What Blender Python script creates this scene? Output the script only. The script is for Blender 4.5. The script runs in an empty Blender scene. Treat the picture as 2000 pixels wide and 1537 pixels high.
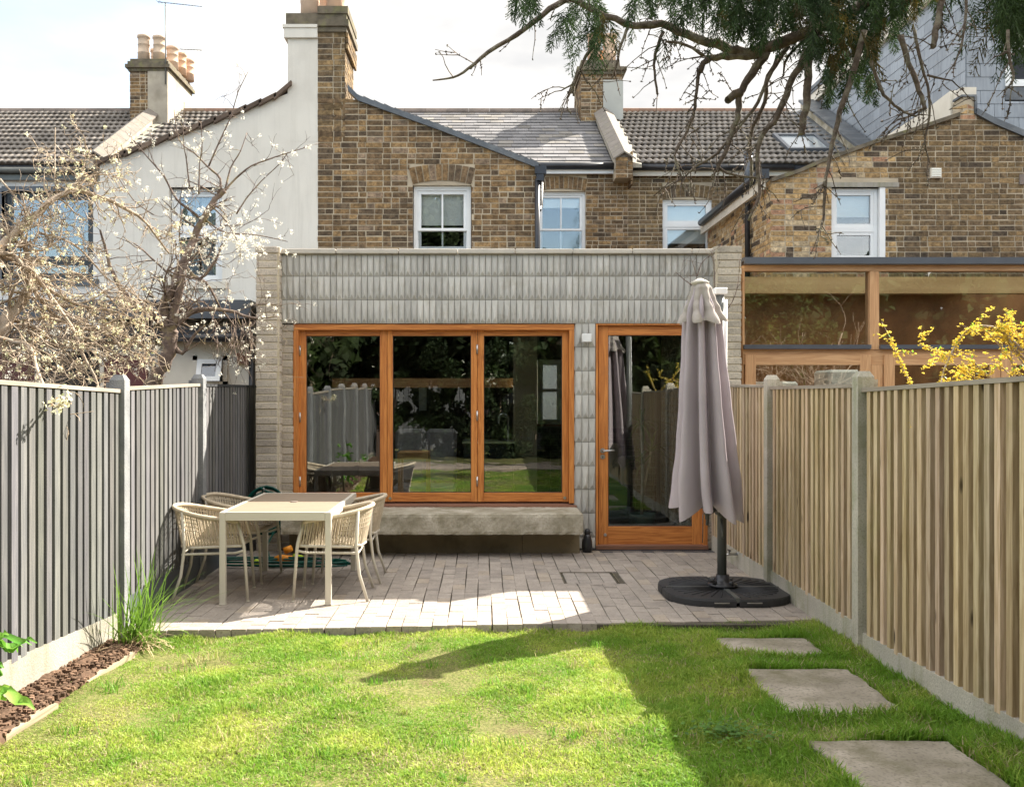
import bpy, math, random
import numpy as np
from mathutils import Vector, Matrix

# ---------------------------------------------------------------- camera, sky, sun, exposure
sc = bpy.context.scene
COL = sc.collection
F = 1930.0; CX = 940.0; CY = 775.0; H = 1.545        # focal length / vanishing point in photo pixels, eye height
cam_d = bpy.data.cameras.new('camera'); cam = bpy.data.objects.new('camera', cam_d); COL.objects.link(cam)
cam.location = (0, 0, H); cam.rotation_euler = (math.radians(90), 0, 0)
cam_d.sensor_width = 36.0; cam_d.sensor_fit = 'HORIZONTAL'; cam_d.lens = 36.0 * F / 2000.0
cam_d.shift_x = (1000 - CX) / 2000.0; cam_d.shift_y = (CY - 768.5) / 2000.0
cam_d.clip_start = 0.05; cam_d.clip_end = 600
sc.camera = cam
SUNV = Vector((0.93, 0.81, 1.0)).normalized()
sun_d = bpy.data.lights.new('sun', 'SUN'); sun = bpy.data.objects.new('sun', sun_d); COL.objects.link(sun)
sun_d.energy = 5.0; sun_d.angle = math.radians(0.53); sun_d.color = (1.0, 0.93, 0.82)
sun.rotation_euler = SUNV.to_track_quat('Z', 'Y').to_euler(); sun.location = (6, 12, 14)
world = bpy.data.worlds.new('World'); sc.world = world; world.use_nodes = True
wt = world.node_tree; wn = wt.nodes; wl = wt.links; wn.clear()
wo = wn.new('ShaderNodeOutputWorld'); bg = wn.new('ShaderNodeBackground'); bg.inputs[1].default_value = 0.12
sky = wn.new('ShaderNodeTexSky'); sky.sky_type = 'NISHITA'; sky.sun_disc = False
sky.sun_elevation = math.asin(SUNV.z); sky.sun_rotation = math.atan2(SUNV.x, SUNV.y)
sky.air_density = 1.2; sky.dust_density = 1.0; sky.ozone_density = 1.5
tc = wn.new('ShaderNodeTexCoord'); mp = wn.new('ShaderNodeMapping'); mp.inputs['Scale'].default_value = (1.0, 1.0, 2.6)
mp.inputs['Location'].default_value = (0.35, 0.1, 0.62)
ns = wn.new('ShaderNodeTexNoise'); ns.inputs['Scale'].default_value = 2.3; ns.inputs['Detail'].default_value = 9; ns.inputs['Roughness'].default_value = 0.55
rp = wn.new('ShaderNodeValToRGB'); rp.color_ramp.elements[0].position = 0.43; rp.color_ramp.elements[1].position = 0.60
# the cloud bank stands over the houses (towards +Y), clear sky behind the garden
sx = wn.new('ShaderNodeSeparateXYZ')
mr = wn.new('ShaderNodeMapRange'); mr.inputs[1].default_value = -0.98; mr.inputs[2].default_value = -0.72; mr.inputs[3].default_value = -0.30; mr.inputs[4].default_value = 0.10
mx_ = wn.new('ShaderNodeMapRange'); mx_.inputs[1].default_value = -0.5; mx_.inputs[2].default_value = -0.1; mx_.inputs[3].default_value = -0.06; mx_.inputs[4].default_value = 0.12
ad = wn.new('ShaderNodeMath'); ad.operation = 'ADD'; ad2 = wn.new('ShaderNodeMath'); ad2.operation = 'ADD'
wl.new(tc.outputs['Generated'], mp.inputs[0]); wl.new(mp.outputs[0], ns.inputs[0])
wl.new(tc.outputs['Generated'], sx.inputs[0]); wl.new(sx.outputs[1], mr.inputs[0]); wl.new(sx.outputs[0], mx_.inputs[0])
wl.new(ns.outputs[0], ad.inputs[0]); wl.new(mr.outputs[0], ad.inputs[1]); wl.new(ad.outputs[0], ad2.inputs[0]); wl.new(mx_.outputs[0], ad2.inputs[1])
wl.new(ad2.outputs[0], rp.inputs[0])
ns2 = wn.new('ShaderNodeTexNoise'); ns2.inputs['Scale'].default_value = 4.5; ns2.inputs['Detail'].default_value = 6
wl.new(mp.outputs[0], ns2.inputs[0])
rp2 = wn.new('ShaderNodeValToRGB'); rp2.color_ramp.elements[0].position = 0.32; rp2.color_ramp.elements[1].position = 0.68
rp2.color_ramp.elements[0].color = (3.3, 3.35, 3.45, 1); rp2.color_ramp.elements[1].color = (6.4, 6.15, 5.8, 1)
wl.new(ns2.outputs[0], rp2.inputs[0])
mxs = wn.new('ShaderNodeMix'); mxs.data_type = 'RGBA'
wl.new(rp.outputs[0], mxs.inputs[0]); wl.new(sky.outputs[0], mxs.inputs[6]); wl.new(rp2.outputs[0], mxs.inputs[7])
cf = wn.new('ShaderNodeMapRange'); cf.inputs[1].default_value = 0.35; cf.inputs[2].default_value = 0.8; cf.inputs[3].default_value = 1.15; cf.inputs[4].default_value = 0.55; wl.new(sx.outputs[1], cf.inputs[0])
mcl = wn.new('ShaderNodeMix'); mcl.data_type = 'RGBA'; mcl.blend_type = 'MULTIPLY'; mcl.inputs[0].default_value = 1.0; wl.new(rp2.outputs[0], mcl.inputs[6]); wl.new(cf.outputs[0], mcl.inputs[7]); wl.new(mcl.outputs[2], mxs.inputs[7])
wl.new(mxs.outputs[2], bg.inputs[0]); wl.new(bg.outputs[0], wo.inputs[0])
sc.view_settings.view_transform = 'Standard'; sc.view_settings.look = 'None'
sc.view_settings.exposure = 1.78; sc.view_settings.gamma = 1.0; sc.view_settings.use_curve_mapping = False
sc.cycles.max_bounces = 8; sc.cycles.transparent_max_bounces = 24; sc.cycles.glossy_bounces = 3
sc.cycles.diffuse_bounces = 4; sc.cycles.use_denoising = True
sc.cycles.sample_clamp_indirect = 6.0

# ---------------------------------------------------------------- helpers
R = random.Random(7)
def P(px, py, Y): return ((px - CX) * Y / F, Y, H - (py - CY) * Y / F)
def X_(px, Y): return (px - CX) * Y / F
def Z_(py, Y): return H - (py - CY) * Y / F

class MB:
    def __init__(s): s.v = []; s.f = []; s.m = []; s.c = []; s.sm = []
    def face(s, idx, m=0, c=(1, 1, 1), sm=False): s.f.append(tuple(idx)); s.m.append(m); s.c.append(c); s.sm.append(sm)
    def poly(s, pts, m=0, c=(1, 1, 1)):
        b = len(s.v); s.v += [tuple(p) for p in pts]; s.face(range(b, b + len(pts)), m, c)
    def box(s, x0, x1, y0, y1, z0, z1, m=0, c=(1, 1, 1)):
        if x0 > x1: x0, x1 = x1, x0
        if y0 > y1: y0, y1 = y1, y0
        if z0 > z1: z0, z1 = z1, z0
        b = len(s.v)
        s.v += [(x0, y0, z0), (x1, y0, z0), (x1, y1, z0), (x0, y1, z0), (x0, y0, z1), (x1, y0, z1), (x1, y1, z1), (x0, y1, z1)]
        for q in ((3, 2, 1, 0), (4, 5, 6, 7), (0, 1, 5, 4), (1, 2, 6, 5), (2, 3, 7, 6), (3, 0, 4, 7)): s.face([b + i for i in q], m, c)
        return s
    def hexa(s, p, m=0, c=(1, 1, 1)):      # 8 points: bottom 4 ccw, top 4
        b = len(s.v); s.v += [tuple(q) for q in p]
        for q in ((3, 2, 1, 0), (4, 5, 6, 7), (0, 1, 5, 4), (1, 2, 6, 5), (2, 3, 7, 6), (3, 0, 4, 7)): s.face([b + i for i in q], m, c)
    def rbox(s, x0, x1, y0, y1, z0, z1, r=0.004, m=0, c=(1, 1, 1)):     # box with chamfered vertical+horizontal edges
        if x0 > x1: x0, x1 = x1, x0
        if y0 > y1: y0, y1 = y1, y0
        b = len(s.v); L = []
        for (zz, q) in ((z0, r), (z0 + r, 0), (z1 - r, 0), (z1, r)):
            xa, xb, ya, yb = x0 + q, x1 - q, y0 + q, y1 - q; k = r if q == 0 else 0
            ring = [(xa + k, ya), (xb - k, ya), (xb, ya + k), (xb, yb - k), (xb - k, yb), (xa + k, yb), (xa, yb - k), (xa, ya + k)]
            if q: ring = [(xa, ya), (xb, ya), (xb, ya), (xb, yb), (xb, yb), (xa, yb), (xa, yb), (xa, ya)]
            L.append([len(s.v) + i for i in range(8)]); s.v += [(a, d, zz) for a, d in ring]
        for j in range(3):
            for i in range(8):
                k = (i + 1) % 8; s.face((L[j][i], L[j][k], L[j + 1][k], L[j + 1][i]), m, c)
        s.face(L[0][::-1], m, c); s.face(L[3], m, c)
    def prism(s, pts, axis, a0, a1, m=0, c=(1, 1, 1)):  # polygon pts (2D) extruded along axis ('x','y','z')
        n = len(pts); b = len(s.v)
        def mk(p, a):
            return (a, p[0], p[1]) if axis == 'x' else ((p[0], a, p[1]) if axis == 'y' else (p[0], p[1], a))
        s.v += [mk(p, a0) for p in pts] + [mk(p, a1) for p in pts]
        s.face([b + i for i in range(n)], m, c); s.face([b + n + i for i in reversed(range(n))], m, c)
        for i in range(n):
            k = (i + 1) % n; s.face((b + i, b + n + i, b + n + k, b + k), m, c)
    def tube(s, path, rad, n=6, m=0, c=(1, 1, 1), cap=True, sm=True):
        P_ = [Vector(p) for p in path]; k = len(P_)
        if k < 2: return
        if not hasattr(rad, '__len__'): rad = [rad] * k
        t0 = (P_[1] - P_[0]).normalized(); up = Vector((0, 0, 1)) if abs(t0.z) < 0.9 else Vector((1, 0, 0))
        u = t0.cross(up).normalized(); rings = []
        for i in range(k):
            t = (P_[min(i + 1, k - 1)] - P_[max(i - 1, 0)])
            if t.length < 1e-9: t = t0
            t = t.normalized(); u = (u - t * u.dot(t))
            u = u.normalized() if u.length > 1e-6 else t.orthogonal().normalized()
            w = t.cross(u); b = len(s.v)
            for j in range(n):
                a = 2 * math.pi * j / n; s.v.append(tuple(P_[i] + (u * math.cos(a) + w * math.sin(a)) * rad[i]))
            rings.append(b)
        for i in range(k - 1):
            for j in range(n):
                q = (j + 1) % n; s.face((rings[i] + j, rings[i] + q, rings[i + 1] + q, rings[i + 1] + j), m, c, sm)
        if cap:
            s.face([rings[0] + j for j in reversed(range(n))], m, c); s.face([rings[-1] + j for j in range(n)], m, c)
    def lathe(s, prof, cx, cy, n=20, m=0, c=(1, 1, 1), axis='z', sm=True):  # prof [(r,z)]
        rings = []
        for (r, z) in prof:
            b = len(s.v)
            for j in range(n):
                a = 2 * math.pi * j / n; dx, dy = r * math.cos(a), r * math.sin(a)
                s.v.append((cx + dx, cy + dy, z) if axis == 'z' else ((cx + dx, z, cy + dy) if axis == 'y' else (z, cx + dx, cy + dy)))
            rings.append(b)
        for i in range(len(prof) - 1):
            for j in range(n):
                q = (j + 1) % n; s.face((rings[i] + j, rings[i] + q, rings[i + 1] + q, rings[i + 1] + j), m, c, sm)
        s.face([rings[0] + j for j in reversed(range(n))], m, c); s.face([rings[-1] + j for j in range(n)], m, c)
    def build(s, name, mats, parent=None, **props):
        me = bpy.data.meshes.new(name); me.from_pydata(s.v, [], s.f); 
        if not isinstance(mats, (list, tuple)): mats = [mats]
        for q in mats: me.materials.append(q)
        if s.f:
            me.polygons.foreach_set('material_index', s.m); me.polygons.foreach_set('use_smooth', s.sm)
            at = me.attributes.new('Col', 'FLOAT_COLOR', 'FACE')
            at.data.foreach_set('color', np.concatenate([np.array(s.c, dtype=np.float32), np.ones((len(s.c), 1), np.float32)], 1).ravel())
        me.update()
        o = bpy.data.objects.new(name, me); COL.objects.link(o)
        if parent is not None: adopt(o, parent)
        for k, v in props.items(): o[k] = v
        return o
def adopt(o, parent):
    o.parent = parent; m = WM.get(parent.name)
    o.matrix_parent_inverse = m.inverted() if m is not None else Matrix.Identity(4)
WM = {}
def thing(name, label, cat, loc=(0, 0, 0), group=None):
    o = bpy.data.objects.new(name, None); COL.objects.link(o); o.location = loc; o.empty_display_size = 0.2
    WM[o.name] = Matrix.Translation(loc); o['label'] = label; o['category'] = cat
    if group: o['group'] = group
    return o
def tag(o, label, cat, group=None):
    o['label'] = label; o['category'] = cat
    if group: o['group'] = group
    return o
def dup(root, loc, rz, label):
    r = root.copy(); COL.objects.link(r); r.location = loc; r.rotation_euler = (0, 0, rz); r['label'] = label
    for ch in list(root.children):
        c = ch.copy(); COL.objects.link(c); c.parent = r
        for g in ch.children:
            d = g.copy(); COL.objects.link(d); d.parent = c
    return r

# ---------------------------------------------------------------- materials
def mat(name, a, b=None, ns=6.0, rough=0.85, bump=0.0, bs=60.0, metal=0.0, attr=False, stretch=(1, 1, 1), stain=None, ss=1.2, s0=0.5, s1=0.75,
        det=6, spec=0.4, trans=0.0, coat=0.0, knots=None, streak=None, r0=0.35, r1=0.65, distort=0.0, fine=None, sub=0.0):
    m = bpy.data.materials.new(name); m.use_nodes = True; t = m.node_tree; n = t.nodes; l = t.links
    p = n['Principled BSDF']; p.inputs['Roughness'].default_value = rough; p.inputs['Metallic'].default_value = metal
    p.inputs['Specular IOR Level'].default_value = spec; p.inputs['Coat Weight'].default_value = coat
    tcn = n.new('ShaderNodeTexCoord'); mpn = n.new('ShaderNodeMapping'); mpn.inputs['Scale'].default_value = stretch
    l.new(tcn.outputs['Object'], mpn.inputs[0]); col = None
    def rgb(c): return (c[0], c[1], c[2], 1)
    if b is None: b = tuple(x * 0.85 for x in a)
    nz = n.new('ShaderNodeTexNoise'); nz.inputs['Scale'].default_value = ns; nz.inputs['Detail'].default_value = det; nz.inputs['Distortion'].default_value = distort
    l.new(mpn.outputs[0], nz.inputs[0])
    rr = n.new('ShaderNodeValToRGB'); rr.color_ramp.elements[0].position = r0; rr.color_ramp.elements[1].position = r1
    rr.color_ramp.elements[0].color = rgb(a); rr.color_ramp.elements[1].color = rgb(b); l.new(nz.outputs[0], rr.inputs[0]); col = rr.outputs[0]
    def mix(f, c1, c2, blend='MIX'):
        x = n.new('ShaderNodeMix'); x.data_type = 'RGBA'; x.blend_type = blend
        if hasattr(f, 'links'): l.new(f, x.inputs[0])
        else: x.inputs[0].default_value = f
        for i, cc in ((6, c1), (7, c2)):
            if hasattr(cc, 'links'): l.new(cc, x.inputs[i])
            else: x.inputs[i].default_value = rgb(cc)
        return x.outputs[2]
    if fine:   # fine speckle (colour, scale, amount)
        nf = n.new('ShaderNodeTexNoise'); nf.inputs['Scale'].default_value = fine[1]; nf.inputs['Detail'].default_value = 3; l.new(mpn.outputs[0], nf.inputs[0])
        rf = n.new('ShaderNodeValToRGB'); rf.color_ramp.elements[0].position = 0.5; rf.color_ramp.elements[1].position = 0.5 + fine[2]; l.new(nf.outputs[0], rf.inputs[0])
        col = mix(rf.outputs[0], col, fine[0])
    if stain:
        n2 = n.new('ShaderNodeTexNoise'); n2.inputs['Scale'].default_value = ss; n2.inputs['Detail'].default_value = 8; n2.inputs['Roughness'].default_value = 0.65
        l.new(tcn.outputs['Object'], n2.inputs[0]); r2 = n.new('ShaderNodeValToRGB'); r2.color_ramp.elements[0].position = s0; r2.color_ramp.elements[1].position = s1
        l.new(n2.outputs[0], r2.inputs[0]); col = mix(r2.outputs[0], col, stain)
    if knots:
        km = n.new('ShaderNodeMapping'); km.inputs['Scale'].default_value = knots; l.new(tcn.outputs['Object'], km.inputs[0])
        vo = n.new('ShaderNodeTexVoronoi'); vo.inputs['Scale'].default_value = 1.0; l.new(km.outputs[0], vo.inputs[0])
        kr = n.new('ShaderNodeValToRGB'); kr.color_ramp.elements[0].position = .07; kr.color_ramp.elements[1].position = .13; kr.color_ramp.elements[0].color = (1, 1, 1, 1); kr.color_ramp.elements[1].color = (0, 0, 0, 1)
        l.new(vo.outputs['Distance'], kr.inputs[0]); col = mix(kr.outputs[0], col, tuple(x * .22 for x in b))
    if streak:   # rain streaks running down
        sm_ = n.new('ShaderNodeMapping'); sm_.inputs['Scale'].default_value = (5, 5, .35); l.new(tcn.outputs['Object'], sm_.inputs[0])
        sn = n.new('ShaderNodeTexNoise'); sn.inputs['Scale'].default_value = 1.6; sn.inputs['Detail'].default_value = 8; sn.inputs['Roughness'].default_value = .7; l.new(sm_.outputs[0], sn.inputs[0])
        sr = n.new('ShaderNodeValToRGB'); sr.color_ramp.elements[0].position = .5; sr.color_ramp.elements[1].position = .85; l.new(sn.outputs[0], sr.inputs[0]); col = mix(sr.outputs[0], col, streak)
    if attr:
        at = n.new('ShaderNodeAttribute'); at.attribute_name = 'Col'; col = mix(1.0, col, at.outputs[0], 'MULTIPLY')
    l.new(col, p.inputs['Base Color'])
    if bump:
        nb = n.new('ShaderNodeTexNoise'); nb.inputs['Scale'].default_value = bs; nb.inputs['Detail'].default_value = 5; l.new(mpn.outputs[0], nb.inputs[0])
        bn = n.new('ShaderNodeBump'); bn.inputs['Strength'].default_value = bump; bn.inputs['Distance'].default_value = 0.01
        l.new(nb.outputs[0], bn.inputs['Height']); l.new(bn.outputs[0], p.inputs['Normal'])
    if trans:   # translucent leaves / petals / cloth
        tr = n.new('ShaderNodeBsdfTranslucent'); l.new(col, tr.inputs[0]); ms = n.new('ShaderNodeMixShader'); ms.inputs[0].default_value = trans
        l.new(p.outputs[0], ms.inputs[1]); l.new(tr.outputs[0], ms.inputs[2]); l.new(ms.outputs[0], n['Material Output'].inputs[0])
    return m
def wood(name, a, b, axis='z', rough=0.55, knots=None, attr=False, sc_=1.0, bump=0.15, stain=None, s0=0.5, s1=0.8, ss=1.2):
    st = {'z': (14, 14, 0.9), 'x': (0.9, 14, 14), 'y': (14, 0.9, 14)}[axis]
    return mat(name, a, b, ns=2.2 * sc_, rough=rough, bump=bump, bs=8, stretch=st, distort=1.6, det=5, r0=0.38, r1=0.62, attr=attr, stain=stain, s0=s0, s1=s1, ss=ss, knots=knots)
def glass(name, refl=0.13, tint=(0.86, 0.9, 0.88), wav=0.02, ws=2.5):
    m = bpy.data.materials.new(name); m.use_nodes = True; t = m.node_tree; n = t.nodes; l = t.links; n.clear()
    o = n.new('ShaderNodeOutputMaterial'); tr = n.new('ShaderNodeBsdfTransparent'); tr.inputs[0].default_value = (*tint, 1)
    g = n.new('ShaderNodeBsdfGlossy'); g.inputs['Roughness'].default_value = 0.0; g.inputs[0].default_value = (0.97, 0.98, 1, 1)
    fr = n.new('ShaderNodeFresnel'); fr.inputs[0].default_value = 1.5
    mr = n.new('ShaderNodeMapRange'); mr.inputs[1].default_value = 0.04; mr.inputs[2].default_value = 1; mr.inputs[3].default_value = refl; mr.inputs[4].default_value = 1
    tcn = n.new('ShaderNodeTexCoord'); nz = n.new('ShaderNodeTexNoise'); nz.inputs['Scale'].default_value = ws; nz.inputs['Detail'].default_value = 1
    bp = n.new('ShaderNodeBump'); bp.inputs['Strength'].default_value = 1.0; bp.inputs['Distance'].default_value = wav * 0.1
    l.new(tcn.outputs['Object'], nz.inputs[0]); l.new(nz.outputs[0], bp.inputs['Height']); l.new(bp.outputs[0], g.inputs['Normal'])
    ms = n.new('ShaderNodeMixShader'); l.new(fr.outputs[0], mr.inputs[0]); l.new(mr.outputs[0], ms.inputs[0]); l.new(tr.outputs[0], ms.inputs[1]); l.new(g.outputs[0], ms.inputs[2]); l.new(ms.outputs[0], o.inputs[0])
    return m
m_brick = mat('stock_brick', (0.56, 0.56, 0.56), (1.22, 1.20, 1.12), ns=16, rough=0.95, bump=0.5, bs=45, attr=True, fine=((0.45, 0.42, 0.38), 38, 0.22), spec=0.2)
m_mortar = mat('mortar', (0.50, 0.42, 0.30), (0.38, 0.315, 0.23), ns=3, rough=1, bump=0.4, bs=90, spec=0.1, stain=(0.30, 0.25, 0.19), ss=0.9, s0=0.5, s1=0.8)
m_palebrick = mat('pale_brick', (0.53, 0.465, 0.38), (0.41, 0.36, 0.30), ns=5, rough=0.95, bump=0.6, bs=35, attr=True, fine=((0.26, 0.24, 0.21), 60, 0.3), spec=0.2)
m_palemortar = mat('pale_mortar', (0.58, 0.51, 0.38), (0.46, 0.39, 0.27), ns=9, rough=1, bump=0.5, bs=70)
m_render = mat('cream_render', (0.72, 0.68, 0.60), (0.66, 0.62, 0.545), ns=2.0, rough=0.95, bump=0.35, bs=160, stain=(0.52, 0.48, 0.42), ss=0.8, s0=0.55, s1=0.85, streak=(0.56, 0.525, 0.455))
m_whiter = mat('white_render', (0.74, 0.71, 0.66), (0.62, 0.62, 0.60), ns=2.0, rough=0.9, bump=0.2, bs=120)
m_oldrender = mat('old_render', (0.42, 0.37, 0.29), (0.33, 0.29, 0.23), ns=3.0, rough=0.95, bump=0.3, bs=50, stain=(0.22, 0.19, 0.14), ss=2, s0=0.5, s1=0.75)
m_greyrender = mat('grey_render', (0.42, 0.42, 0.38), (0.37, 0.37, 0.34), ns=3.0, rough=0.9, bump=0.2, bs=50)
m_slate = mat('roof_slate', (0.19, 0.18, 0.173), (0.13, 0.125, 0.123), ns=3, rough=0.75, bump=0.2, bs=30, attr=True, stain=(0.24, 0.225, 0.19), ss=4, s0=0.6, s1=0.8, spec=0.3)
m_tileroof = mat('concrete_tile', (0.27, 0.235, 0.20), (0.17, 0.148, 0.128), ns=4, rough=0.85, bump=0.3, bs=40, attr=True, spec=0.4)
m_hung = mat('hung_slate', (0.29, 0.315, 0.34), (0.235, 0.255, 0.28), ns=5, rough=0.5, bump=0.12, bs=20, attr=True, stretch=(6, 6, 1), spec=0.5)
m_hungback = mat('slate_joint', (0.03, 0.033, 0.04))
m_lead = mat('lead_sheet', (0.13, 0.14, 0.15), (0.085, 0.092, 0.10), ns=4, rough=0.5, bump=0.15, bs=14, metal=0.3, stain=(0.20, 0.205, 0.20), ss=3)
m_ridge = mat('ridge_tile', (0.24, 0.19, 0.16), (0.17, 0.14, 0.12), ns=6, rough=0.9, bump=0.3, bs=30, attr=True)
m_capstone = mat('coping_tile', (0.22, 0.19, 0.16), (0.14, 0.12, 0.10), ns=6, rough=0.9, bump=0.4, bs=30, stain=(0.30, 0.27, 0.2), ss=6)
m_pot = mat('clay_pot', (0.62, 0.47, 0.36), (0.52, 0.40, 0.31), ns=7, rough=0.9, bump=0.2, bs=30, attr=True, stain=(0.40, 0.33, 0.27), ss=6)
m_moss = mat('weathered_cap', (0.17, 0.14, 0.10), (0.10, 0.085, 0.06), ns=8, rough=1, bump=0.6, bs=25, stain=(0.20, 0.19, 0.08), ss=6)
m_white = mat('white_gloss_paint', (0.80, 0.80, 0.78), (0.74, 0.74, 0.72), ns=3, rough=0.4, spec=0.5)
m_cream = mat('cream_paint', (0.72, 0.66, 0.55), (0.62, 0.56, 0.46), ns=3, rough=0.6, bump=0.1, bs=20)
m_black = mat('black_plastic', (0.018, 0.019, 0.022), (0.03, 0.03, 0.034), ns=5, rough=0.35, spec=0.5)
m_anth = mat('anthracite_metal', (0.09, 0.10, 0.115), (0.075, 0.083, 0.097), ns=4, rough=0.4, spec=0.5)
m_darkint = mat('dark_interior', (0.035, 0.033, 0.03), (0.025, 0.024, 0.022), ns=2, rough=0.9)
m_intwall = mat('umber_wall', (0.17, 0.145, 0.115), (0.14, 0.12, 0.095), ns=2, rough=0.9)
m_blind = mat('cotton_blind', (0.86, 0.86, 0.78), (0.82, 0.82, 0.74), ns=2, rough=0.9, bump=0.05, bs=200)
m_curtain = mat('net_curtain', (0.62, 0.63, 0.62), (0.5, 0.52, 0.52), ns=1.2, rough=0.9, stretch=(14, 1, 0.3))
m_glassw = glass('window_glass', 0.12, (0.97, 0.98, 0.98), 0.012, 1.6)
m_glassd = glass('door_glass', 0.105, (0.84, 0.88, 0.86), 0.010, 1.6)
m_glassn = glass('clerestory_glass', 0.10, (0.85, 0.86, 0.82), 0.010, 3.0)
m_firv = wood('fir_vertical', (0.62, 0.245, 0.062), (0.43, 0.145, 0.034), 'z', rough=0.42, stain=(0.24, 0.10, 0.05), s0=0.62, s1=0.9, ss=2.5)
m_firh = wood('fir_horizontal', (0.62, 0.24, 0.06), (0.40, 0.13, 0.03), 'x', rough=0.42)
m_firold = wood('fir_weathered', (0.26, 0.12, 0.07), (0.17, 0.09, 0.06), 'x', rough=0.7)
m_larv = wood('larch_vertical', (0.66, 0.40, 0.20), (0.52, 0.28, 0.13), 'z', rough=0.6)
m_larh = wood('larch_horizontal', (0.66, 0.40, 0.20), (0.50, 0.27, 0.125), 'x', rough=0.6)
m_tile = mat('cast_tile', (0.50, 0.487, 0.452), (0.42, 0.408, 0.378), ns=4, rough=0.8, bump=0.12, bs=60, attr=True, stain=(0.33, 0.305, 0.25), ss=5, s0=0.52, s1=0.8)
m_coping = mat('coping_stone', (0.56, 0.51, 0.43), (0.45, 0.42, 0.37), ns=4, rough=0.85, bump=0.2, bs=70, stain=(0.34, 0.31, 0.26), ss=2.5, s0=0.6, s1=0.85)
m_conc = mat('cast_concrete', (0.52, 0.47, 0.38), (0.31, 0.275, 0.205), ns=3.2, rough=0.9, bump=0.4, bs=60, stain=(0.24, 0.21, 0.14), ss=3.4, s0=0.46, s1=0.62, det=10, fine=((0.30, 0.26, 0.19), 50, 0.3))
m_concdark = mat('dark_concrete', (0.26, 0.21, 0.13), (0.16, 0.13, 0.08), ns=2.5, rough=0.95, bump=0.3, bs=30, stain=(0.05, 0.05, 0.03), ss=3, s0=0.5, s1=0.8)  # darker brown concrete with near-black blotches
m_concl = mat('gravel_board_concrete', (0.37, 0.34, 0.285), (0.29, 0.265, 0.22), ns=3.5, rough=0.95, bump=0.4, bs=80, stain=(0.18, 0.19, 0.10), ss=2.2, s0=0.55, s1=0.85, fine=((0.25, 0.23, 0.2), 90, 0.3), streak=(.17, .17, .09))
m_concr = mat('shade_lifted_concrete', (0.54, 0.50, 0.42), (0.42, 0.39, 0.33), ns=3.5, rough=0.95, bump=0.4, bs=80, stain=(0.20, 0.215, 0.10), ss=2.0, s0=0.52, s1=0.8, fine=((0.3, 0.28, 0.23), 90, 0.3), streak=(.22, .225, .12))  # lighter copy of the board concrete, colour raised because that fence is shaded
m_concg = mat('grey_painted_concrete', (0.24, 0.245, 0.245), (0.17, 0.175, 0.18), ns=6, rough=0.85, bump=0.5, bs=90, stain=(0.36, 0.34, 0.31), ss=8, s0=0.56, s1=0.72)
m_paver = mat('clay_paver', (0.38, 0.335, 0.29), (0.30, 0.265, 0.232), ns=8, rough=0.9, bump=0.35, bs=60, attr=True, fine=((0.22, 0.19, 0.16), 50, 0.3))
m_joint = mat('joint_sand', (0.10, 0.085, 0.06), (0.06, 0.052, 0.04), ns=20, rough=1, bump=0.5, bs=90)
m_soil = mat('garden_soil', (0.075, 0.045, 0.028), (0.035, 0.022, 0.015), ns=22, rough=1, bump=1.0, bs=40, spec=0.1)
m_lawn = mat('lawn_soil', (0.19, 0.18, 0.07), (0.10, 0.11, 0.035), ns=60, rough=1, bump=1.0, bs=70, spec=0.1, stain=(0.13, 0.09, 0.055), ss=3, s0=0.55, s1=0.7, r0=.42, r1=.58)
m_slab = mat('paving_slab', (0.38, 0.335, 0.27), (0.25, 0.22, 0.17), ns=4, rough=0.95, bump=0.35, bs=50, stain=(0.15, 0.135, 0.08), ss=3.4, s0=0.48, s1=0.70, fine=((0.16, 0.14, 0.11), 70, 0.25))
m_slatr = wood('weathered_slat', (0.63, 0.51, 0.355), (0.44, 0.33, 0.20), 'z', rough=0.85, knots=(9, 9, 2.2), attr=True, bump=0.3, stain=(0.36, 0.32, 0.15), s0=.55, s1=.8, ss=1.6)
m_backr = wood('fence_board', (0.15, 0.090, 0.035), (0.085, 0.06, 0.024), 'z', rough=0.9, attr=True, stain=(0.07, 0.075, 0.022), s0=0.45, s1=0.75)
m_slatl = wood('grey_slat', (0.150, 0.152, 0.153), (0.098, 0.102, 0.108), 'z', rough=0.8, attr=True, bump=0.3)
m_backl = wood('shade_dark_board', (0.035, 0.037, 0.04), (0.025, 0.027, 0.03), 'z', rough=0.85, attr=True)  # backing coloured near black so the slat gaps read as deep shade
m_caprail = wood('fence_cap', (0.36, 0.31, 0.25), (0.27, 0.23, 0.18), 'y', rough=0.85)
m_tframe = mat('cream_metal', (0.58, 0.535, 0.45), (0.54, 0.50, 0.42), ns=3, rough=0.45)
m_ttop = wood('table_slab', (0.27, 0.205, 0.145), (0.225, 0.17, 0.12), 'x', rough=0.6)
m_rope = mat('cream_rope', (0.58, 0.49, 0.36), (0.46, 0.385, 0.28), ns=20, rough=0.95, bump=0.4, bs=300)
m_canopy = mat('mauve_canvas', (0.50, 0.435, 0.455), (0.45, 0.39, 0.41), ns=2.5, rough=0.9, bump=0.12, bs=260, trans=0.22, stain=(0.36, 0.34, 0.27), ss=2.5, s0=0.6, s1=0.9)
m_canopytop = mat('faded_canvas', (0.46, 0.41, 0.37), (0.40, 0.36, 0.31), ns=4, rough=0.9, bump=0.12, bs=260, trans=0.2, stain=(0.26, 0.25, 0.18), ss=7, s0=0.5, s1=0.8)
m_pole = mat('grey_pole', (0.14, 0.145, 0.135), (0.11, 0.115, 0.11), ns=5, rough=0.45, metal=0.3)
m_base = mat('base_plastic', (0.035, 0.035, 0.037), (0.026, 0.026, 0.028), ns=10, rough=0.55, bump=0.2, bs=80)
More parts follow.
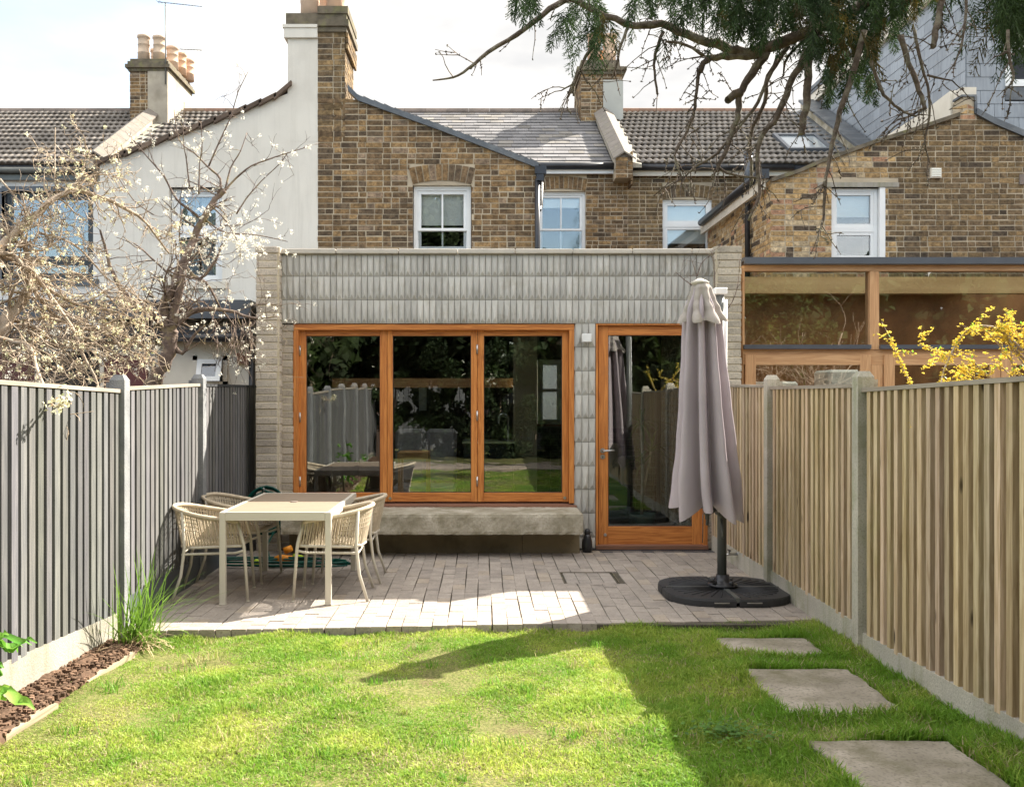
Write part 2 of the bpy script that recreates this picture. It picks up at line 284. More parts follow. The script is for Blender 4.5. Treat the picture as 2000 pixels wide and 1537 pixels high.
m_steel = mat('brushed_steel', (0.55, 0.55, 0.54), (0.45, 0.45, 0.44), ns=8, rough=0.3, metal=0.9)
m_hose = mat('green_hose', (0.0, 0.085, 0.06), (0.0, 0.065, 0.05), ns=10, rough=0.35)
m_ball = mat('tennis_felt', (0.45, 0.60, 0.04), (0.38, 0.52, 0.03), ns=30, rough=1, bump=0.4, bs=200)
m_orange = mat('orange_rubber', (0.75, 0.28, 0.02), (0.65, 0.22, 0.015), ns=5, rough=0.5)
m_plaster = mat('olive_plaster', (0.36, 0.31, 0.19), (0.33, 0.285, 0.175), ns=1.5, rough=0.9)
m_sofa = mat('grey_upholstery', (0.34, 0.32, 0.33), (0.28, 0.27, 0.28), ns=10, rough=1)
m_oak = wood('oak', (0.60, 0.33, 0.15), (0.48, 0.25, 0.11), 'x', rough=0.6)
m_screed = mat('interior_floor', (0.36, 0.32, 0.27), (0.17, 0.155, 0.13), ns=2, rough=0.5)
m_sage = mat('sage_pot', (0.17, 0.25, 0.20), (0.14, 0.21, 0.17), ns=3, rough=0.4)
m_maroon = mat('maroon_paint', (0.14, 0.045, 0.04), (0.11, 0.035, 0.03), ns=3, rough=0.5)
m_bark = mat('pear_bark', (0.46, 0.37, 0.28), (0.30, 0.225, 0.155), ns=18, rough=1, bump=0.6, bs=60, stain=(0.38, 0.33, 0.26), ss=10, s0=0.5, s1=0.7)
m_bark2 = mat('plum_bark', (0.21, 0.155, 0.12), (0.12, 0.085, 0.07), ns=20, rough=0.9, bump=0.6, bs=60, stain=(0.25, 0.20, 0.09), ss=9, s0=0.52, s1=0.7)
m_bark3 = mat('conifer_bark', (0.17, 0.13, 0.10), (0.085, 0.065, 0.05), ns=25, rough=1, bump=1.0, bs=70, stain=(0.30, 0.28, 0.2), ss=10, s0=0.5, s1=0.7)
m_blossy = mat('pear_blossom', (0.88, 0.86, 0.72), (0.84, 0.79, 0.58), ns=20, rough=0.9, attr=True, trans=0.35)
m_blossw = mat('plum_blossom', (0.86, 0.84, 0.76), (0.80, 0.76, 0.62), ns=20, rough=0.9, attr=True, trans=0.35)
m_fors = mat('forsythia_petal', (0.88, 0.72, 0.13), (0.84, 0.64, 0.08), ns=20, rough=0.9, attr=True, trans=0.4)
m_leaf = mat('fresh_leaf', (0.16, 0.26, 0.045), (0.10, 0.19, 0.03), ns=10, rough=0.6, attr=True, trans=0.4)
m_conif = mat('conifer_spray', (0.028, 0.055, 0.018), (0.045, 0.08, 0.022), ns=5, rough=0.8, attr=True, trans=0.25)
m_dleaf = mat('hedge_leaf', (0.022, 0.036, 0.012), (0.036, 0.054, 0.016), ns=1.5, rough=0.8, attr=True, trans=0.25)
# ---------------------------------------------------------------- ground, lawn, patio
def zl(y): return -0.048 + (6.8 - max(-2.0, min(y, 6.9))) * 0.026
g = MB(); g.box(-150, 150, -150, 300, -1.2, -0.6); g.build('ground', m_soil, kind='structure')
def yfront(x): return 6.71 + 0.073 * x
g = MB(); nx, ny = 60, 110
for j in range(ny + 1):
    for i in range(nx + 1):
        x = -2.42 + 4.78 * i / nx; y = -6.0 + 13.1 * j / ny
        g.v.append((x, y, zl(y) + 0.012 * math.sin(x * 5.1 + y * 2.3) + 0.008 * math.sin(x * 11 - y * 7) - 0.01))
for j in range(ny):
    for i in range(nx): a = j * (nx + 1) + i; g.face((a, a + 1, a + nx + 2, a + nx + 1), 0, (1, 1, 1), True)
g.build('lawn_ground', m_lawn, kind='structure')
g = MB(); g.box(-2.5, 2.5, 6.75, 10.3, -0.5, -0.012, 0)
g.build('patio_bed', m_joint, kind='structure')
rb = random.Random(3); g = MB(); PW = 0.1025; HX0, HX1, HY0, HY1 = 0.675, 1.165, 8.20, 8.72
ncol = int(4.72 / PW)
for i in range(ncol):
    x0 = -2.385 + i * PW; wob = rb.uniform(0, 6); y = yfront(x0) - 0.01 + rb.uniform(-.006, .006); first = True; st = (i % 2) * 0.11
    while y < 9.93:
        L = (0.115 + st if first else 0.205) + rb.uniform(-.004, .004); first = False
        segs = [(y, min(y + L, 9.95))]
        if HX0 - .03 < x0 + PW / 2 < HX1 + .03:
            ns_ = []
            for (a, b) in segs:
                if b <= HY0 or a >= HY1: ns_.append((a, b))
                else:
                    if a < HY0: ns_.append((a, HY0))
                    if b > HY1: ns_.append((HY1, b))
            segs = ns_
        for (a, b) in segs:
            if b - a < .03: continue
            k = rb.uniform(.88, 1.07); wv = 0.0035 * math.sin(y * 3 + wob); hz = rb.uniform(-.003, .002)
            t = rb.random(); c = (k, k * .985, k * .97) if t < .75 else ((k * .90, k * .885, k * .88) if t < .9 else (k * 1.08, k * 1.03, k * .95))
            j1, j2 = rb.uniform(.0005, .003), rb.uniform(.0005, .003)
            g.rbox(x0 + wv + j1, x0 + PW + wv - j2, a + .002, b - .003, -.06, hz, .002, 0, c)
        y += L
g.build('patio_pavers', m_paver, kind='structure')
t = thing('inspection_cover', 'square recessed inspection cover with dark edge gap filled with pavers in the patio', 'drain cover', (.92, 8.46, 0))
g = MB()
for (a, b, c, d) in ((HX0 + .012, HX0 + .018, HY0 + .01, HY1 - .01), (HX1 - .018, HX1 - .012, HY0 + .01, HY1 - .01), (HX0 + .012, HX1 - .012, HY1 - .016, HY1 - .010)): g.box(a, b, c, d, -.05, .002)
g.build('frame', m_moss, t); g = MB()
for i in range(4):
    for j in range(3):
        w = (HX1 - HX0 - .075) / 4; k = rb.uniform(.8, 1.05); h_ = (HY1 - HY0 - .03) / 3
        g.rbox(HX0 + .04 + i * w, HX0 + .037 + i * w + w, HY0 + .005 + j * h_, HY0 + .002 + (j + 1) * h_, -.05, -.002, .003, 0, (k, k, k))
g.build('paver_infill', m_paver, t)
t = thing('drain_channel', 'narrow black slotted drain at the foot of the glazed door', 'drain', (1.8, 9.9, 0)); g = MB()
g.box(1.18, 2.33, 9.83, 9.835, -.03, .006); g.box(1.18, 2.33, 9.925, 9.93, -.03, .006); g.build('frame', m_anth, t); g = MB()
for i in range(56): g.box(1.19 + i * .0203, 1.20 + i * .0203, 9.835, 9.925, -.02, .003)
g.build('grating', m_black, t)

# ---------------------------------------------------------------- brickwork
def stock(rng, u, z):
    t = rng.random()
    if t < .36: c = (.175, .118, .070)
    elif t < .66: c = (.225, .145, .076)
    elif t < .80: c = (.130, .094, .063)
    elif t < .94: c = (.30, .195, .098)
    else: c = (.27, .195, .135)
    k = rng.uniform(.8, 1.25); return (c[0] * k, c[1] * k, c[2] * k)
def dark(rng, u, z):
    t = rng.random(); c = (.170, .120, .072) if t < .45 else ((.215, .150, .082) if t < .80 else ((.095, .072, .052) if t < .88 else (.26, .175, .09)))
    k = rng.uniform(.8, 1.25); return (c[0] * k, c[1] * k, c[2] * k)
def yellow(rng, u, z):
    t = rng.random(); c = (.46, .31, .155) if t < .42 else ((.54, .42, .27) if t < .66 else ((.44, .255, .16) if t < .76 else ((.12, .09, .065) if t < .88 else (.36, .24, .12))))
    k = rng.uniform(.85, 1.15); return (c[0] * k, c[1] * k, c[2] * k)
def bricks(g, along, pos, u0, u1, z0, z1, colf, top=None, holes=(), prot=0.004, face=-1, seed=1, L=.212, Hd=.099, hgt=.062, jt=.013, jit=.004, m=0, back=.03):
    """Flemish bond bricks on a wall; along='x' (wall plane at y=pos) or 'y' (wall at x=pos); face=-1/+1 outward side."""
    rng = random.Random(seed); z = z0; row = 0
    while z < z1 - .01:
        u = u0 - (0 if row % 2 == 0 else (Hd + jt) * .5 + .06) - rng.uniform(0, .02); k = row % 2
        while u < u1:
            w = L if k % 2 == 0 else Hd
            if rng.random() < .06: w = L if w == Hd else Hd
            a, b = max(u, u0), min(u + w, u1); segs = [(a, b)]
            for (h0, h1, hz0, hz1) in holes:
                if z + hgt > hz0 and z < hz1:
                    q = []
                    for (a, b) in segs:
                        if b <= h0 or a >= h1: q.append((a, b))
                        else:
                            if a < h0: q.append((a, h0))
                            if b > h1: q.append((h1, b))
                    segs = q
            for (a, b) in segs:
                if b - a < .02: continue
                za = zb = z + hgt
                if top: za, zb = min(za, top(a)), min(zb, top(b))
                if max(za, zb) < z + .015: continue
                za = max(za, z + .002); zb = max(zb, z + .002)
                j = [rng.uniform(-jit, jit) for _ in range(6)]; c = colf(rng, (a + b) / 2, z)
                f0 = pos + face * (prot + j[5] * .8); bk = pos - face * back
                a2, b2, zz = a + j[0], b + j[1], z + j[2]
                if along == 'x':
                    ya, yb = (f0, bk) if face < 0 else (bk, f0)
                    g.hexa([(a2, ya, zz), (b2, ya, zz + j[3]), (b2, yb, zz + j[3]), (a2, yb, zz), (a2, ya, za), (b2, ya, zb), (b2, yb, zb), (a2, yb, za)], m, c)
                else:
                    xa, xb = (f0, bk) if face < 0 else (bk, f0)
                    g.hexa([(xa, a2, zz), (xb, a2, zz), (xb, b2, zz), (xa, b2, zz), (xa, a2, za), (xb, a2, za), (xb, b2, zb), (xa, b2, zb)], m, c)
            u += w + jt; k += 1
        z += hgt + jt; row += 1
def lin(pts):
    def f(u):
        if u <= pts[0][0]: return pts[0][1]
        for (a, b) in zip(pts, pts[1:]):
            if u <= b[0]: return a[1] + (b[1] - a[1]) * (u - a[0]) / (b[0] - a[0])
        return pts[-1][1]
    return f
def arch(g, cx, z, w, h, y, colf, rng, rise=.06, face_y=.012, m=0, wide=.1):
    n = int(w / .078)
    for i in range(n):
        t0 = -1 + 2 * i / n; t1 = -1 + 2 * (i + 1) / n; tm = (t0 + t1) / 2; e = .04
        def pt(t, top): return (cx + t * (w / 2 + (wide * .6 if top else 0)), z + (rise * (1 - t * t)) + (h if top else 0))
        a, b, c, d = pt(t0 + e * .35 / 1, 0), pt(t1 - e * .35, 0), pt(t1 - e * .35, 1), pt(t0 + e * .35, 1); yy = y - face_y + rng.uniform(-.003, .003)
        g.hexa([(a[0], yy, a[1]), (b[0], yy, b[1]), (b[0], y + .1, b[1]), (a[0], y + .1, a[1]), (d[0], yy, d[1]), (c[0], yy, c[1]), (c[0], y + .1, c[1]), (d[0], y + .1, d[1])], m, colf(rng, 0, 0))
    # mortar bed behind
    pts = [(cx + t * w / 2, z + rise * (1 - t * t)) for t in (-1, -.5, 0, .5, 1)] + [(cx + t * (w / 2 + wide * .6), z + rise * (1 - t * t) + h) for t in (1, .5, 0, -.5, -1)]
    g.prism(pts, 'y', y - .006, y + .05, 1)

def roof_plane(ey, ez, ry, rz):
    n = Vector((0, -(rz - ez), (ry - ey))).normalized(); d = Vector((0, ry - ey, rz - ez)); return n, d
def wavy_roof(name, x0, x1, ey, ez, ry, rz, rows, parent, per=.12, amp=.032, seed=1):
    rng = random.Random(seed); g = MB(); n, d = roof_plane(ey, ez, ry, rz); nu = int((x1 - x0) / per * 6)
    for r in range(rows):
        a0, a1 = r / rows, (r + 1) / rows + .012; tint = rng.uniform(.92, 1.06); base = len(g.v); off = r * per * .5
        for k, (t, lift) in enumerate(((a0 + .016, -.01), (a0, .040), (a0, .056), (a1, .010))):
            for i in range(nu + 1):
                x = x0 + (x1 - x0) * i / nu; ph = ((x + off) / per) % 1
                w = amp * abs(math.sin(math.pi * ph))
                q = Vector((x, ey, ez)) + d * t + n * (lift + (w if k else 0)); g.v.append(tuple(q))
        for k in range(3):
            for i in range(nu):
                b = base + k * (nu + 1) + i; tl = rng_t = (math.sin(int((x0 + (x1 - x0) * i / nu) / .3) * 12.9 + r * 78.2) * 43758.5) % 1
                c = tint * (.82 + .36 * tl); 
                g.face((b, b + 1, b + nu + 2, b + nu + 1), 0, (c, c, c), k == 2)
    g.v2 = None
    o = g.build(name, m_tileroof, parent); return o
def slate_roof(name, x0, x1, ey, ez, ry, rz, rows, parent, w=.27, seed=2):
    rng = random.Random(seed); g = MB(); n, d = roof_plane(ey, ez, ry, rz)
    for r in range(rows):
        x = x0 - (w / 2 if r % 2 else 0)
        while x < x1:
            ww = w * rng.uniform(.92, 1.08); a, b = max(x, x0) + .002, min(x + ww, x1) - .002
            if b - a > .02:
                t = rng.random(); k = rng.uniform(.8, 1.2); c = (k, k, k * 1.02) if t < .8 else (k * 1.15, k * 1.1, k * 1.0)
                l0, l1 = .030 + rng.uniform(-.003, .003), .012; t0, t1 = r / rows, (r + 1) / rows + .01; e = rng.uniform(-.004, .004)
                p = []
                for (lz) in (-.01, 0):
                    for (xx, tt, li) in ((a, t0, l0), (b, t0, l0), (b, t1, l1), (a, t1, l1)):
                        p.append(tuple(Vector((xx, ey + (e if tt == t0 else 0), ez)) + d * tt + n * (li + lz)))
                g.hexa(p, 0, c)
            x += ww
    return g.build(name, m_slate, parent)
def hung(g, to3, polytop, polybot, u0, u1, z0, z1, rh=.2, w=.30, seed=5, th=.008):
    """slate hanging: to3(u,z,off)->xyz ; clipped in z between polybot(u), polytop(u)"""
    rng = random.Random(seed); r = 0; z = z0
    while z < z1:
        u = u0 - (w / 2 if r % 2 else 0)
        while u < u1:
            a, b = max(u, u0) + .003, min(u + w, u1) - .003
            if b - a > .03:
                k = rng.uniform(.85, 1.15)
                zb = [max(z + .003, polybot(a)), max(z + .003, polybot(b))]; zt = [min(z + rh - .001, polytop(a)), min(z + rh - .001, polytop(b))]
                if zt[0] > zb[0] + .01 or zt[1] > zb[1] + .01:
                    zt = [max(zt[0], zb[0] + .002), max(zt[1], zb[1] + .002)]
                    p = [to3(a, zb[0], th * 1.8), to3(b, zb[1], th * 1.8), to3(b, zb[1], 0), to3(a, zb[0], 0), to3(a, zt[0], th), to3(b, zt[1], th), to3(b, zt[1], 0), to3(a, zt[0], 0)]
                    g.hexa(p, 0, (k, k, k))
            u += w
        z += rh; r += 1

def window(parent, x0, x1, z0, z1, y, mf=None, mg=None, kind='sash', depth=.09, blind=0.0, curtain=False, name='window', fw=.055, back=True, arch_top=0.0, muntin=True, midz=None):
    """window in a wall facing -Y; frame front at y. sub-parts: pane, blind, sill."""
    mf = mf or m_white; mg = mg or m_glassw; f = MB(); m2 = (z0 + z1) / 2 if midz is None else midz
    if arch_top:
        pts = [(x0, z1)] + [(x0 + (x1 - x0) * i / 8, z1 + arch_top * (1 - (2 * i / 8 - 1) ** 2)) for i in range(9)] + [(x1, z1), (x1, z1 - .02), (x0, z1 - .02)]
        f.prism(pts[1:-3] + [(x1, z1 - .03), (x0, z1 - .03)], 'y', y - .012, y + .05)
    f.box(x0, x0 + fw, y, y + depth, z0, z1); f.box(x1 - fw, x1, y, y + depth, z0, z1)
    f.box(x0 + fw, x1 - fw, y, y + depth, z1 - fw, z1); f.box(x0 + fw, x1 - fw, y, y + depth, z0, z0 + fw)
    a, b = x0 + fw, x1 - fw; s = .045
    if kind == 'sash':
        yu, yl = y + .018, y + .055
        for (q0, q1, yy) in ((m2 - .02, z1 - fw, yu), (z0 + fw, m2 + .02, yl)):
            f.box(a + .001, a + s, yy, yy + .035, q0, q1 - .001); f.box(b - s, b - .001, yy, yy + .035, q0, q1 - .001)
            f.box(a + s, b - s, yy, yy + .035, q1 - s, q1 - .001); f.box(a + s, b - s, yy, yy + .035, q0, q0 + s * .8)
            if muntin: f.box((a + b) / 2 - .011, (a + b) / 2 + .011, yy + .004, yy + .03, q0 + s * .8, q1 - s)
        gy = y + .05
    else:   # casement style with transom
        f.box(a, b, y + .002, y + depth, m2 - .035, m2 + .035); gy = y + .04
        for (q0, q1) in ((m2 + .035, z1 - fw), (z0 + fw, m2 - .035)):
            f.box(a, a + s, y + .012, y + .07, q0, q1); f.box(b - s, b, y + .012, y + .07, q0, q1); f.box(a + s, b - s, y + .012, y + .07, q1 - s, q1); f.box(a + s, b - s, y + .012, y + .07, q0, q0 + s)
    w = f.build(name, mf, parent)
    p = MB(); p.box(a + .01, b - .01, gy, gy + .006, z0 + fw, z1 - fw); p.build('pane', mg, w)
    if back:
        k = MB(); k.box(a - .4, b + .4, y + 1.4, y + 1.42, z0 - .3, z1 + .3); k.box(a - .4, b + .4, y + .12, y + 1.4, z1 + .3, z1 + .32); k.box(a - .4, b + .4, y + .12, y + 1.4, z0 - .32, z0 - .3)
        k.box(a - .42, a - .4, y + .12, y + 1.4, z0 - .3, z1 + .3); k.box(b + .4, b + .42, y + .12, y + 1.4, z0 - .3, z1 + .3); k.build('room', m_darkint, w)
    if blind > 0:
        k = MB(); zt = z1 - fw; zb = zt - (z1 - z0 - 2 * fw) * blind
        k.box(a + .02, b - .02, y + .105, y + .11, zb, zt + .02); k.box(a + .02, b - .02, y + .098, y + .103, zb, zb + .02); k.box(a + .02, b - .02, y + .1, y + .1045, zb + (zt - zb) * .35, zb + (zt - zb) * .35 + .008)
        k.build('blind', m_blind, w)
    if curtain:
        k = MB(); n = 40
        for sgn, (c0, c1) in ((1, (a + .02, a + (b - a) * .46)), (-1, (a + (b - a) * .52, b - .02))):
            base = len(k.v)
            for i in range(n + 1):
                x = c0 + (c1 - c0) * i / n; yy = y + .16 + .02 * math.sin(i * 1.1)
                k.v += [(x, yy, z0 + fw), (x, yy, z1 - fw)]
            for i in range(n): k.face((base + 2 * i, base + 2 * i + 2, base + 2 * i + 3, base + 2 * i + 1), 0, (1, 1, 1), True)
        k.build('curtain', m_curtain, w)
    return w
def pot(parent, x, y, z, r, h, c=(1, 1, 1), n=18):
    g = MB(); g.lathe([(r * 1.0, z), (r * .97, z + h * .30), (r * 1.02, z + h * .31), (r * 1.02, z + h * .35), (r * .95, z + h * .36), (r * .93, z + h * .62), (r * .98, z + h * .63), (r * .98, z + h * .67), (r * .93, z + h * .68), (r * .93, z + h - .06), (r * 1.08, z + h - .05), (r * 1.08, z + h), (r * .85, z + h), (r * .8, z + h - .2)], x, y, n, 0, c)
    return g.build('chimney_pot', m_pot, parent)
def stack(g, x0, x1, y0, y1, z0, z1, m_front=None, seed=1, colf=stock, faces='fLR'):
    g.box(x0, x1, y0, y1, z0, z1, 1)
    if 'f' in faces: bricks(g, 'x', y0, x0, x1, z0, z1, colf, seed=seed)
    if 'L' in faces: bricks(g, 'y', x0, y0, y1, z0, z1, colf, seed=seed + 1)
    if 'R' in faces: bricks(g, 'y', x1, y0, y1, z0, z1, colf, face=1, seed=seed + 2)

# ================================================================ HOUSE C : brick house behind the extension
YW, YM = 13.4, 17.9             # rear wings' gable plane, main rear wall plane
EY, EZ, RY, RZ = 17.72, 5.69, 21.3, 7.66
def proof(y): return EZ + (y - EY) * (RZ - EZ) / (RY - EY)
hc = thing('brick_house', 'brown stock brick terraced house with slate roof, behind the tiled extension', 'house', (0, 17.9, 0))
gx0, gx1 = -1.852, X_(1050, YW)
tc_ = lin([(X_(674, YW), Z_(190, YW)), (X_(700, YW), Z_(196, YW)), (X_(860, YW), Z_(254, YW)), (X_(1050, YW), Z_(326, YW))])
w0, w1, wz0, wz1 = X_(806, YW), X_(921, YW), Z_(492, YW), Z_(362, YW)
g = MB(); pl = [(gx0 - .37, 0), (gx1, 0), (gx1, tc_(gx1)), (X_(860, YW), tc_(X_(860, YW))), (X_(700, YW), tc_(X_(700, YW))), (gx0, tc_(gx0)), (gx0 - .37, tc_(gx0))]
# wall as boxes round the window opening + room behind
def wall_with_hole(g, pl_top, x0, x1, hx0, hx1, hz0, hz1, y, d=.3, m=1, zb=0.0, axis='y'):
    def strip(a, b, za, top):
        us = [a] + [u for u in sorted(pl_top_breaks) if a < u < b] + [b]
        g.prism([(a, za), (b, za)] + [(u, top(u)) for u in reversed(us)], axis, y, y + d, m)
    strip(x0, hx0, zb, pl_top); strip(hx1, x1, zb, pl_top); strip(hx0, hx1, hz1, pl_top)
    g.prism([(hx0, zb), (hx1, zb), (hx1, hz0), (hx0, hz0)], axis, y, y + d, m)
pl_top_breaks = [X_(700, YW), X_(860, YW)]
wall_with_hole(g, tc_, X_(621, YW), gx1, w0, w1, wz0, wz1, YW, zb=2.6)
bricks(g, 'x', YW, X_(621, YW), gx1, 2.75, 5.7, stock, top=tc_, holes=[(w0, w1, wz0, wz1 + .02), (X_(800, YW), X_(927, YW), wz1, Z_(322, YW))], seed=11)
arch(g, (w0 + w1) / 2, wz1 + .01, w1 - w0, .215, YW, stock, random.Random(3), rise=.055, wide=.1)
g.box(gx1 - .3, gx1, YW + .3, YM, 0, 4.6, 1); bricks(g, 'y', gx1, YW, YM, 2.6, 4.6, stock, face=1, seed=12)
g.build('wing_wall', [m_brick, m_mortar], hc)
window(hc, w0 + .01, w1 - .01, wz0, wz1 - .005, YW + .07, blind=.58, arch_top=.055, midz=Z_(446, YW))
# chimney on the wing gable (brick half)
def prof_cap(g, x0, x1, y0, y1, z, m=1, steps=((0, .09, .03), (.09, .1, .07), (.19, .09, .03), (.28, .08, 0.0)), sides=(1, 1)):
    for (dz, h, o) in steps: g.box(x0 - o * sides[0], x1 + o * sides[1], y0 - o, y1 + o, z + dz, z + dz + h, m)
cz0, cz1 = Z_(196, YW), Z_(64, YW)
cs = MB(); stack(cs, X_(621, YW), gx0, YW - .001, 14.28, cz0 - .5, cz1, seed=21, faces='fR', colf=dark); 
prof_cap(cs, X_(621, YW), gx0, YW, 14.28, cz1, 2, steps=((0, .07, .03), (.07, .09, .06), (.16, .08, .03), (.24, .10, .05)), sides=(0, 1))
bricks(cs, 'y', gx0 + .045, YW - .02, 14.32, cz1 - .22, cz1, dark, face=1, seed=9)
ch = cs.build('chimney_stack', [m_brick, m_mortar, m_moss], hc)
pot(ch, X_(648, YW), 13.62, cz1 + .33, .115, .75, (1.02, .92, .86)); pot(ch, X_(648, YW), 14.05, cz1 + .33, .115, .7, (1.0, .85, .76))
# wing roof (falls to the right) and its lead-dressed verge
g = MB()
for (a, b) in (((680, 180), (700, 200)), ((700, 200), (860, 258)), ((860, 258), (1052, 332))):
    xa, xb = X_(a[0], YW), X_(b[0], YW); za, zb = Z_(a[1], YW) + .01, Z_(b[1], YW) + .01
    g.hexa([(xa, YW - .05, za), (xb, YW - .05, zb), (xb, YW + .12, zb), (xa, YW + .12, za), (xa, YW - .05, za + .075), (xb, YW - .05, zb + .075), (xb, YW + .12, zb + .075), (xa, YW + .12, za + .075)], 0)
g.build('lead_verge', m_lead, hc)
g = MB(); rg = random.Random(5)
pts = [(X_(690, YW), Z_(192, YW)), (X_(860, YW), Z_(254, YW)), (X_(1055, YW), Z_(328, YW))]; fz = lin(pts)
n = 18
for i in range(n):
    xa = pts[0][0] + (pts[-1][0] - pts[0][0]) * i / n; xb = pts[0][0] + (pts[-1][0] - pts[0][0]) * (i + 1) / n
    g.hexa([(xa, YW - .03, fz(xa) + .055), (xb, YW - .03, fz(xb) + .035), (xb, YM - .1, fz(xb) + .035), (xa, YM - .1, fz(xa) + .055), (xa, YW - .03, fz(xa) + .075), (xb, YW - .03, fz(xb) + .055), (xb, YM - .1, fz(xb) + .055), (xa, YM - .1, fz(xa) + .075)], 0, (rg.uniform(.8, 1.1),) * 3)
g.build('wing_roof', m_slate, hc)
# downpipe, hopper, gutter at the wing corner
g = MB(); xd = X_(1049, YW); g.tube([(xd, YW - .06, 2.7), (xd, YW - .06, Z_(352, YW))], .036, 10)
g.tube([(X_(1057, YW), YW + .1, Z_(345, YW)), (X_(1057, YW), YW + .1, Z_(400, YW)), (X_(1053, YW), YW + .0, Z_(410, YW)), (X_(1050, YW), YW - .06, Z_(412, YW))], .034, 10)
g.box(X_(1044, YW), X_(1066, YW), YW - .12, YW + .05, Z_(343, YW), Z_(328, YW)); g.box(X_(1047, YW), X_(1061, YW), YW - .11, YW + .02, Z_(356, YW), Z_(343, YW))
g.tube([(X_(1060, YW), YW - .05, Z_(331, YW)), (X_(1060, YW) + .02, YM - .2, Z_(331, YW) - .02)], .055, 8)
g.build('downpipe', m_black, hc)
g = MB(); g.box(X_(1045, YW), X_(1050, YW) + .001, YW - .02, YW + .1, Z_(344, YW), Z_(327, YW)); g.build('verge_board', m_white, hc)
# main rear wall, window, eaves, roof
g = MB(); mx0, mx1 = gx1 - .2, 2.5; v0, v1, vz0, vz1 = X_(1049, YM), X_(1144, YM), 3.0, Z_(374, YM)
pl_top_breaks = []
wall_with_hole(g, lambda u: 5.72, mx0, mx1, v0, v1, vz0, vz1, YM, zb=0)
bricks(g, 'x', YM, mx0, mx1 + .15, 2.2, 5.68, stock, holes=[(v0, v1, vz0, Z_(345, YM))], seed=13)
arch(g, (v0 + v1) / 2, vz1, v1 - v0, .22, YM, stock, random.Random(8), rise=.05, wide=.06)
g.build('rear_wall', [m_brick, m_mortar], hc)
window(hc, v0, v1, vz0, vz1, YM + .07, blind=.10, arch_top=.05, midz=Z_(447, YM))
g = MB(); g.box(mx0, X_(1203, YM), YM - .11, YM - .08, 5.56, 5.685); g.box(mx0, X_(1203, YM), YM - .08, YM + .1, 5.66, 5.685); g.build('fascia_board', m_white, hc)
g = MB(); g.tube([(mx0, YM - .165, 5.70), (X_(1206, YM), YM - .165, 5.69)], .055, 8); g.build('gutter', m_black, hc)
slate_roof('slate_roof', -2.05, 2.36, EY, EZ, RY, RZ, 17, hc)
g = MB(); 
g.hexa([(-2.2, EY, 5.63), (2.5, EY, 5.63), (2.5, RY, 5.6), (-2.2, RY, 5.6), (-2.2, EY, 5.68), (2.5, EY, 5.68), (2.5, RY, RZ - .02), (-2.2, RY, RZ - .02)])
g.hexa([(-2.2, RY, 5.6), (2.5, RY, 5.6), (2.5, 25, 5.5), (-2.2, 25, 5.5), (-2.2, RY, RZ - .02), (2.5, RY, RZ - .02), (2.5, 25, 5.6), (-2.2, 25, 5.6)]); g.build('roof_deck', m_hungback, hc)
g = MB()
for i in range(10):
    a = -2.1 + i * .455; g.tube([(a, RY, RZ + .02), (a + .45, RY, RZ + .02)], .085, 8, 0, (R.uniform(.85, 1.15),) * 3, sm=False)
g.build('ridge_tiles', m_ridge, hc)
# saddle-back parapet and chimney on the party wall (houses C/D)
def parapet(parent, xc, w, y0, y1, off, matwall, matcap, cap='saddle', brickend=True, colf=stock, xlow=None):
    g = MB(); zz = lambda y: proof(y) + off
    g.hexa([(xc - w / 2, y0, 5.58), (xc + w / 2, y0, 5.58), (xc + w / 2, y1, 5.58), (xc - w / 2, y1, 5.58), (xc - w / 2, y0, zz(y0)), (xc + w / 2, y0, zz(y0)), (xc + w / 2, y1, zz(y1)), (xc - w / 2, y1, zz(y1))], 0)
    o = g.build('parapet_wall', matwall, parent)
    g = MB(); n = 11; e = .05
    for i in range(n):
        ya, yb = y0 - .06 + (y1 - y0 + .06) * i / n, y0 - .06 + (y1 - y0 + .06) * (i + 1) / n - .008; k = R.uniform(.8, 1.2)
        if cap == 'saddle':
            for s in (-1, 1):
                p = [(xc, ya, zz(ya) + .10), (xc + s * (w / 2 + e), ya, zz(ya) - .03), (xc + s * (w / 2 + e), yb, zz(yb) - .03), (xc, yb, zz(yb) + .10)]
                q = [(a, b, c + .03) for (a, b, c) in p]
                g.hexa(p + q if s > 0 else [p[1], p[0], p[3], p[2], q[1], q[0], q[3], q[2]], 0, (k, k, k))
        else:
            g.hexa([(xc - w / 2 - e, ya, zz(ya)), (xc + w / 2 + e, ya, zz(ya)), (xc + w / 2 + e, yb, zz(yb)), (xc - w / 2 - e, yb, zz(yb)), (xc - w / 2 - e, ya, zz(ya) + .05), (xc + w / 2 + e, ya, zz(ya) + .06), (xc + w / 2 + e, yb, zz(yb) + .06), (xc - w / 2 - e, yb, zz(yb) + .05)], 0, (k, k, k))
    if cap == 'saddle':
        g.prism([(xc - w / 2, zz(y0) - .01), (xc + w / 2, zz(y0) - .01), (xc, zz(y0) + .09)], 'y', y0, y0 + .05, 0)
    g.build('parapet_capping', matcap, parent)
parapet(hc, 2.53, .30, 17.50, 20.45, .22, m_oldrender, m_capstone)
g = MB(); bricks(g, 'x', 17.49, 2.38, 2.68, 5.42, proof(17.5) + .2, stock, seed=33); g.box(2.38, 2.68, 17.49, 17.9, 5.42, 5.6, 1); bricks(g, 'y', 2.68, 17.5, 18.9, 5.3, 5.9, stock, face=1, seed=34); g.build('parapet_corbel', [m_brick, m_mortar], hc)
cs = MB(); kx0, kx1, ky0, ky1 = 2.07, 2.92, 20.5, 21.95; kz = Z_(146, 20.5)
stack(cs, kx0, kx1, ky0, ky1, 6.9, kz, seed=41); cs.box(X_(1178, 20.5), kx1 + .02, ky0 - .02, ky1, 7.0, Z_(157, 20.5), 2)
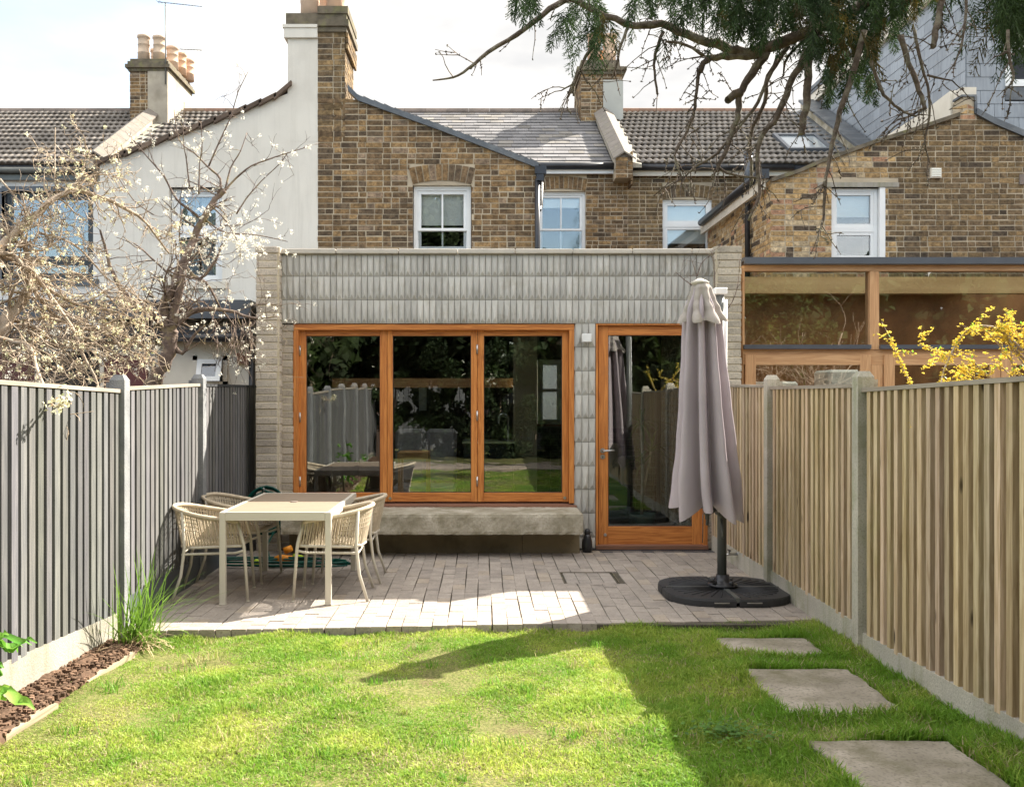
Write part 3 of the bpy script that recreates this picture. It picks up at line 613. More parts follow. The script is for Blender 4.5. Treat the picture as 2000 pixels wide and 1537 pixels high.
prof_cap(cs, kx0, kx1, ky0, ky1, kz, 3, steps=((0, .07, .04), (.07, .07, .09)))
cs.box(kx0 + .0, kx1 - .05, ky0, ky1, kz + .14, kz + .3, 3)
ch = cs.build('chimney_stack', [m_brick, m_mortar, m_greyrender, m_moss], hc)
for (px, y, c, h) in ((1160, 20.8, (1, .86, .78), .62), (1190, 20.8, (1.02, .95, .88), .62), (1178, 21.5, (1.0, .62, .38), .5)): pot(ch, X_(px, 20.8), y, kz + .3, .14, h, c)

# ================================================================ HOUSE B : rendered wing, left
hb = thing('rendered_house', 'cream rendered house wing with brown verge tiles, left of the brick gable', 'house', (-4, 17.9, 0))
bx0, bx1 = X_(195, YW), X_(621, YW); tb = lin([(bx0, Z_(322, YW)), (X_(300, YW), Z_(283, YW)), (X_(450, YW), Z_(228, YW)), (X_(560, YW), Z_(184, YW)), (X_(566, YW), Z_(170, YW))])
u0, u1, uz0, uz1 = X_(330, YW), X_(434, YW), Z_(551, YW), Z_(366, YW)
pl_top_breaks = [X_(p, YW) for p in (300, 450, 560)]; g = MB()
wall_with_hole(g, tb, bx0, bx1 + .001, u0, u1, uz0, uz1, YW, m=0); g.box(bx0, bx0 + .25, YW + .3, YM, 0, 4.6, 0); g.build('wing_wall', m_render, hb)
window(hb, u0 + .01, u1 - .01, uz0, uz1 - .005, YW + .09, kind='casement', curtain=True, midz=Z_(450, YW), fw=.06)
g = MB(); pts = [(u0 + (u1 - u0) * t, uz1 + .06 * (1 - (2 * t - 1) ** 2)) for t in (0, .25, .5, .75, 1)] + [(u1, uz1 - .0), (u0, uz1)]
g.prism(pts[:5], 'y', YW + .02, YW + .1); g.build('lintel', m_cream, hb)
g = MB(); g.box(u0 - .06, u1 + .06, YW - .06, YW + .1, uz0 - .09, uz0); g.build('sill', m_cream, hb)
g = MB(); nn = 13; rg = random.Random(9)
for i in range(nn):
    xa = bx0 - .06 + (X_(566, YW) - bx0 + .06) * i / nn; xb = bx0 - .06 + (X_(566, YW) - bx0 + .06) * (i + 1) / nn; za = tb(xa) - .03; zb = tb(xb) + .035
    q = .035; k = rg.uniform(.7, 1.2)
    g.hexa([(xa, YW - .07, za), (xb + .03, YW - .07, zb - .02), (xb + .03, YM, zb - .02), (xa, YM, za), (xa, YW - .07, za + q + .03), (xb + .03, YW - .07, zb + q), (xb + .03, YM, zb + q), (xa, YM, za + q + .03)], 0, (k * .62, k * .5, k * .42))
g.build('wing_roof', m_tileroof, hb)
cs = MB(); a, b = X_(562, YW), X_(621, YW) - .001; cs.box(a, b, YW - .002, 14.28, Z_(190, YW) - .6, Z_(76, YW), 0)
cs.box(a - .045, b, YW - .045, 14.3, Z_(76, YW), Z_(57, YW), 0); cs.box(a - .06, b, YW - .06, 14.32, Z_(57, YW), Z_(51, YW), 0)
cs.box(a - .02, b, YW - .03, 14.30, Z_(51, YW), Z_(28, YW), 1); ch = cs.build('chimney_stack', [m_render, m_moss], hb)
pot(ch, X_(600, YW), 13.62, Z_(28, YW), .13, .75, (1.05, 1.0, .95)); pot(ch, X_(612, YW), 14.05, Z_(28, YW), .1, .7, (1.1, 1.05, 1.0))
wavy_roof('tiled_roof', -6.72, -2.2, EY, EZ, RY, RZ, 13, hb, seed=4)
g = MB(); g.hexa([(-6.9, EY, 5.62), (-2.2, EY, 5.62), (-2.2, RY, 5.3), (-6.9, RY, 5.3), (-6.9, EY, 5.68), (-2.2, EY, 5.68), (-2.2, RY, RZ - .02), (-6.9, RY, RZ - .02)])
g.hexa([(-6.9, RY, 5.3), (-2.2, RY, 5.3), (-2.2, 25, 5.3), (-6.9, 25, 5.3), (-6.9, RY, RZ - .02), (-2.2, RY, RZ - .02), (-2.2, 25, 5.6), (-6.9, 25, 5.6)]); g.build('roof_deck', m_hungback, hb)
g = MB()
for i in range(10):
    a = -6.4 + i * .455; g.tube([(a, RY, RZ + .02), (a + .45, RY, RZ + .02)], .085, 8, 0, (R.uniform(.95, 1.15), .85, .72), sm=False)
g.build('ridge_tiles', m_ridge, hb)
g = MB(); g.box(-6.9, -5.0, YM, YM + .3, 0, 5.6); g.build('rear_wall', m_whiter, hb)
parapet(hb, -6.83, .30, 17.45, 20.3, .24, m_oldrender, m_capstone)
g = MB(); a = -6.83; g.hexa([(a + .16, 17.6, proof(17.6) - .02), (a + .36, 17.6, proof(17.6) - .02), (a + .36, 20.3, proof(20.3) - .02), (a + .16, 20.3, proof(20.3) - .02), (a + .16, 17.6, proof(17.6) + .09), (a + .36, 17.6, proof(17.6) + .055), (a + .36, 20.3, proof(20.3) + .055), (a + .16, 20.3, proof(20.3) + .09)]); g.build('flashing', m_concl, hb)
cs = MB(); qx0, qx1, qy0, qy1 = X_(254, 20.3), X_(326, 20.3), 20.3, 21.95; qz = Z_(140, 20.3)
stack(cs, qx0, qx1, qy0, qy1, 6.9, qz, seed=51, faces='fL', colf=stock); cs.box(X_(289, 20.3), qx1 + .02, qy0 - .02, qy1 + .01, 6.9, qz, 2)
prof_cap(cs, qx0, qx1, qy0, qy1, qz, 3, steps=((0, .06, .03), (.06, .07, .08), (.13, .07, .04), (.20, .06, .0)))
ch = cs.build('chimney_stack', [m_brick, m_mortar, m_oldrender, m_moss], hb)
zt = qz + .26
for (px, y, c, h) in ((281, 20.5, (.95, .95, .9), .54), (311, 20.5, (.95, .94, .88), .52), (291, 21.0, (1.0, .92, .82), .42), (322, 21.0, (1.0, .97, .92), .48), (327, 21.4, (1.02, .88, .74), .48), (333, 21.75, (1.02, .92, .84), .46), (296, 21.5, (1., .8, .66), .4)):
    pot(ch, X_(px, 20.5), y, zt, .125, h, c)

# ================================================================ HOUSE A : far left
ha = thing('white_house', 'white rendered house with black framed window and brown tiled roof at far left', 'house', (-9, 17.9, 0))
a0, a1, az0, az1 = X_(4, YM), X_(182, YM), Z_(545, YM), Z_(374, YM); g = MB(); pl_top_breaks = []
wall_with_hole(g, lambda u: 5.62, -14, -6.9, a0, a1, az0, az1, YM, m=0); g.build('rear_wall', m_whiter, ha)
window(ha, a0 + .02, a1 - .02, az0, az1 - .01, YM + .10, mf=m_black, kind='casement', midz=Z_(508, YM), fw=.07, arch_top=.04)
g = MB(); g.box(a0 - .09, a0, YM - .02, YM + .1, az0 - .1, az1 + .06); g.box(a0, a1, YM - .02, YM + .1, az1, az1 + .09); g.box(a0 - .09, a1 + .1, YM - .05, YM + .1, az0 - .12, az0); g.build('window_surround', m_anth, ha)
wavy_roof('tiled_roof', -14, -6.98, EY, EZ, RY, RZ, 13, ha, seed=6)
g = MB(); g.hexa([(-14, EY, 5.62), (-6.9, EY, 5.62), (-6.9, RY, 5.4), (-14, RY, 5.4), (-14, EY, 5.68), (-6.9, EY, 5.68), (-6.9, RY, RZ - .02), (-14, RY, RZ - .02)])
g.hexa([(-14, RY, 5.4), (-6.9, RY, 5.4), (-6.9, 25, 5.4), (-14, 25, 5.4), (-14, RY, RZ - .02), (-6.9, RY, RZ - .02), (-6.9, 25, 5.6), (-14, 25, 5.6)]); g.build('roof_deck', m_hungback, ha)
g = MB(); g.box(-14, -6.95, YM - .1, YM - .07, 5.45, 5.62); g.build('fascia_board', m_pole, ha)
g = MB(); g.tube([(-14, YM - .16, 5.62), (-6.95, YM - .16, 5.61)], .06, 8); g.build('gutter', m_pole, ha)
g = MB()
for i in range(16):
    a = -14 + i * .46; g.tube([(a, RY, RZ + .02), (a + .455, RY, RZ + .02)], .085, 8, 0, (R.uniform(.7, 1.0),) * 3, sm=False)
g.build('ridge_tiles', m_ridge, ha)

# ================================================================ HOUSE D : right, brick wing with mixed bricks
YD = 14.0
hd = thing('mixed_brick_house', 'terraced house with patched yellow and dark brick wing on the right', 'house', (5, 17.9, 0))
g = MB(); d0, d1, dz0, dz1 = X_(1294, YM), X_(1391, YM), 3.0, Z_(390, YM); pl_top_breaks = []
wall_with_hole(g, lambda u: 5.72, 2.5, 5.2, d0, d1, dz0, dz1, YM, zb=0)
bricks(g, 'x', YM, 2.66, 5.0, 2.2, 5.66, dark, holes=[(d0, d1, dz0, Z_(357, YM))], seed=14)
arch(g, (d0 + d1) / 2, dz1, d1 - d0, .22, YM, dark, random.Random(4), rise=.05, wide=.08); g.build('rear_wall', [m_brick, m_mortar], hd)
window(hd, d0, d1, dz0, dz1, YM + .05, kind='casement', blind=.36, arch_top=.05, midz=Z_(439, YM))
wavy_roof('tiled_roof', 2.72, 6.8, EY, EZ, RY, RZ, 13, hd, seed=8)
g = MB(); g.hexa([(2.5, EY, 5.62), (7, EY, 5.62), (7, RY, 5.3), (2.5, RY, 5.3), (2.5, EY, 5.68), (7, EY, 5.68), (7, RY, RZ - .02), (2.5, RY, RZ - .02)])
g.hexa([(2.5, RY, 5.3), (7, RY, 5.3), (7, 25, 5.3), (2.5, 25, 5.3), (2.5, RY, RZ - .02), (7, RY, RZ - .02), (7, 25, 5.6), (2.5, 25, 5.6)]); g.build('roof_deck', m_hungback, hd)
g = MB()
for i in range(8):
    a = 2.95 + i * .455; g.tube([(a, RY, RZ + .02), (a + .45, RY, RZ + .02)], .085, 8, 0, (R.uniform(.95, 1.15), .82, .68), sm=False)
g.build('ridge_tiles', m_ridge, hd)
g = MB(); g.box(2.68, 5.6, YM - .11, YM - .08, 5.52, 5.66); g.build('fascia_board', m_cream, hd)
g = MB(); g.tube([(2.6, YM - .17, 5.67), (5.6, YM - .17, 5.66)], .06, 8); g.build('gutter', m_black, hd)
g = MB(); g.hexa([(2.69, 17.6, proof(17.6)), (2.86, 17.6, proof(17.6)), (2.86, 20.4, proof(20.4)), (2.69, 20.4, proof(20.4)), (2.69, 17.6, proof(17.6) + .1), (2.86, 17.6, proof(17.6) + .06), (2.86, 20.4, proof(20.4) + .06), (2.69, 20.4, proof(20.4) + .1)]); g.build('flashing', m_concl, hd)
# skylight
nrm, dd = roof_plane(EY, EZ, RY, RZ)
def onroof(x, y, h): return tuple(Vector((x, y, proof(y))) + nrm * h)
g = MB(); s0x, s1x = X_(1530, 18.6), X_(1618, 18.6); ya, yb = 18.35, 19.35
for (a, b, c, d) in ((s0x, s0x + .07, ya, yb), (s1x - .07, s1x, ya, yb), (s0x + .07, s1x - .07, ya, ya + .07), (s0x + .07, s1x - .07, yb - .1, yb)):
    g.hexa([onroof(a, c, 0), onroof(b, c, 0), onroof(b, d, 0), onroof(a, d, 0), onroof(a, c, .12), onroof(b, c, .12), onroof(b, d, .12), onroof(a, d, .12)])
sl = g.build('skylight', m_anth, hd); g = MB(); a, b, c, d = s0x + .06, s1x - .06, ya + .06, yb - .09
g.hexa([onroof(a, c, .08), onroof(b, c, .08), onroof(b, d, .08), onroof(a, d, .08), onroof(a, c, .09), onroof(b, c, .09), onroof(b, d, .09), onroof(a, d, .09)]); g.build('pane', mat('skylight_glass', (.30, .33, .34), (.36, .39, .40), ns=2, rough=.08, spec=1.0), sl)
# wing gable
vl = [(1505, 356), (1560, 338), (1600, 320), (1700, 284), (1800, 252), (1872, 228), (1880, 224), (1881, 190), (1902, 190), (1905, 224), (1940, 243), (2000, 268), (2110, 315)]
td = lin([(X_(a, YD), Z_(b, YD)) for a, b in vl]); pl_top_breaks = [X_(a, YD) for a, b in vl]
e0, e1, ez0, ez1 = X_(1624, YD), X_(1729, YD), 3.46, Z_(366, YD); g = MB(); xe = X_(2110, YD)
wall_with_hole(g, td, 4.1, xe, e0, e1, ez0, ez1, YD, zb=0)
def mixc(rng, u, z):
    px = CX + u * F / YD; py = CY - (z - H) * F / YD
    lim = 1735 + (40 if py < 350 else 0) + rng.uniform(-14, 14)
    if py < 366 and px > 1600: lim = 1745 - max(0, 300 - py) * 1.2 + rng.uniform(-14, 14)
    return yellow(rng, u, z) if (px < lim or (1870 < px < 1910 and py < 240)) else dark(rng, u, z)
bricks(g, 'x', YD, 4.1, xe, 2.7, 6.0, mixc, top=td, holes=[(e0, e1, ez0, ez1), (X_(1597, YD), X_(1755, YD), ez1, Z_(357, YD))], seed=15)
g.box(4.1, 4.38, YD + .3, YM, 0, 4.62, 1); bricks(g, 'y', 4.1, YD, YM, 2.6, 4.6, yellow, face=-1, holes=[(16.5, 17.15, 3.0, 4.05)], seed=16)
g.build('wing_wall', [m_brick, m_mortar], hd)
g = MB(); g.box(X_(1597, YD), X_(1755, YD), YD - .02, YD + .2, ez1 - .0, Z_(357, YD)); g.build('lintel', m_concl, hd)
g = MB(); g.box(e1 - .08, e1, YD - .004, YD + .08, ez0, ez1 - .001); g.build('window_reveal', m_white, hd)
window(hd, e0 + .005, e1 - .085, ez0, ez1 - .005, YD + .06, kind='casement', blind=.36, midz=Z_(447, YD), fw=.05)
g = MB(); f0 = 16.5; g.box(4.06, 4.14, f0, f0 + .65, 3.0, 4.05)
sw = g.build('window', m_white, hd); g = MB(); g.box(4.045, 4.06, f0 + .12, f0 + .53, 3.0, 3.85); g.build('pane', m_glassw, sw)
g = MB(); zz = 4.66
g.box(3.97, 4.02, YD - .02, YM, 4.48, 4.66); g.build('soffit_board', m_cream, hd)
g = MB(); g.tube([(3.94, YD - .1, zz + .03), (3.94, YM - .2, zz)], .065, 10); g.box(3.86, 4.04, YD - .14, YD - .05, zz - .05, zz + .08)
xg = X_(1458, 15.0); g.tube([(3.98, 15.0, 4.62), (4.04, 15.0, 4.5), (4.04, 15.0, 2.8)], .04, 10); g.build('gutter_downpipe', m_black, hd)
g = MB(); yv = 17.4; g.tube([(X_(1462, yv), yv, 4.5), (X_(1462, yv), yv, Z_(372, yv))], .07, 14, 0); g.tube([(X_(1462, yv), yv, Z_(371, yv)), (X_(1462, yv), yv, Z_(303, yv))], .075, 14, 1); g.tube([(X_(1462, yv), yv, Z_(303, yv)), (X_(1462, yv), yv, Z_(298, yv))], .09, 14, 1); g.build('flue_pipe', [m_white, m_anth], hd)
g = MB()
for (a, b) in zip(vl[:6], vl[1:6]):
    xa, xb, za, zb = X_(a[0], YD), X_(b[0], YD), Z_(a[1], YD), Z_(b[1], YD)
    g.hexa([(xa, YD - .06, za - .005), (xb, YD - .06, zb - .005), (xb, YM - .3, zb - .005), (xa, YM - .3, za - .005), (xa, YD - .06, za + .05), (xb, YD - .06, zb + .05), (xb, YM - .3, zb + .05), (xa, YM - .3, za + .05)], 0)
g.build('wing_roof', m_moss, hd)
# extractor vents on the wing
t = MB(); vx0, vx1, vz0_, vz1_ = X_(1815, YD), X_(1836, YD), Z_(349, YD), Z_(330, YD); t.box(vx0, vx1, YD - .05, YD + .02, vz0_, vz1_)
vo = t.build('extractor_vent', m_cream, hd); t = MB()
for i in range(4): z = vz0_ + .02 + i * .03; t.box(vx0 + .012, vx1 - .012, YD - .062, YD - .051, z, z + .018)
t.build('louvre', m_blind, vo)
t = MB(); t.box(X_(1990, YD), X_(2012, YD), YD - .02, YD + .02, Z_(361, YD), Z_(341, YD)); t.build('air_brick', m_ridge, hd)
# ================================================================ HOUSE E : slate-hung dormer
he = thing('dormer_house', 'house with large blue grey slate hung roof dormer at far right', 'house', (9, 17.9, 0))
XD, YF = 7.22, 14.72; g = MB()
cheek_bot = lin([(YF, 6.04), (16.4, 5.95), (18.2, 5.72), (RY, 7.4)]); top8 = lambda u: 7.98
g.prism([(YF, 6.0), (16.4, 5.9), (18.2, 5.7), (RY, 7.4), (RY, 7.98), (YF, 7.98)], 'x', XD, XD + .3, 1)
hung(g, lambda u, z, o: (XD - o, u, z), top8, cheek_bot, YF, RY, 5.60, 7.98, seed=7)
g.prism([(XD + .001, 4.6), (12, 4.6), (12, 8.0), (XD + .001, 8.0)], 'y', YF + .001, YF + .3, 1)
wx0, wz_ = X_(1962, YF), Z_(170, YF)
hung(g, lambda u, z, o: (u, YF - o, z), lambda u: 8.0, lambda u: (wz_ if u > 99 else 4.9), XD, wx0, 4.9, 8.0, w=.42, seed=8); hung(g, lambda u, z, o: (u, YF - o, z), lambda u: wz_ - .22, lambda u: 4.9, wx0, 11, 4.9, wz_ - .15, w=.42, seed=9)
g.build('dormer_wall', [m_hung, m_hungback], he)
g = MB(); g.box(wx0, 10, YF - .02, YF + .01, wz_ - .2, wz_ - .01); g.build('lead_apron', m_lead, he)
window(he, wx0, wx0 + 1.2, wz_, wz_ + 1.25, YF - .03, kind='casement', back=False, fw=.06)
g = MB(); g.box(XD - .14, 12, YF - .14, RY + .2, 8.12, 8.20, 0); g.box(XD - .12, XD - .02, YF - .1, RY + .1, 8.06, 8.12, 0); g.build('dormer_roof', m_lead, he)
g = MB(); g.box(XD - .10, XD, YF - .1, RY + .1, 7.86, 8.06, 0); g.box(XD, 12, YF - .1, YF, 7.9, 8.06); g.build('fascia_board', m_cream, he)
parapet(he, 6.98, .26, 17.6, 21.2, .26, m_conc, m_lead, cap='flat')
g = MB(); g.hexa([(6.55, 17.7, proof(17.7)), (6.86, 17.7, proof(17.7)), (6.86, 21.2, proof(21.2)), (6.55, 21.2, proof(21.2)), (6.55, 17.7, proof(17.7) + .05), (6.86, 17.7, proof(17.7) + .09), (6.86, 21.2, proof(21.2) + .09), (6.55, 21.2, proof(21.2) + .05)]); g.build('valley_flashing', m_lead, he)
g = MB(); g.box(6.84, 7.05, YF - .65, 17.9, 5.2, 5.95); g.hexa([(6.8, YD + .32, 5.3), (7.0, YD + .32, 5.3), (7.0, 17.9, 5.3), (6.8, 17.9, 5.3), (6.8, YD + .32, 5.98), (7.0, YD + .32, 5.98), (7.0, 17.9, 5.78), (6.8, 17.9, 5.78)]); g.build('rendered_upstand', m_cream, he)
g = MB()
for (a, b) in zip(vl[9:], vl[10:]):
    xa, xb, za, zb = X_(a[0], YD), X_(b[0], YD), Z_(a[1], YD), Z_(b[1], YD)
    g.hexa([(xa, YD - .05, za - .01), (xb, YD - .05, zb - .01), (xb, YF, zb - .01), (xa, YF, za - .01), (xa, YD - .05, za + .08), (xb, YD - .05, zb + .08), (xb, YF, zb + .08), (xa, YF, za + .08)], 0)
xa, xb = X_(1881, YD), X_(1902, YD); zt = Z_(190, YD); g.box(xa - .03, xb + .03, YD - .02, YD + .25, zt, zt + .03); g.box(xb + .0, xb + .035, YD - .03, YD + .2, zt - .24, zt)
g.build('lead_verge', m_lead, he)
# ================================================================ the rear extension
ex = thing('garden_extension', 'flat roofed grey extension clad in faceted tiles with orange timber window wall and glazed door', 'extension', (.2, 10, 0))
YT = 10.05; YP = 9.93
def pier(name, px0, px1, ytop, chs, seed, colk=(1, 1, 1), z_end=0.0, y0=YP, dep=.34):
    rng = random.Random(seed); g = MB(); x0, x1 = X_(px0, y0), X_(px1, y0); zt = Z_(ytop, y0); n = int(round(zt / .0745)); z = 0; h = zt / n
    c = .03
    for i in range(n):
        k = rng.uniform(.85, 1.15); col = (k * colk[0], k * colk[1], k * colk[2]); j = [rng.uniform(-.004, .004) for _ in range(5)]
        za, zb = i * h + .006, (i + 1) * h - .005; f = y0 + j[0]; a, b = x0 + j[1], x1 + j[2]
        if i == n - 1: f -= .004; a -= .004; b += .004
        ring = [(a, f), (b - (c if chs > 0 else 0), f), (b, f + (c if chs > 0 else .002)), (b, f + dep), (a, f + dep)] if chs >= 0 else [(a + c, f), (b, f), (b, f + dep), (a, f + dep), (a, f + c)]
        m_ = len(ring); L = []
        for (zz, q) in ((za, .004), (za + .005, 0), (zb - .005, 0), (zb, .004)):
            cx_, cy_ = (a + b) / 2, f + dep / 2; base = len(g.v)
            for (xx, yy) in ring: g.v.append((xx + (q if xx < cx_ else -q), yy + (q if yy < cy_ else -q), zz + rng.uniform(-.0015, .0015)))
            L.append(base)
        for r in range(3):
            for e in range(m_): g.face((L[r] + e, L[r] + (e + 1) % m_, L[r + 1] + (e + 1) % m_, L[r + 1] + e), 0, col)
        g.face([L[0] + e for e in reversed(range(m_))], 0, col); g.face([L[3] + e for e in range(m_)], 0, col)
    g.box(x0 + .006, x1 - .006, y0 + .006, y0 + dep - .01, 0, zt - .01, 1)
    return g.build(name, [m_palebrick, m_palemortar], ex)
pier('brick_pier', 500, 546, 481, 1, 5)
pier('brick_pier', 1397, 1448, 480, -1, 6, (.98, .99, .95))
pier('brick_return', 548, 572, 634, 0, 7, (.92, .9, .88), y0=YT, dep=.25)
pier('brick_return', 1382, 1397, 634, 0, 8, (.92, .9, .88), y0=YT + .03, dep=.25)
# moss line on top of the piers
def tiles(g, x0, x1, zs, y, tw=.0633, seed=1, D=.025, sidefaces=False):
    rng = random.Random(seed); n = int(round((x1 - x0) / tw)); tw = (x1 - x0) / n
    for (za, zb) in zs:
        for i in range(n):
            a, b = x0 + i * tw + .0019, x0 + (i + 1) * tw - .0019; lo, hi = zb + .0015, za - .0015; k = rng.uniform(.86, 1.12); c = (k, k * .995, k * .98)
            e = rng.uniform(-.0015, .0015); ax, az = (a + b) / 2 + rng.uniform(-.002, .002), lo + (hi - lo) * .21; d = D + rng.uniform(-.003, .003); s = len(g.v)
            g.v += [(a, y + e, lo), (b, y + e, lo), (b, y + e, hi), (a, y + e, hi), (ax, y - d, az), (a, y + .03, lo), (b, y + .03, lo), (b, y + .03, hi), (a, y + .03, hi)]
            for q in ((0, 1, 4), (1, 2, 4), (2, 3, 4), (3, 0, 4), (0, 5, 6, 1), (1, 6, 7, 2), (2, 7, 8, 3), (3, 8, 5, 0)): g.face([s + t for t in q], 0, c)
g = MB(); bx0_, bx1_ = X_(548, YT), X_(1397, YT); zb_ = [Z_(q, YT) for q in (497, 540, 586, 632)]
tiles(g, bx0_, bx1_, [(zb_[0], zb_[1]), (zb_[1], zb_[2]), (zb_[2], zb_[3])], YT, seed=3)
g.box(bx0_, bx1_, YT + .028, YT + .2, zb_[3] - .002, zb_[0], 1); g.build('tiled_fascia', [m_tile, m_joint], ex)
g = MB(); tx0, tx1 = X_(1123.5, YT), X_(1163, YT); rows_ = [Z_(632 + 46.3 * i, YT) for i in range(10)] + [0.0]
tiles(g, tx0, tx1, list(zip(rows_[:-1], rows_[1:])), YT, seed=4, tw=.068)
rng = random.Random(2)
for (za, zb) in zip(rows_[:-1], rows_[1:]):      # faceted side of the corner
    s = len(g.v); ym = YT + .05; az = zb + (za - zb) * .21
    g.v += [(tx0, YT, zb), (tx0, YT, za), (tx0, YT + .1, za), (tx0, YT + .1, zb), (tx0 - .022, ym, az)]
    for q in ((0, 1, 4), (1, 2, 4), (2, 3, 4), (3, 0, 4)): g.face([s + t for t in q], 0, (.95,) * 3)
g.box(tx0 + .001, tx1, YT + .028, YT + .16, 0, rows_[0] - .002, 1); g.build('tiled_column', [m_tile, m_joint], ex)
cxs = [550, 657, 779, 894, 1006, 1118, 1234, 1350, 1396]; zc0, zc1 = Z_(497, YT) + .002, Z_(487, YT)
for i, (a, b) in enumerate(zip(cxs[:-1], cxs[1:])):
    g = MB(); g.rbox(X_(a, YT) + (.004 if i else 0), X_(b, YT) - .003, YT - .045, YT + .30, zc0, zc1 + R.uniform(-.002, .003), .006); g.build('coping_stone', m_coping, ex)
g = MB(); XL, XR = -2.25, 2.6; g.box(XL, XL + .22, 10.28, YW, 0, 3.0, 0); g.box(XR - .22, XR, 10.28, YW, 0, 3.0, 0)
g.build('side_wall', m_palemortar, ex)
g = MB(); hx0, hx1, hy0_, hy1_ = -1.7, -.3, 11.0, 12.4  # roof opening added to let daylight into the dark room
for (a, b, c, d) in ((XL, XR, YT + .2, hy0_), (XL, XR, hy1_, YW), (XL, hx0, hy0_, hy1_), (hx1, XR, hy0_, hy1_)): g.box(a, b, c, d, 2.72, 2.80)
g.build('flat_roof', m_anth, ex); g = MB()
for (a, b, c, d) in ((hx0 - .08, hx1 + .08, hy0_ - .08, hy0_), (hx0 - .08, hx1 + .08, hy1_, hy1_ + .08), (hx0 - .08, hx0, hy0_, hy1_), (hx1, hx1 + .08, hy0_, hy1_)): g.box(a, b, c, d, 2.801, 2.9)
g.build('added_rooflight', m_anth, ex)
g = MB(); g.box(bx0_, bx1_, YT + .2, YT + .3, 2.3, zc0 - .002); g.build('parapet_back', m_palemortar, ex)
# ---- folding window: frame, three leaves, sill
fx0, fx1, fz0, fz1 = X_(572, YT), X_(1122, YT), Z_(983, YT), Z_(632, YT) - .003; YG = 10.12
g = MB(); g.box(fx0, fx1, YT + .012, YG + .09, fz1 - .06, fz1 - .001, 0); g.build('window_head', m_firh, ex)
g = MB(); g.box(fx0 + .001, X_(582, YT), YT + .014, YG + .09, fz0, fz1 - .061); g.build('window_jamb', m_firv, ex); g = MB(); g.box(X_(1112, YT), fx1 - .001, YT + .014, YG + .09, fz0, fz1 - .061); g.build('window_jamb', m_firv, ex)
g = MB(); g.prism([(YT - .03, fz0 - .045), (YG + .09, fz0 - .045), (YG + .09, fz0 + .0), (YT - .03, fz0 - .02)], 'x', fx0 - .02, fx1 + .02); g.build('window_sill', m_firold, ex)
def leaf(pxa, pxb, pga, pgb, pya=645, pyb=980, gya=656, gyb=962, name='folding_leaf', hinges=(), bolts=()):
    xa, xb, ga, gb = (X_(q, YG) for q in (pxa, pxb, pga, pgb)); za, zb, gza, gzb = (Z_(q, YG) for q in (pya, pyb, gya, gyb))
    g = MB(); g.rbox(xa + .002, ga, YG, YG + .065, zb, za, .003, 0); g.rbox(gb, xb - .002, YG, YG + .065, zb, za, .003, 0)
    g.rbox(ga, gb, YG + .002, YG + .063, gza, za - .001, .003, 1); g.rbox(ga, gb, YG + .002, YG + .063, zb + .001, gzb, .003, 1)
    o = g.build(name, [m_firv, m_firh], ex); g = MB(); g.box(ga - .004, gb + .004, YG + .028, YG + .034, gzb - .004, gza + .004); g.build('pane', m_glassd, o)
    g = MB()
    for (a, b, c, d) in ((ga - .001, ga + .006, gzb, gza), (gb - .006, gb + .001, gzb, gza), (ga, gb, gza - .006, gza), (ga, gb, gzb, gzb + .006)): g.box(a, b, YG + .02, YG + .027, c, d)
    g.build('glazing_seal', m_black, o)
    for (hx, hy) in hinges:
        g = MB(); x = X_(hx, YG); z = Z_(hy, YG); g.tube([(x, YG - .006, z - .05), (x, YG - .006, z + .05)], .009, 8); g.build('hinge', m_steel, o)
    for (hx, hy) in bolts:
        g = MB(); x = X_(hx, YG); z = Z_(hy, YG); g.lathe([(.015, YG - .012), (.015, YG + .001)], x, z, 12, axis='y'); g.build('bolt', m_steel, o)
    return o
leaf(583, 756, 598, 742, hinges=((586, 685), (586, 815), (586, 940)))
leaf(756, 933, 767, 920, bolts=((762, 973),))
leaf(933, 1111, 945, 1098, hinges=((932, 682), (932, 812), (932, 940)), bolts=((1103, 972),))
# ---- glazed door
dx0, dx1 = X_(1163, YT) + .004, X_(1382, YT); g = MB()
g.box(dx0, X_(1168, YT), YT + .0, YG + .09, .03, fz1); g.box(X_(1374, YT), dx1, YT, YG + .09, .03, fz1); g.box(X_(1168, YT), X_(1374, YT), YT, YG + .09, Z_(635, YT), fz1); g.build('door_frame', m_firv, ex)
g = MB(); g.prism([(YT - .04, .0), (YG + .09, .0), (YG + .09, .05), (YT - .04, .035)], 'x', dx0, dx1); g.build('door_threshold', m_firold, ex)
YG0 = YG; YG = 10.09
dl = leaf(1168.5, 1373.5, 1188, 1352, 636, 1066, 655, 1028, name='glazed_door')
x, z = X_(1177, YG), Z_(880, YG); g = MB(); g.lathe([(.026, YG - .008), (.026, YG + .0)], x, z, 18, axis='y'); g.tube([(x, YG, z), (x, YG - .05, z), (x + .012, YG - .06, z), (x + .115, YG - .06, z + .004)], .0095, 8)
g.build('door_handle', m_steel, dl); g = MB(); g.lathe([(.024, YG - .008), (.024, YG)], x, Z_(892, YG), 18, axis='y'); g.build('lock_plate', m_steel, dl)
g = MB(); z = Z_(892, YG); g.box(x - .004, x + .004, YG - .0095, YG - .008, z - .012, z + .006); g.build('keyhole', m_black, dl)
g = MB(); g.lathe([(.016, YG - .012), (.016, YG)], X_(1182, YG), Z_(1044, YG), 12, axis='y'); g.build('bolt', m_steel, dl)
for py in (700, 1014): 
    g = MB(); q = X_(1373, YG); z = Z_(py, YG); g.tube([(q, YG - .006, z - .05), (q, YG - .006, z + .05)], .009, 8); g.build('hinge', m_steel, dl)
YG = YG0
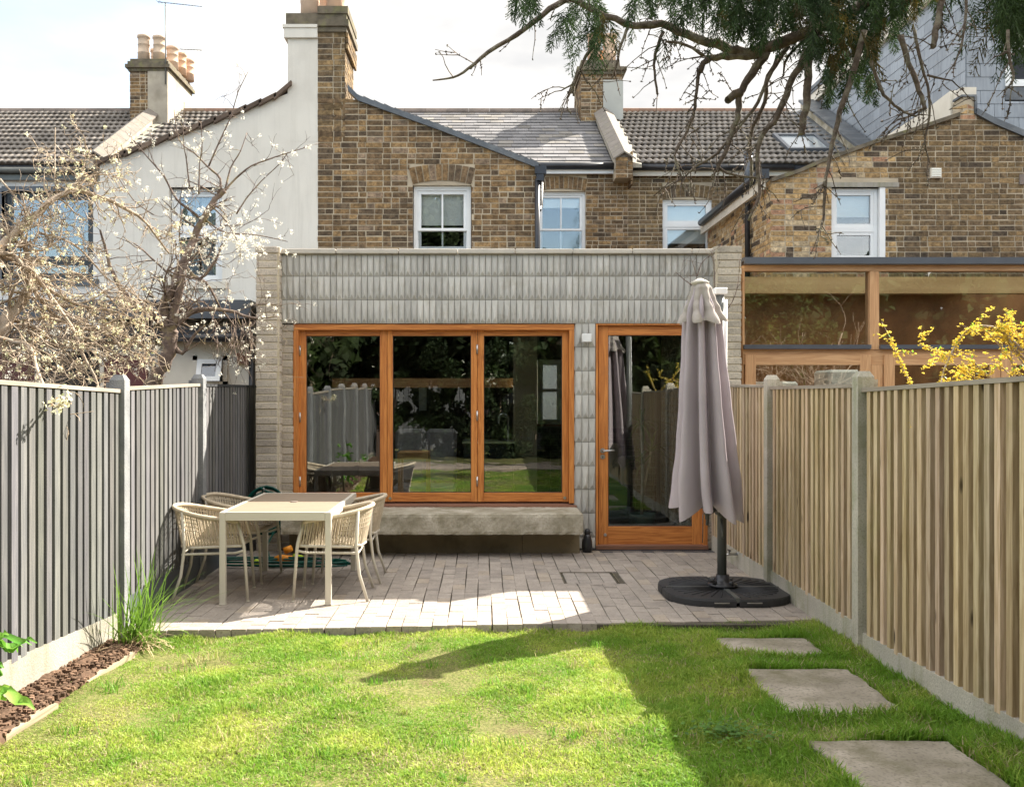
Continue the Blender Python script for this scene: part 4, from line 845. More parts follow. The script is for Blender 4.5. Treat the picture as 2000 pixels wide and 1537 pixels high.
# ---- bench + wall under the window
def noisy_slab(name, x0, x1, y0, y1, z0, z1, matl, amp=.004, res=.06, seed=1):
    bm_n = [max(1, int((b - a) / res)) for a, b in ((x0, x1), (y0, y1), (z0, z1))]; g = MB(); rng = random.Random(seed); cache = {}
    def V(i, j, k):
        if (i, j, k) in cache: return cache[(i, j, k)]
        x = x0 + (x1 - x0) * i / bm_n[0]; y = y0 + (y1 - y0) * j / bm_n[1]; z = z0 + (z1 - z0) * k / bm_n[2]
        ed = (i in (0, bm_n[0])) + (j in (0, bm_n[1])) + (k in (0, bm_n[2])); s = amp * (1.6 if ed > 1 else .7)
        cx_, cy_, cz_ = (x0 + x1) / 2, (y0 + y1) / 2, (z0 + z1) / 2; r_ = .006 if ed > 1 else 0
        g.v.append((x + rng.uniform(-s, s) * .5 - math.copysign(r_, x - cx_) * (i in (0, bm_n[0])), y + rng.uniform(-s, s) - math.copysign(r_, y - cy_) * (j in (0, bm_n[1])), z + rng.uniform(-s, s) - math.copysign(r_, z - cz_) * (k in (0, bm_n[2]))))
        cache[(i, j, k)] = len(g.v) - 1; return len(g.v) - 1
    nx, ny, nz = bm_n
    for i in range(nx):
        for j in range(ny): g.face((V(i, j, nz), V(i + 1, j, nz), V(i + 1, j + 1, nz), V(i, j + 1, nz)), 0, (1, 1, 1), True); g.face((V(i, j, 0), V(i, j + 1, 0), V(i + 1, j + 1, 0), V(i + 1, j, 0)), 0, (1, 1, 1), True)
        for k in range(nz): g.face((V(i, 0, k), V(i + 1, 0, k), V(i + 1, 0, k + 1), V(i, 0, k + 1)), 0); g.face((V(i, ny, k), V(i, ny, k + 1), V(i + 1, ny, k + 1), V(i + 1, ny, k)), 0)
    for j in range(ny):
        for k in range(nz): g.face((V(0, j, k), V(0, j, k + 1), V(0, j + 1, k + 1), V(0, j + 1, k)), 0); g.face((V(nx, j, k), V(nx, j + 1, k), V(nx, j + 1, k + 1), V(nx, j, k + 1)), 0)
    return g.build(name, matl, ex)
noisy_slab('concrete_bench', X_(547, 9.44), X_(1140, 9.44), 9.44, YT + .02, .225, .427, m_conc, amp=.003, res=.03)
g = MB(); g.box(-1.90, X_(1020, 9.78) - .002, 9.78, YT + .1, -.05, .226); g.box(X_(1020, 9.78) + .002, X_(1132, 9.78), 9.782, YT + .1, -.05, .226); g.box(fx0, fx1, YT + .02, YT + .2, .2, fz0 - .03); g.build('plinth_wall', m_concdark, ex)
# ---- interior of the extension
g = MB(); g.box(XL + .2, XR - .2, YG + .1, 16.5, -.05, .02); g.build('interior_floor', m_screed, ex)
g = MB()
for (a, b, c, d) in ((XL + .2, XR - .2, YG + .3, hy0_), (XL + .2, XR - .2, hy1_, 13.5), (XL + .2, hx0, hy0_, hy1_), (hx1, XR - .2, hy0_, hy1_)): g.box(a, b, c, d, 2.66, 2.70)
g.box(XL + .2, X_(1048, 12.5), 13.5, 16.5, 2.4, 2.44); g.build('ceiling', m_intwall, ex)
g = MB(); wA, wB = X_(1050, 13.0), X_(1098, 13.0); zA, zB_ = Z_(828, 13.0), Z_(703, 13.0)
g.box(X_(1005, 12.5), X_(1049, 12.5), 12.5, 13.1, 0, 2.66); g.build('plaster_pier', m_plaster, ex)
g = MB(); g.box(wA - .05, XR - .2, 13.0, 13.1, 0, zA); g.box(wA - .05, XR - .2, 13.0, 13.1, zB_, 2.66); g.box(wB, XR - .2, 13.0, 13.1, zA, zB_)
g.box(XL + .2, XL + .22, 10.3, 16.5, 0, 2.66); g.box(XL + .2, .6, 16.4, 16.5, 0, 2.66); g.box(.56, .60, 13.2, 16.5, 0, 2.66); g.build('interior_wall', m_intwall, ex)
g = MB(); bricks(g, 'x', 12.99, wA - .04, 2.3, .02, zA - .1, lambda r, u, z: (.10, .085, .07), seed=61); g.box(XR - .235, XR - .22, 10.3, 13.0, .02, 2.6, 1)
bricks(g, 'y', XR - .235, 10.32, 12.95, .02, 2.6, lambda r, u, z: (.60, .55, .48), face=-1, seed=62); g.build('interior_brickwork', [m_brick, m_palemortar], ex)
iw = window(ex, wA, wB + .0, zA, zB_, 12.98, kind='sash', back=False, name='rear_window', fw=.025, midz=Z_(762, 13.0), muntin=False, mg=glass('clear_glass', .03, (.95, .97, .97), 0))
g = MB(); g.box(wA - .03, wB + .05, 12.9, 12.98, zA - .03, zA); g.build('interior_sill', m_firold, ex)
g = MB(); g.box(-2.0, X_(1005, 13.3), 13.25, 13.4, Z_(757, 13.3), Z_(739, 13.3)); g.build('timber_beam', m_oak, ex)
g = MB(); g.box(X_(818, 15), X_(833, 15), 15, 15.02, Z_(802, 15), Z_(755, 15)); g.build('pale_panel', m_blind, ex)
# courtyard behind (side return): white painted wall, open to the sky
g = MB(); g.box(.77, 2.45, 17.6, 17.7, 0, 2.3); g.box(2.35, 2.45, 13.4, 17.7, 0, 2.3); g.build('courtyard_wall', m_white, ex)
# furniture inside
t = thing('sofa', 'grey two seat sofa inside behind the middle window leaf', 'sofa', (-.9, 12.4, 0)); ys = 12.4
g = MB(); g.rbox(X_(765, ys), X_(890, ys), ys, ys + .75, .22, .42, .03); g.build('seat', m_sofa, t)
g = MB(); g.rbox(X_(765, ys), X_(826, ys), ys + .5, ys + .75, .43, Z_(838, ys + .5), .04); g.rbox(X_(828, ys), X_(890, ys), ys + .5, ys + .75, .43, Z_(838, ys + .5), .04); g.build('backrest', m_sofa, t)
g = MB(); [g.box(X_(a, ys), X_(a, ys) + .04, y, y + .04, .02, .22) for a in (767, 882) for y in (ys + .02, ys + .66)]; g.build('leg', m_oak, t)
t = thing('side_table', 'small light wood table in front of the grey sofa inside', 'table', (-.9, 11.6, 0)); ys = 11.5
g = MB(); g.box(X_(776, ys), X_(836, ys), ys, ys + .5, Z_(892, ys) - .03, Z_(884, ys)); g.build('table_top', m_oak, t)
for a in (777, 832):
    for y in (ys + .01, ys + .45): g = MB(); g.box(X_(a, ys), X_(a, ys) + .03, y, y + .03, .02, Z_(892, ys) - .03); g.build('leg', m_oak, t)
t = thing('kitchen_counter', 'black kitchen counter seen through the right window leaf', 'kitchen counter', (.1, 12, 0)); ys = 12.2
g = MB(); g.box(X_(905, ys), X_(1003, ys), ys, ys + .6, .02, Z_(866, ys)); g.build('cabinet', m_black, t)
g = MB(); g.box(X_(903, ys), X_(1005, ys), ys - .02, ys + .62, Z_(866, ys), Z_(862, ys)); g.build('worktop', m_steel, t)
t = thing('kitchen_tap', 'curved chrome swan neck tap on the black kitchen counter', 'tap', (.3, 12.4, .95)); x = X_(993, 12.4); zc = Z_(864, 12.4)
g = MB(); g.tube([(x, 12.4, zc), (x, 12.4, zc + .30)] + [(x - .06 + .06 * math.cos(a), 12.4, zc + .30 + .06 * math.sin(a)) for a in (.5, 1.1, 1.6, 2.2, 2.8)] + [(x - .12, 12.4, zc + .24)], .012, 8); g.build('spout', m_steel, t)
t = thing('armchair', 'olive green armchair inside behind the glazed door', 'armchair', (1.5, 11.2, 0)); ys = 11.4
g = MB(); g.rbox(X_(1180, ys), X_(1232, ys), ys, ys + .6, .12, Z_(950, ys), .04); g.build('seat', m_sage, t)
g = MB(); g.rbox(X_(1172, ys), X_(1228, ys), ys + .45, ys + .65, .2, Z_(870, ys), .06); g.build('backrest', m_plaster, t)
g = MB(); g.tube([(X_(1222, ys), ys - .02, Z_(945, ys)), (X_(1222, ys), ys - .02, Z_(915, ys)), (X_(1226, ys), ys + .3, Z_(905, ys)), (X_(1228, ys), ys + .6, Z_(905, ys))], .06, 10); g.build('armrest', m_plaster, t)
t = thing('potted_plant', 'tall spiky leaved plant in a sage green pot inside the glazed door', 'plant', (1.75, 10.9, 0)); ys = 10.75; xc = X_(1253, ys)
g = MB(); g.lathe([(.12, .02), (.15, .25), (.155, .28), (.135, .28), (.13, .2)], xc, ys, 20); g.build('pot', m_sage, t)
g = MB(); g.tube([(xc, ys, .25), (xc + .02, ys, .8), (xc - .01, ys, 1.25)], .018, 6); g.tube([(xc + .02, ys, .5), (xc + .1, ys, .95)], .013, 6); g.build('stem', m_bark, t)
def strapleaf(g, p, az, L, w, el, droop, m=0, c=(1, 1, 1), n=5):
    p = Vector(p); d = Vector((math.cos(az) * math.cos(el), math.sin(az) * math.cos(el), math.sin(el))); s = Vector((-math.sin(az), math.cos(az), 0)); b = len(g.v)
    for i in range(n + 1):
        t_ = i / n; ww = w * (1 - t_) ** .6 * (.5 + 1.2 * min(t_ * 3, .5)); g.v += [tuple(p - s * ww / 2), tuple(p + s * ww / 2)]
        d = (d + Vector((0, 0, -droop / n))).normalized(); p = p + d * L / n
    for i in range(n): g.face((b + 2 * i, b + 2 * i + 1, b + 2 * i + 3, b + 2 * i + 2), m, c)
g = MB(); r_ = random.Random(5)
for (cx_, cz_, nn) in ((xc - .01, 1.25, 26), (xc + .1, .95, 20), (xc + .02, .8, 14)):
    for i in range(nn): strapleaf(g, (cx_, ys, cz_), r_.uniform(0, 6.3), r_.uniform(.25, .42), .03, r_.uniform(.1, 1.3), r_.uniform(.6, 1.8), 0, (.5, .6, .5))
g.build('leaves', m_leaf, t)
t = tag((lambda g: (g.box(XR - .26, XR - .24, 10.75, 11.2, Z_(860, 11), Z_(785, 11)), g.build('picture_frame', m_white))[1])(MB()), 'white framed picture on the brick wall inside the glazed door', 'picture')
# ---- small things on the extension
t = thing('wall_light', 'small square white wall light on the tiled column', 'lamp', (1.07, YT, 2.1)); g = MB()
g.rbox(X_(1137, 9.95), X_(1155, 9.95), 9.93, 10.01, Z_(668, 9.95), Z_(652, 9.95), .003); g.build('lamp_body', m_white, t); g = MB(); g.box(X_(1141, 9.95), X_(1151, 9.95), 10.01, 10.05, Z_(664, 9.95), Z_(656, 9.95)); g.build('bracket', m_steel, t)
# black ornament bird beside the door
t = thing('black_ornament', 'small glossy black bird shaped ornament at the foot of the tiled column', 'ornament', (1.08, 9.9, 0)); xo = X_(1147, 9.85)
g = MB(); g.lathe([(.045, .0), (.052, .05), (.05, .10), (.038, .15), (.026, .18)], xo, 9.85, 16); g.build('body', m_black, t)
g = MB(); g.lathe([(.010, .165), (.028, .18), (.031, .20), (.024, .222), (.008, .235)], xo, 9.85, 14); g.build('head', m_black, t)
g = MB(); g.tube([(xo + .02, 9.84, .20), (xo + .05, 9.83, .195)], [.008, .002], 6); g.build('beak', m_black, t)
g = MB(); g.tube([(xo + .03, 9.87, .03), (xo + .11, 9.9, .012)], [.02, .006], 6); g.build('tail', m_black, t)

# ================================================================ neighbours' ground floor extensions
nl = thing('neighbour_lean_to', 'single storey cream extension with dark fascia and maroon doors beyond the grey fence', 'extension', (-5, 11, 0)); YN = 11.0
xL, xR = -9.5, X_(499, YN); g = MB(); g.box(xL, xR, YN, YN + .2, 0, Z_(668, YN)); g.build('wall', m_cream, nl)
g = MB(); g.box(xL, xR, YN - .25, YN - .2, Z_(625, YN), Z_(590, YN)); g.box(xL, xR, YN - .2, YW, Z_(600, YN), Z_(590, YN)); g.build('fascia', m_anth, nl)
g = MB(); g.box(xL, xR, YN - .2, YN, Z_(668, YN), Z_(640, YN)); g.tube([(X_(375, YN), YN - .27, Z_(662, YN)), (xR, YN - .27, Z_(662, YN))], .05, 8); g.tube([(X_(494, YN), YN - .05, 0), (X_(494, YN), YN - .05, 2.1)], .035, 8); g.build('gutter', m_black, nl)
g = MB(); g.box(X_(-60, YN), X_(75, YN), YN - .03, YN, 0, Z_(690, YN)); g.box(X_(205, YN), X_(290, YN), YN - .03, YN, 0, Z_(690, YN)); g.build('door', m_maroon, nl)
g = MB(); g.box(X_(82, YN), X_(198, YN), YN - .02, YN + .0, 0, Z_(686, YN)); g.build('doorway_shade', m_darkint, nl)  # flat dark panel on the wall, its colour standing for the shaded opening
g = MB(); g.box(X_(72, YN), X_(82, YN), YN - .05, YN, 0, Z_(680, YN)); g.box(X_(198, YN), X_(206, YN), YN - .05, YN, 0, Z_(680, YN)); g.box(X_(72, YN), X_(206, YN), YN - .05, YN, Z_(686, YN), Z_(680, YN)); g.build('door_frame', m_cream, nl)
# open top-hung window
g = MB(); wa, wb, wc, wd = X_(378, YN), X_(445, YN), Z_(752, YN), Z_(695, YN)
for (a, b, c, d) in ((wa, wa + .05, wc, wd), (wb - .05, wb, wc, wd), (wa, wb, wd - .05, wd), (wa, wb, wc, wc + .04)): g.box(a, b, YN - .03, YN - .001, c, d)
g.box(wa + .05, wb - .05, YN - .02, YN - .002, wc + .04, wd - .05, 1); wo_ = g.build('window', [m_cream, m_darkint], nl)  # dark inset panel, shade of the room behind put into its colour
def tilt(p): 
    y, z = p; a = math.radians(24); dz = wd - .03 - z; return (YN - .05 - dz * math.sin(a) + y * math.cos(a), wd - .03 - dz * math.cos(a))
def tb_(g, a, b, c, d, y0, y1, m=0):
    q = [tilt((y0, c)), tilt((y1, c)), tilt((y0, d)), tilt((y1, d))]
    g.hexa([(a, q[0][0], q[0][1]), (b, q[0][0], q[0][1]), (b, q[1][0], q[1][1]), (a, q[1][0], q[1][1]), (a, q[2][0], q[2][1]), (b, q[2][0], q[2][1]), (b, q[3][0], q[3][1]), (a, q[3][0], q[3][1])], m)
g = MB(); lo, hi, a0_, b0_ = wc + .02, wd - .04, wa + .06, wb - .05; tb_(g, a0_, a0_ + .055, lo, hi, 0, .04); tb_(g, b0_ - .055, b0_, lo, hi, 0, .04); tb_(g, a0_, b0_, hi - .055, hi, 0.001, .039); tb_(g, a0_, b0_, lo, lo + .055, 0.001, .039); g.build('open_sash', m_white, wo_)
g = MB(); tb_(g, a0_ + .05, b0_ - .05, lo + .05, hi - .05, .01, .02); g.build('pane', glass('sash_glass', .12, (.3, .4, .5), .003), wo_)
g = MB(); g.box(X_(465, YN), X_(490, YN), YN - .06, YN, Z_(712, YN), Z_(690, YN)); g.build('meter_box', m_firold, nl)

nr = thing('neighbour_glazed_extension', 'larch framed extension with clerestory glazing and grey metal roof edge beyond the right fence', 'extension', (4.5, 10.4, 0)); YR_ = 10.38
def bx(g, a, b, c, d, y0, y1, m=0): g.box(X_(a, YR_), X_(b, YR_), y0, y1, Z_(c, YR_), Z_(d, YR_), m)
g = MB(); bx(g, 1450, 2160, 518, 505, YR_ - .10, YR_ - .05); g.box(X_(1450, YR_), X_(2160, YR_), YR_ - .05, 10.8, Z_(511, YR_), Z_(504, YR_)); g.box(X_(1450, YR_), X_(2160, YR_), 12.8, 14, Z_(511, YR_), Z_(504, YR_)); g.box(X_(1450, YR_), 3.0, 10.8, 12.8, Z_(511, YR_), Z_(504, YR_)); g.build('roof_edge', m_anth, nr)  # roof left open behind its edge, added to daylight the room
g = MB(); bx(g, 1450, 2160, 530, 519, YR_ - .03, YR_ + .08); bx(g, 1450, 2160, 712, 683, YR_ - .02, YR_ + .08); g.build('beam', m_larh, nr)
g = MB(); bx(g, 1697, 1715, 683, 530.5, YR_ - .028, YR_ + .1); g.build('post', m_larv, nr); g = MB(); bx(g, 1449, 1453, 683, 530.5, YR_ - .028, YR_ + .1); g.build('post', m_larv, nr); g = MB(); g.box(X_(1700, YR_), X_(1722, YR_), YR_ - .025, YR_ + .1, 0, Z_(712.5, YR_)); g.build('post', m_larv, nr); g = MB(); g.box(X_(1449, YR_), X_(1452, YR_), YR_ - .01, YR_ + .1, 0, Z_(712, YR_)); g.build('post', m_larv, nr)
g = MB(); bx(g, 1450, 1697, 682, 674, YR_ - .07, YR_ + .02); bx(g, 1715, 2160, 682, 674, YR_ - .07, YR_ + .02); g.build('metal_sill', m_anth, nr)
for (a, b) in ((1453, 1697), (1715, 2160)):
    g = MB(); bx(g, a, b, 674, 530, YR_ + .03, YR_ + .036); g.build('clerestory_pane', m_glassn, nr)
for (a, b) in ((1454, 1698), (1724, 1950), (1952, 2180)):
    g = MB(); xa, xb = X_(a, YR_), X_(b, YR_); zt = Z_(693, YR_) ; zt2 = Z_(713, YR_)
    g.box(xa, xa + .11, YR_ - .04, YR_ + .03, 0, zt, 0); g.box(xb - .11, xb, YR_ - .04, YR_ + .03, 0, zt, 0); g.box(xa + .11, xb - .11, YR_ - .038, YR_ + .028, zt2, zt, 1); g.box(xa + .11, xb - .11, YR_ - .038, YR_ + .028, 0, .2, 1)
    o = g.build('glazed_door', [m_larv, m_larh], nr); g = MB(); g.box(xa + .1, xb - .1, YR_ - .01, YR_ - .004, .19, zt2 + .01); g.build('pane', m_glassn, o)
g = MB(); g.box(2.66, 9.2, YR_ + .1, 14, 0, .02); g.build('interior_floor', m_screed, nr)
g = MB(); g.box(2.62, 9.2, 13.3, 13.4, 0, 3.0, 0); g.box(2.62, 2.66, 10.5, 13.4, 0, 2.9, 0); g.box(9.2, 9.3, 10.3, 13.4, 0, 3, 0); g.build('interior_wall', mat('warm_brown_wall', (.34, .16, .065), (.22, .105, .045), ns=4), nr)
g = MB(); g.box(2.67, 9.2, 11.6, 11.75, Z_(573, 11.6), Z_(541, 11.6)); g.build('interior_beam', mat('pale_plywood', (.62, .42, .20), (.50, .32, .14), ns=2, rough=.7, stretch=(.5, 1, 6)), nr)  # beam of pale wood in two close tones
g = MB(); g.rbox(X_(1620, 12.4), X_(1700, 12.4), 12.4, 13, Z_(760, 12.4), Z_(722, 12.4), .03); g.rbox(X_(1490, 12.4), X_(1560, 12.4), 12.4, 13, Z_(760, 12.4), Z_(745, 12.4), .03); g.build('pale_block', m_blind, nr)  # plain pale blocks behind the door glass

# ================================================================ fences
def postmesh(x, y, z0, z1, matl, parent, s=.10, side=1):
    g = MB(); h = s / 2; n = 6; rng = random.Random(int(abs(x * 100 + y * 37)))
    g.box(x - h, x + h, y - h, y + h, z0, z1 - .035)
    b = len(g.v); t = .6
    g.v += [(x - h, y - h, z1 - .035), (x + h, y - h, z1 - .035), (x + h, y + h, z1 - .035), (x - h, y + h, z1 - .035), (x - h * t, y - h * t, z1), (x + h * t, y - h * t, z1), (x + h * t, y + h * t, z1), (x - h * t, y + h * t, z1)]
    for q in ((0, 1, 5, 4), (1, 2, 6, 5), (2, 3, 7, 6), (3, 0, 4, 7), (4, 5, 6, 7)): g.face([b + i for i in q])
    # slot ears (wider at the back, as cast posts are)
    g.box(x + (.0 if side > 0 else -h - .03), x + (h + .03 if side > 0 else 0), y - h * .55, y + h * .55, z0, z1 - .05)
    return g.build('post', matl, parent)
def fence(parent, X0f, ys, zb, zt, face, mslat, mback, mconc, mpost, pitch=.1, sw=.052, seed=1, postx=0.0, posttop=.09, tpitch=0.02):
    """ys = post positions near->far ; zb/zt = (near, far) bottom-of-boards / top per panel; face=+1 if the garden side is +x"""
    rng = random.Random(seed)
    for i in range(len(ys)):
        zt_ = (zt[min(i, len(zt) - 1)][0] if i < len(zt) else zt[-1][1])
        if postx is not None and ys[i][1]: postmesh(X0f(ys[i][0]) , ys[i][0], -.3, zt_ + posttop, mpost, parent, side=-face)
    for i in range(len(ys) - 1):
        ya, yb = ys[i][0] + (.05 if ys[i][1] else 0), ys[i + 1][0] - (.05 if ys[i + 1][1] else 0); (b0, b1), (t0, t1) = zb[i], zt[i]
        fb = lambda y: b0 + (b1 - b0) * (y - ya) / (yb - ya); ft = lambda y: t0 + (t1 - t0) * (y - ya) / (yb - ya)
        g = MB(); y = ya + .004; 
        # backing boards
        while y < yb - .01:
            y2 = min(y + .125, yb); x = X0f((y + y2) / 2); k = rng.uniform(.75, 1.2)
            xa, xb = sorted((x - face * .022, x - face * .006)); j = rng.uniform(0, .003)
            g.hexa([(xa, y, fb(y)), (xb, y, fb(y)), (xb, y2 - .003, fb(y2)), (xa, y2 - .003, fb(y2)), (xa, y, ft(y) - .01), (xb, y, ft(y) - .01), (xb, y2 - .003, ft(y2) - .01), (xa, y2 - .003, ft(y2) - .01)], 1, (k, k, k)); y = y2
        y = ya + .006; first = True
        while y < yb - .02:
            w = sw * rng.uniform(.93, 1.07); y2 = min(y + w, yb - .002); x = X0f((y + y2) / 2); t = rng.random(); k = rng.uniform(.74, 1.16)
            c = (k, k * rng.uniform(.93, 1.0), k * rng.uniform(.84, 1.0)); d = .022 + rng.uniform(-.002, .003)
            xa, xb = sorted((x - face * .006, x + face * d)); lo = fb((y + y2) / 2) - rng.uniform(.0, .012) - .01; tw = rng.uniform(-.0015, .0015)
            g.hexa([(xa, y, lo), (xb, y + tw, lo), (xb, y2 + tw, lo), (xa, y2, lo), (xa, y, ft(y) - .012), (xb, y + tw, ft(y) - .012), (xb, y2 + tw, ft(y2) - .012), (xa, y2, ft(y2) - .012)], 0, c)
            y += pitch * rng.uniform(.96, 1.04)
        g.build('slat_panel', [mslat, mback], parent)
        xa, xb = X0f(ya), X0f(yb); g = MB(); w1_, w2_ = -.03, .026
        g.hexa([(xa + w1_, ya, t0 - .011), (xa - w1_, ya, t0 - .011), (xb - w1_, yb, t1 - .011), (xb + w1_, yb, t1 - .011), (xa + w1_, ya, t0 + .012), (xa - w1_, ya, t0 + .012), (xb - w1_, yb, t1 + .012), (xb + w1_, yb, t1 + .012)])
        g.build('cap_rail', m_caprail if mslat is m_slatr or i < len(ys) - 2 else m_backl, parent)
        g = MB(); n = 14; h0 = .02 if face > 0 else .022
        for k in range(n):
            y1_, y2_ = ya + (yb - ya) * k / n, ya + (yb - ya) * (k + 1) / n; x1_, x2_ = X0f(y1_), X0f(y2_)
            g.hexa([(x1_ - .024, y1_, -.35), (x1_ + .024, y1_, -.35), (x2_ + .024, y2_, -.35), (x2_ - .024, y2_, -.35), (x1_ - .024, y1_, fb(y1_)), (x1_ + .024, y1_, fb(y1_)), (x2_ + .024, y2_, fb(y2_)), (x2_ - .024, y2_, fb(y2_))])
        g.build('gravel_board', mconc[i] if isinstance(mconc, (list, tuple)) else mconc, parent)
fl = thing('grey_fence', 'grey painted slatted timber fence with concrete posts along the left of the garden', 'fence', (-2.4, 6, 0))
xfl = lambda y: -2.40 - .012 * max(0, 6.6 - y)
fence(fl, xfl, [(-2.6, 1), (-.78, 1), (1.04, 1), (2.86, 1), (4.68, 1), (6.56, 1), (8.40, 1), (10.45, 0)],
      [(.30, .30), (.28, .28), (.26, .26), (.24, .23), (.225, .128), (.20, .21), (.235, .235)],
      [(1.75, 1.72), (1.74, 1.70), (1.72, 1.68), (1.68, 1.64), (1.622, 1.582), (1.60, 1.645), (1.645, 1.655)], 1, m_slatl, m_backl, [m_concl, m_concl, m_concl, m_concl, m_concl, m_anth, m_anth], m_concg, sw=.066, seed=4)
fr = thing('timber_fence', 'weathered natural timber slatted fence with concrete posts along the right of the garden', 'fence', (2.34, 6, 0))
xfr = lambda y: 2.345
fence(fr, xfr, [(-3.2, 1), (-1.35, 1), (.5, 1), (2.30, 1), (4.06, 1), (6.07, 1), (7.98, 1), (9.96, 0)],
      [(.22, .22), (.2, .2), (.19, .19), (.17, .15), (.150, .108), (.145, .155), (.145, .155)],
      [(1.7, 1.7), (1.68, 1.68), (1.66, 1.66), (1.64, 1.62), (1.625, 1.585), (1.612, 1.615), (1.63, 1.66)], -1, m_slatr, m_backr, m_concr, m_concr, sw=.050, seed=8)
t = thing('garden_tap', 'small brass garden tap on the gravel board of the right fence', 'tap', (2.3, 8.9, .1)); yt = 8.95; zt = Z_(1082, yt)
g = MB(); g.tube([(2.32, yt, zt), (2.24, yt, zt), (2.21, yt, zt - .01), (2.20, yt, zt - .05)], .011, 8); g.lathe([(.02, 2.318), (.02, 2.325)], yt, zt, 12, axis='x'); g.build('spout', m_steel, t)
g = MB(); g.box(2.235, 2.255, yt - .03, yt + .03, zt + .03, zt + .04); g.tube([(2.245, yt, zt), (2.245, yt, zt + .035)], .006, 6); g.build('handle', m_black, t)
# ================================================================ table and chairs
t = thing('garden_table', 'rectangular cream metal garden table with brown slab top on the patio', 'table', (-1.52, 8.06, 0))
x0, x1, y0, y1, zt = -1.945, -1.115, 7.33, 8.82, .69
for (x, y) in ((x0, y0), (x1 - .045, y0), (x0, y1 - .045), (x1 - .045, y1 - .045)):
    g = MB(); g.rbox(x, x + .045, y, y + .045, .006, zt - .001, .004); g.rbox(x - .002, x + .047, y - .002, y + .047, .0, .012, .003); g.build('leg', m_tframe, t)
g = MB(); h = .062
g.box(x0 + .046, x1 - .046, y0 + .002, y0 + .03, zt - h, zt - .001); g.box(x0 + .046, x1 - .046, y1 - .03, y1 - .002, zt - h, zt - .001)
g.box(x0 + .002, x0 + .03, y0 + .046, y1 - .046, zt - h, zt - .001); g.box(x1 - .03, x1 - .002, y0 + .046, y1 - .046, zt - h, zt - .001); g.build('frame', m_tframe, t)
g = MB(); hx, hy = (x0 + x1) / 2, (y0 + y1) / 2; 
g.box(x0 + .031, x1 - .031, y0 + .031, y1 - .031, zt - .02, zt - .004, 0)
g.build('table_top', m_ttop, t)
g = MB(); g.lathe([(.03, zt - .004), (.03, zt + .001), (.02, zt + .0015)], hx, hy, 20); g.build('parasol_hole_cap', m_ridge, t)

def chair(loc, rz, label, group):
    t = thing('rope_chair', label, 'chair', (0, 0, 0), group)
    rail = [(.22, -.27, .605), (.10, -.285, .625), (-.06, -.285, .65), (-.19, -.245, .68), (-.265, -.15, .70), (-.29, 0, .705), (-.265, .15, .70), (-.19, .245, .68), (-.06, .285, .65), (.10, .285, .625), (.22, .27, .605)]
    def interp(path, s):
        L = [0]
        for a, b in zip(path, path[1:]): L.append(L[-1] + (Vector(b) - Vector(a)).length)
        d = s * L[-1]
        for i in range(len(path) - 1):
            if d <= L[i + 1] + 1e-9: u = (d - L[i]) / (L[i + 1] - L[i]); return Vector(path[i]).lerp(Vector(path[i + 1]), u)
        return Vector(path[-1])
    fine = [interp(rail, i / 40) for i in range(41)]
    # smooth
    for _ in range(3): fine = [fine[0]] + [(fine[i - 1] + fine[i] * 2 + fine[i + 1]) / 4 for i in range(1, 40)] + [fine[-1]]
    g = MB(); g.tube(fine, .0165, 8); g.build('top_rail', m_rope, t)
    seatf = [(.25, -.25, .42), (.0, -.25, .415), (-.14, -.235, .41), (-.205, -.15, .41), (-.225, 0, .41), (-.205, .15, .41), (-.14, .235, .41), (.0, .25, .415), (.25, .25, .42)]
    sf = [interp(seatf, i / 32) for i in range(33)]
    g = MB(); g.tube(sf + [sf[0]], .011, 7); g.tube([(.25, -.25, .42), (.25, .25, .42)], .012, 7); g.build('seat_frame', m_tframe, t)
    for s in (-1, 1):
        g = MB(); g.tube([(.22, s * .27, .605), (.262, s * .262, .44), (.268, s * .262, .39), (.295, s * .275, .0)], [.012, .013, .013, .011], 8); g.lathe([(.014, 0), (.014, .012)], .295, s * .275, 8); g.build('front_leg', m_tframe, t)
        g = MB(); g.tube([(-.19, s * .245, .68), (-.175, s * .235, .41), (-.20, s * .245, .2), (-.265, s * .27, .0)], [.011, .013, .012, .011], 8); g.build('rear_leg', m_tframe, t)
    g = MB(); g.tube([(.262, -.262, .385), (.20, -.23, .365), (-.13, -.22, .36), (-.185, -.238, .36)], .010, 7); g.tube([(.262, .262, .385), (.20, .23, .365), (-.13, .22, .36), (-.185, .238, .36)], .010, 7)
    g.tube([(-.19, -.235, .36), (-.19, .235, .36)], .009, 6); g.build('under_frame', m_tframe, t)
    g = MB(); n = 58
    for i in range(n + 1):
        s = i / n
        for off in (-.35, .35):
            a = interp([tuple(q) for q in fine], min(1, max(0, s + off / n * .6))); b = interp(seatf, min(1, max(0, s + off / n * (-.6 if i % 2 else .6))))
            mid = (a + b) / 2 + Vector((0, 0, 0)); g.tube([a, mid, b], .0042, 4, cap=False)
    for zf in (.14, .26, .38, .50):     # horizontal strands in the backrest
        pth = []
        for i in range(13, 46): s = i / 58; a = interp([tuple(q) for q in fine], s); b = interp(seatf, s); pth.append(a.lerp(b, zf))
        g.tube(pth, .0042, 4)
    g.build('rope_back', m_rope, t)
    g = MB()
    for i in range(21): x = -.19 + i * .0215; w = .245 if x > -.12 else .245 * math.sqrt(max(.05, 1 - ((x + .12) / .11) ** 2)); g.tube([(x, -w, .424), (x, 0, .412), (x, w, .424)], .0048, 4)
    for i in range(23): y = -.235 + i * .0213; g.tube([(-.2, y, .421), (.02, y, .409), (.25, y, .424)], .0042, 4)
    g.build('rope_seat', m_rope, t)
    t.location = loc; t.rotation_euler = (0, 0, rz); return t
gr = 'rope chairs around the garden table'
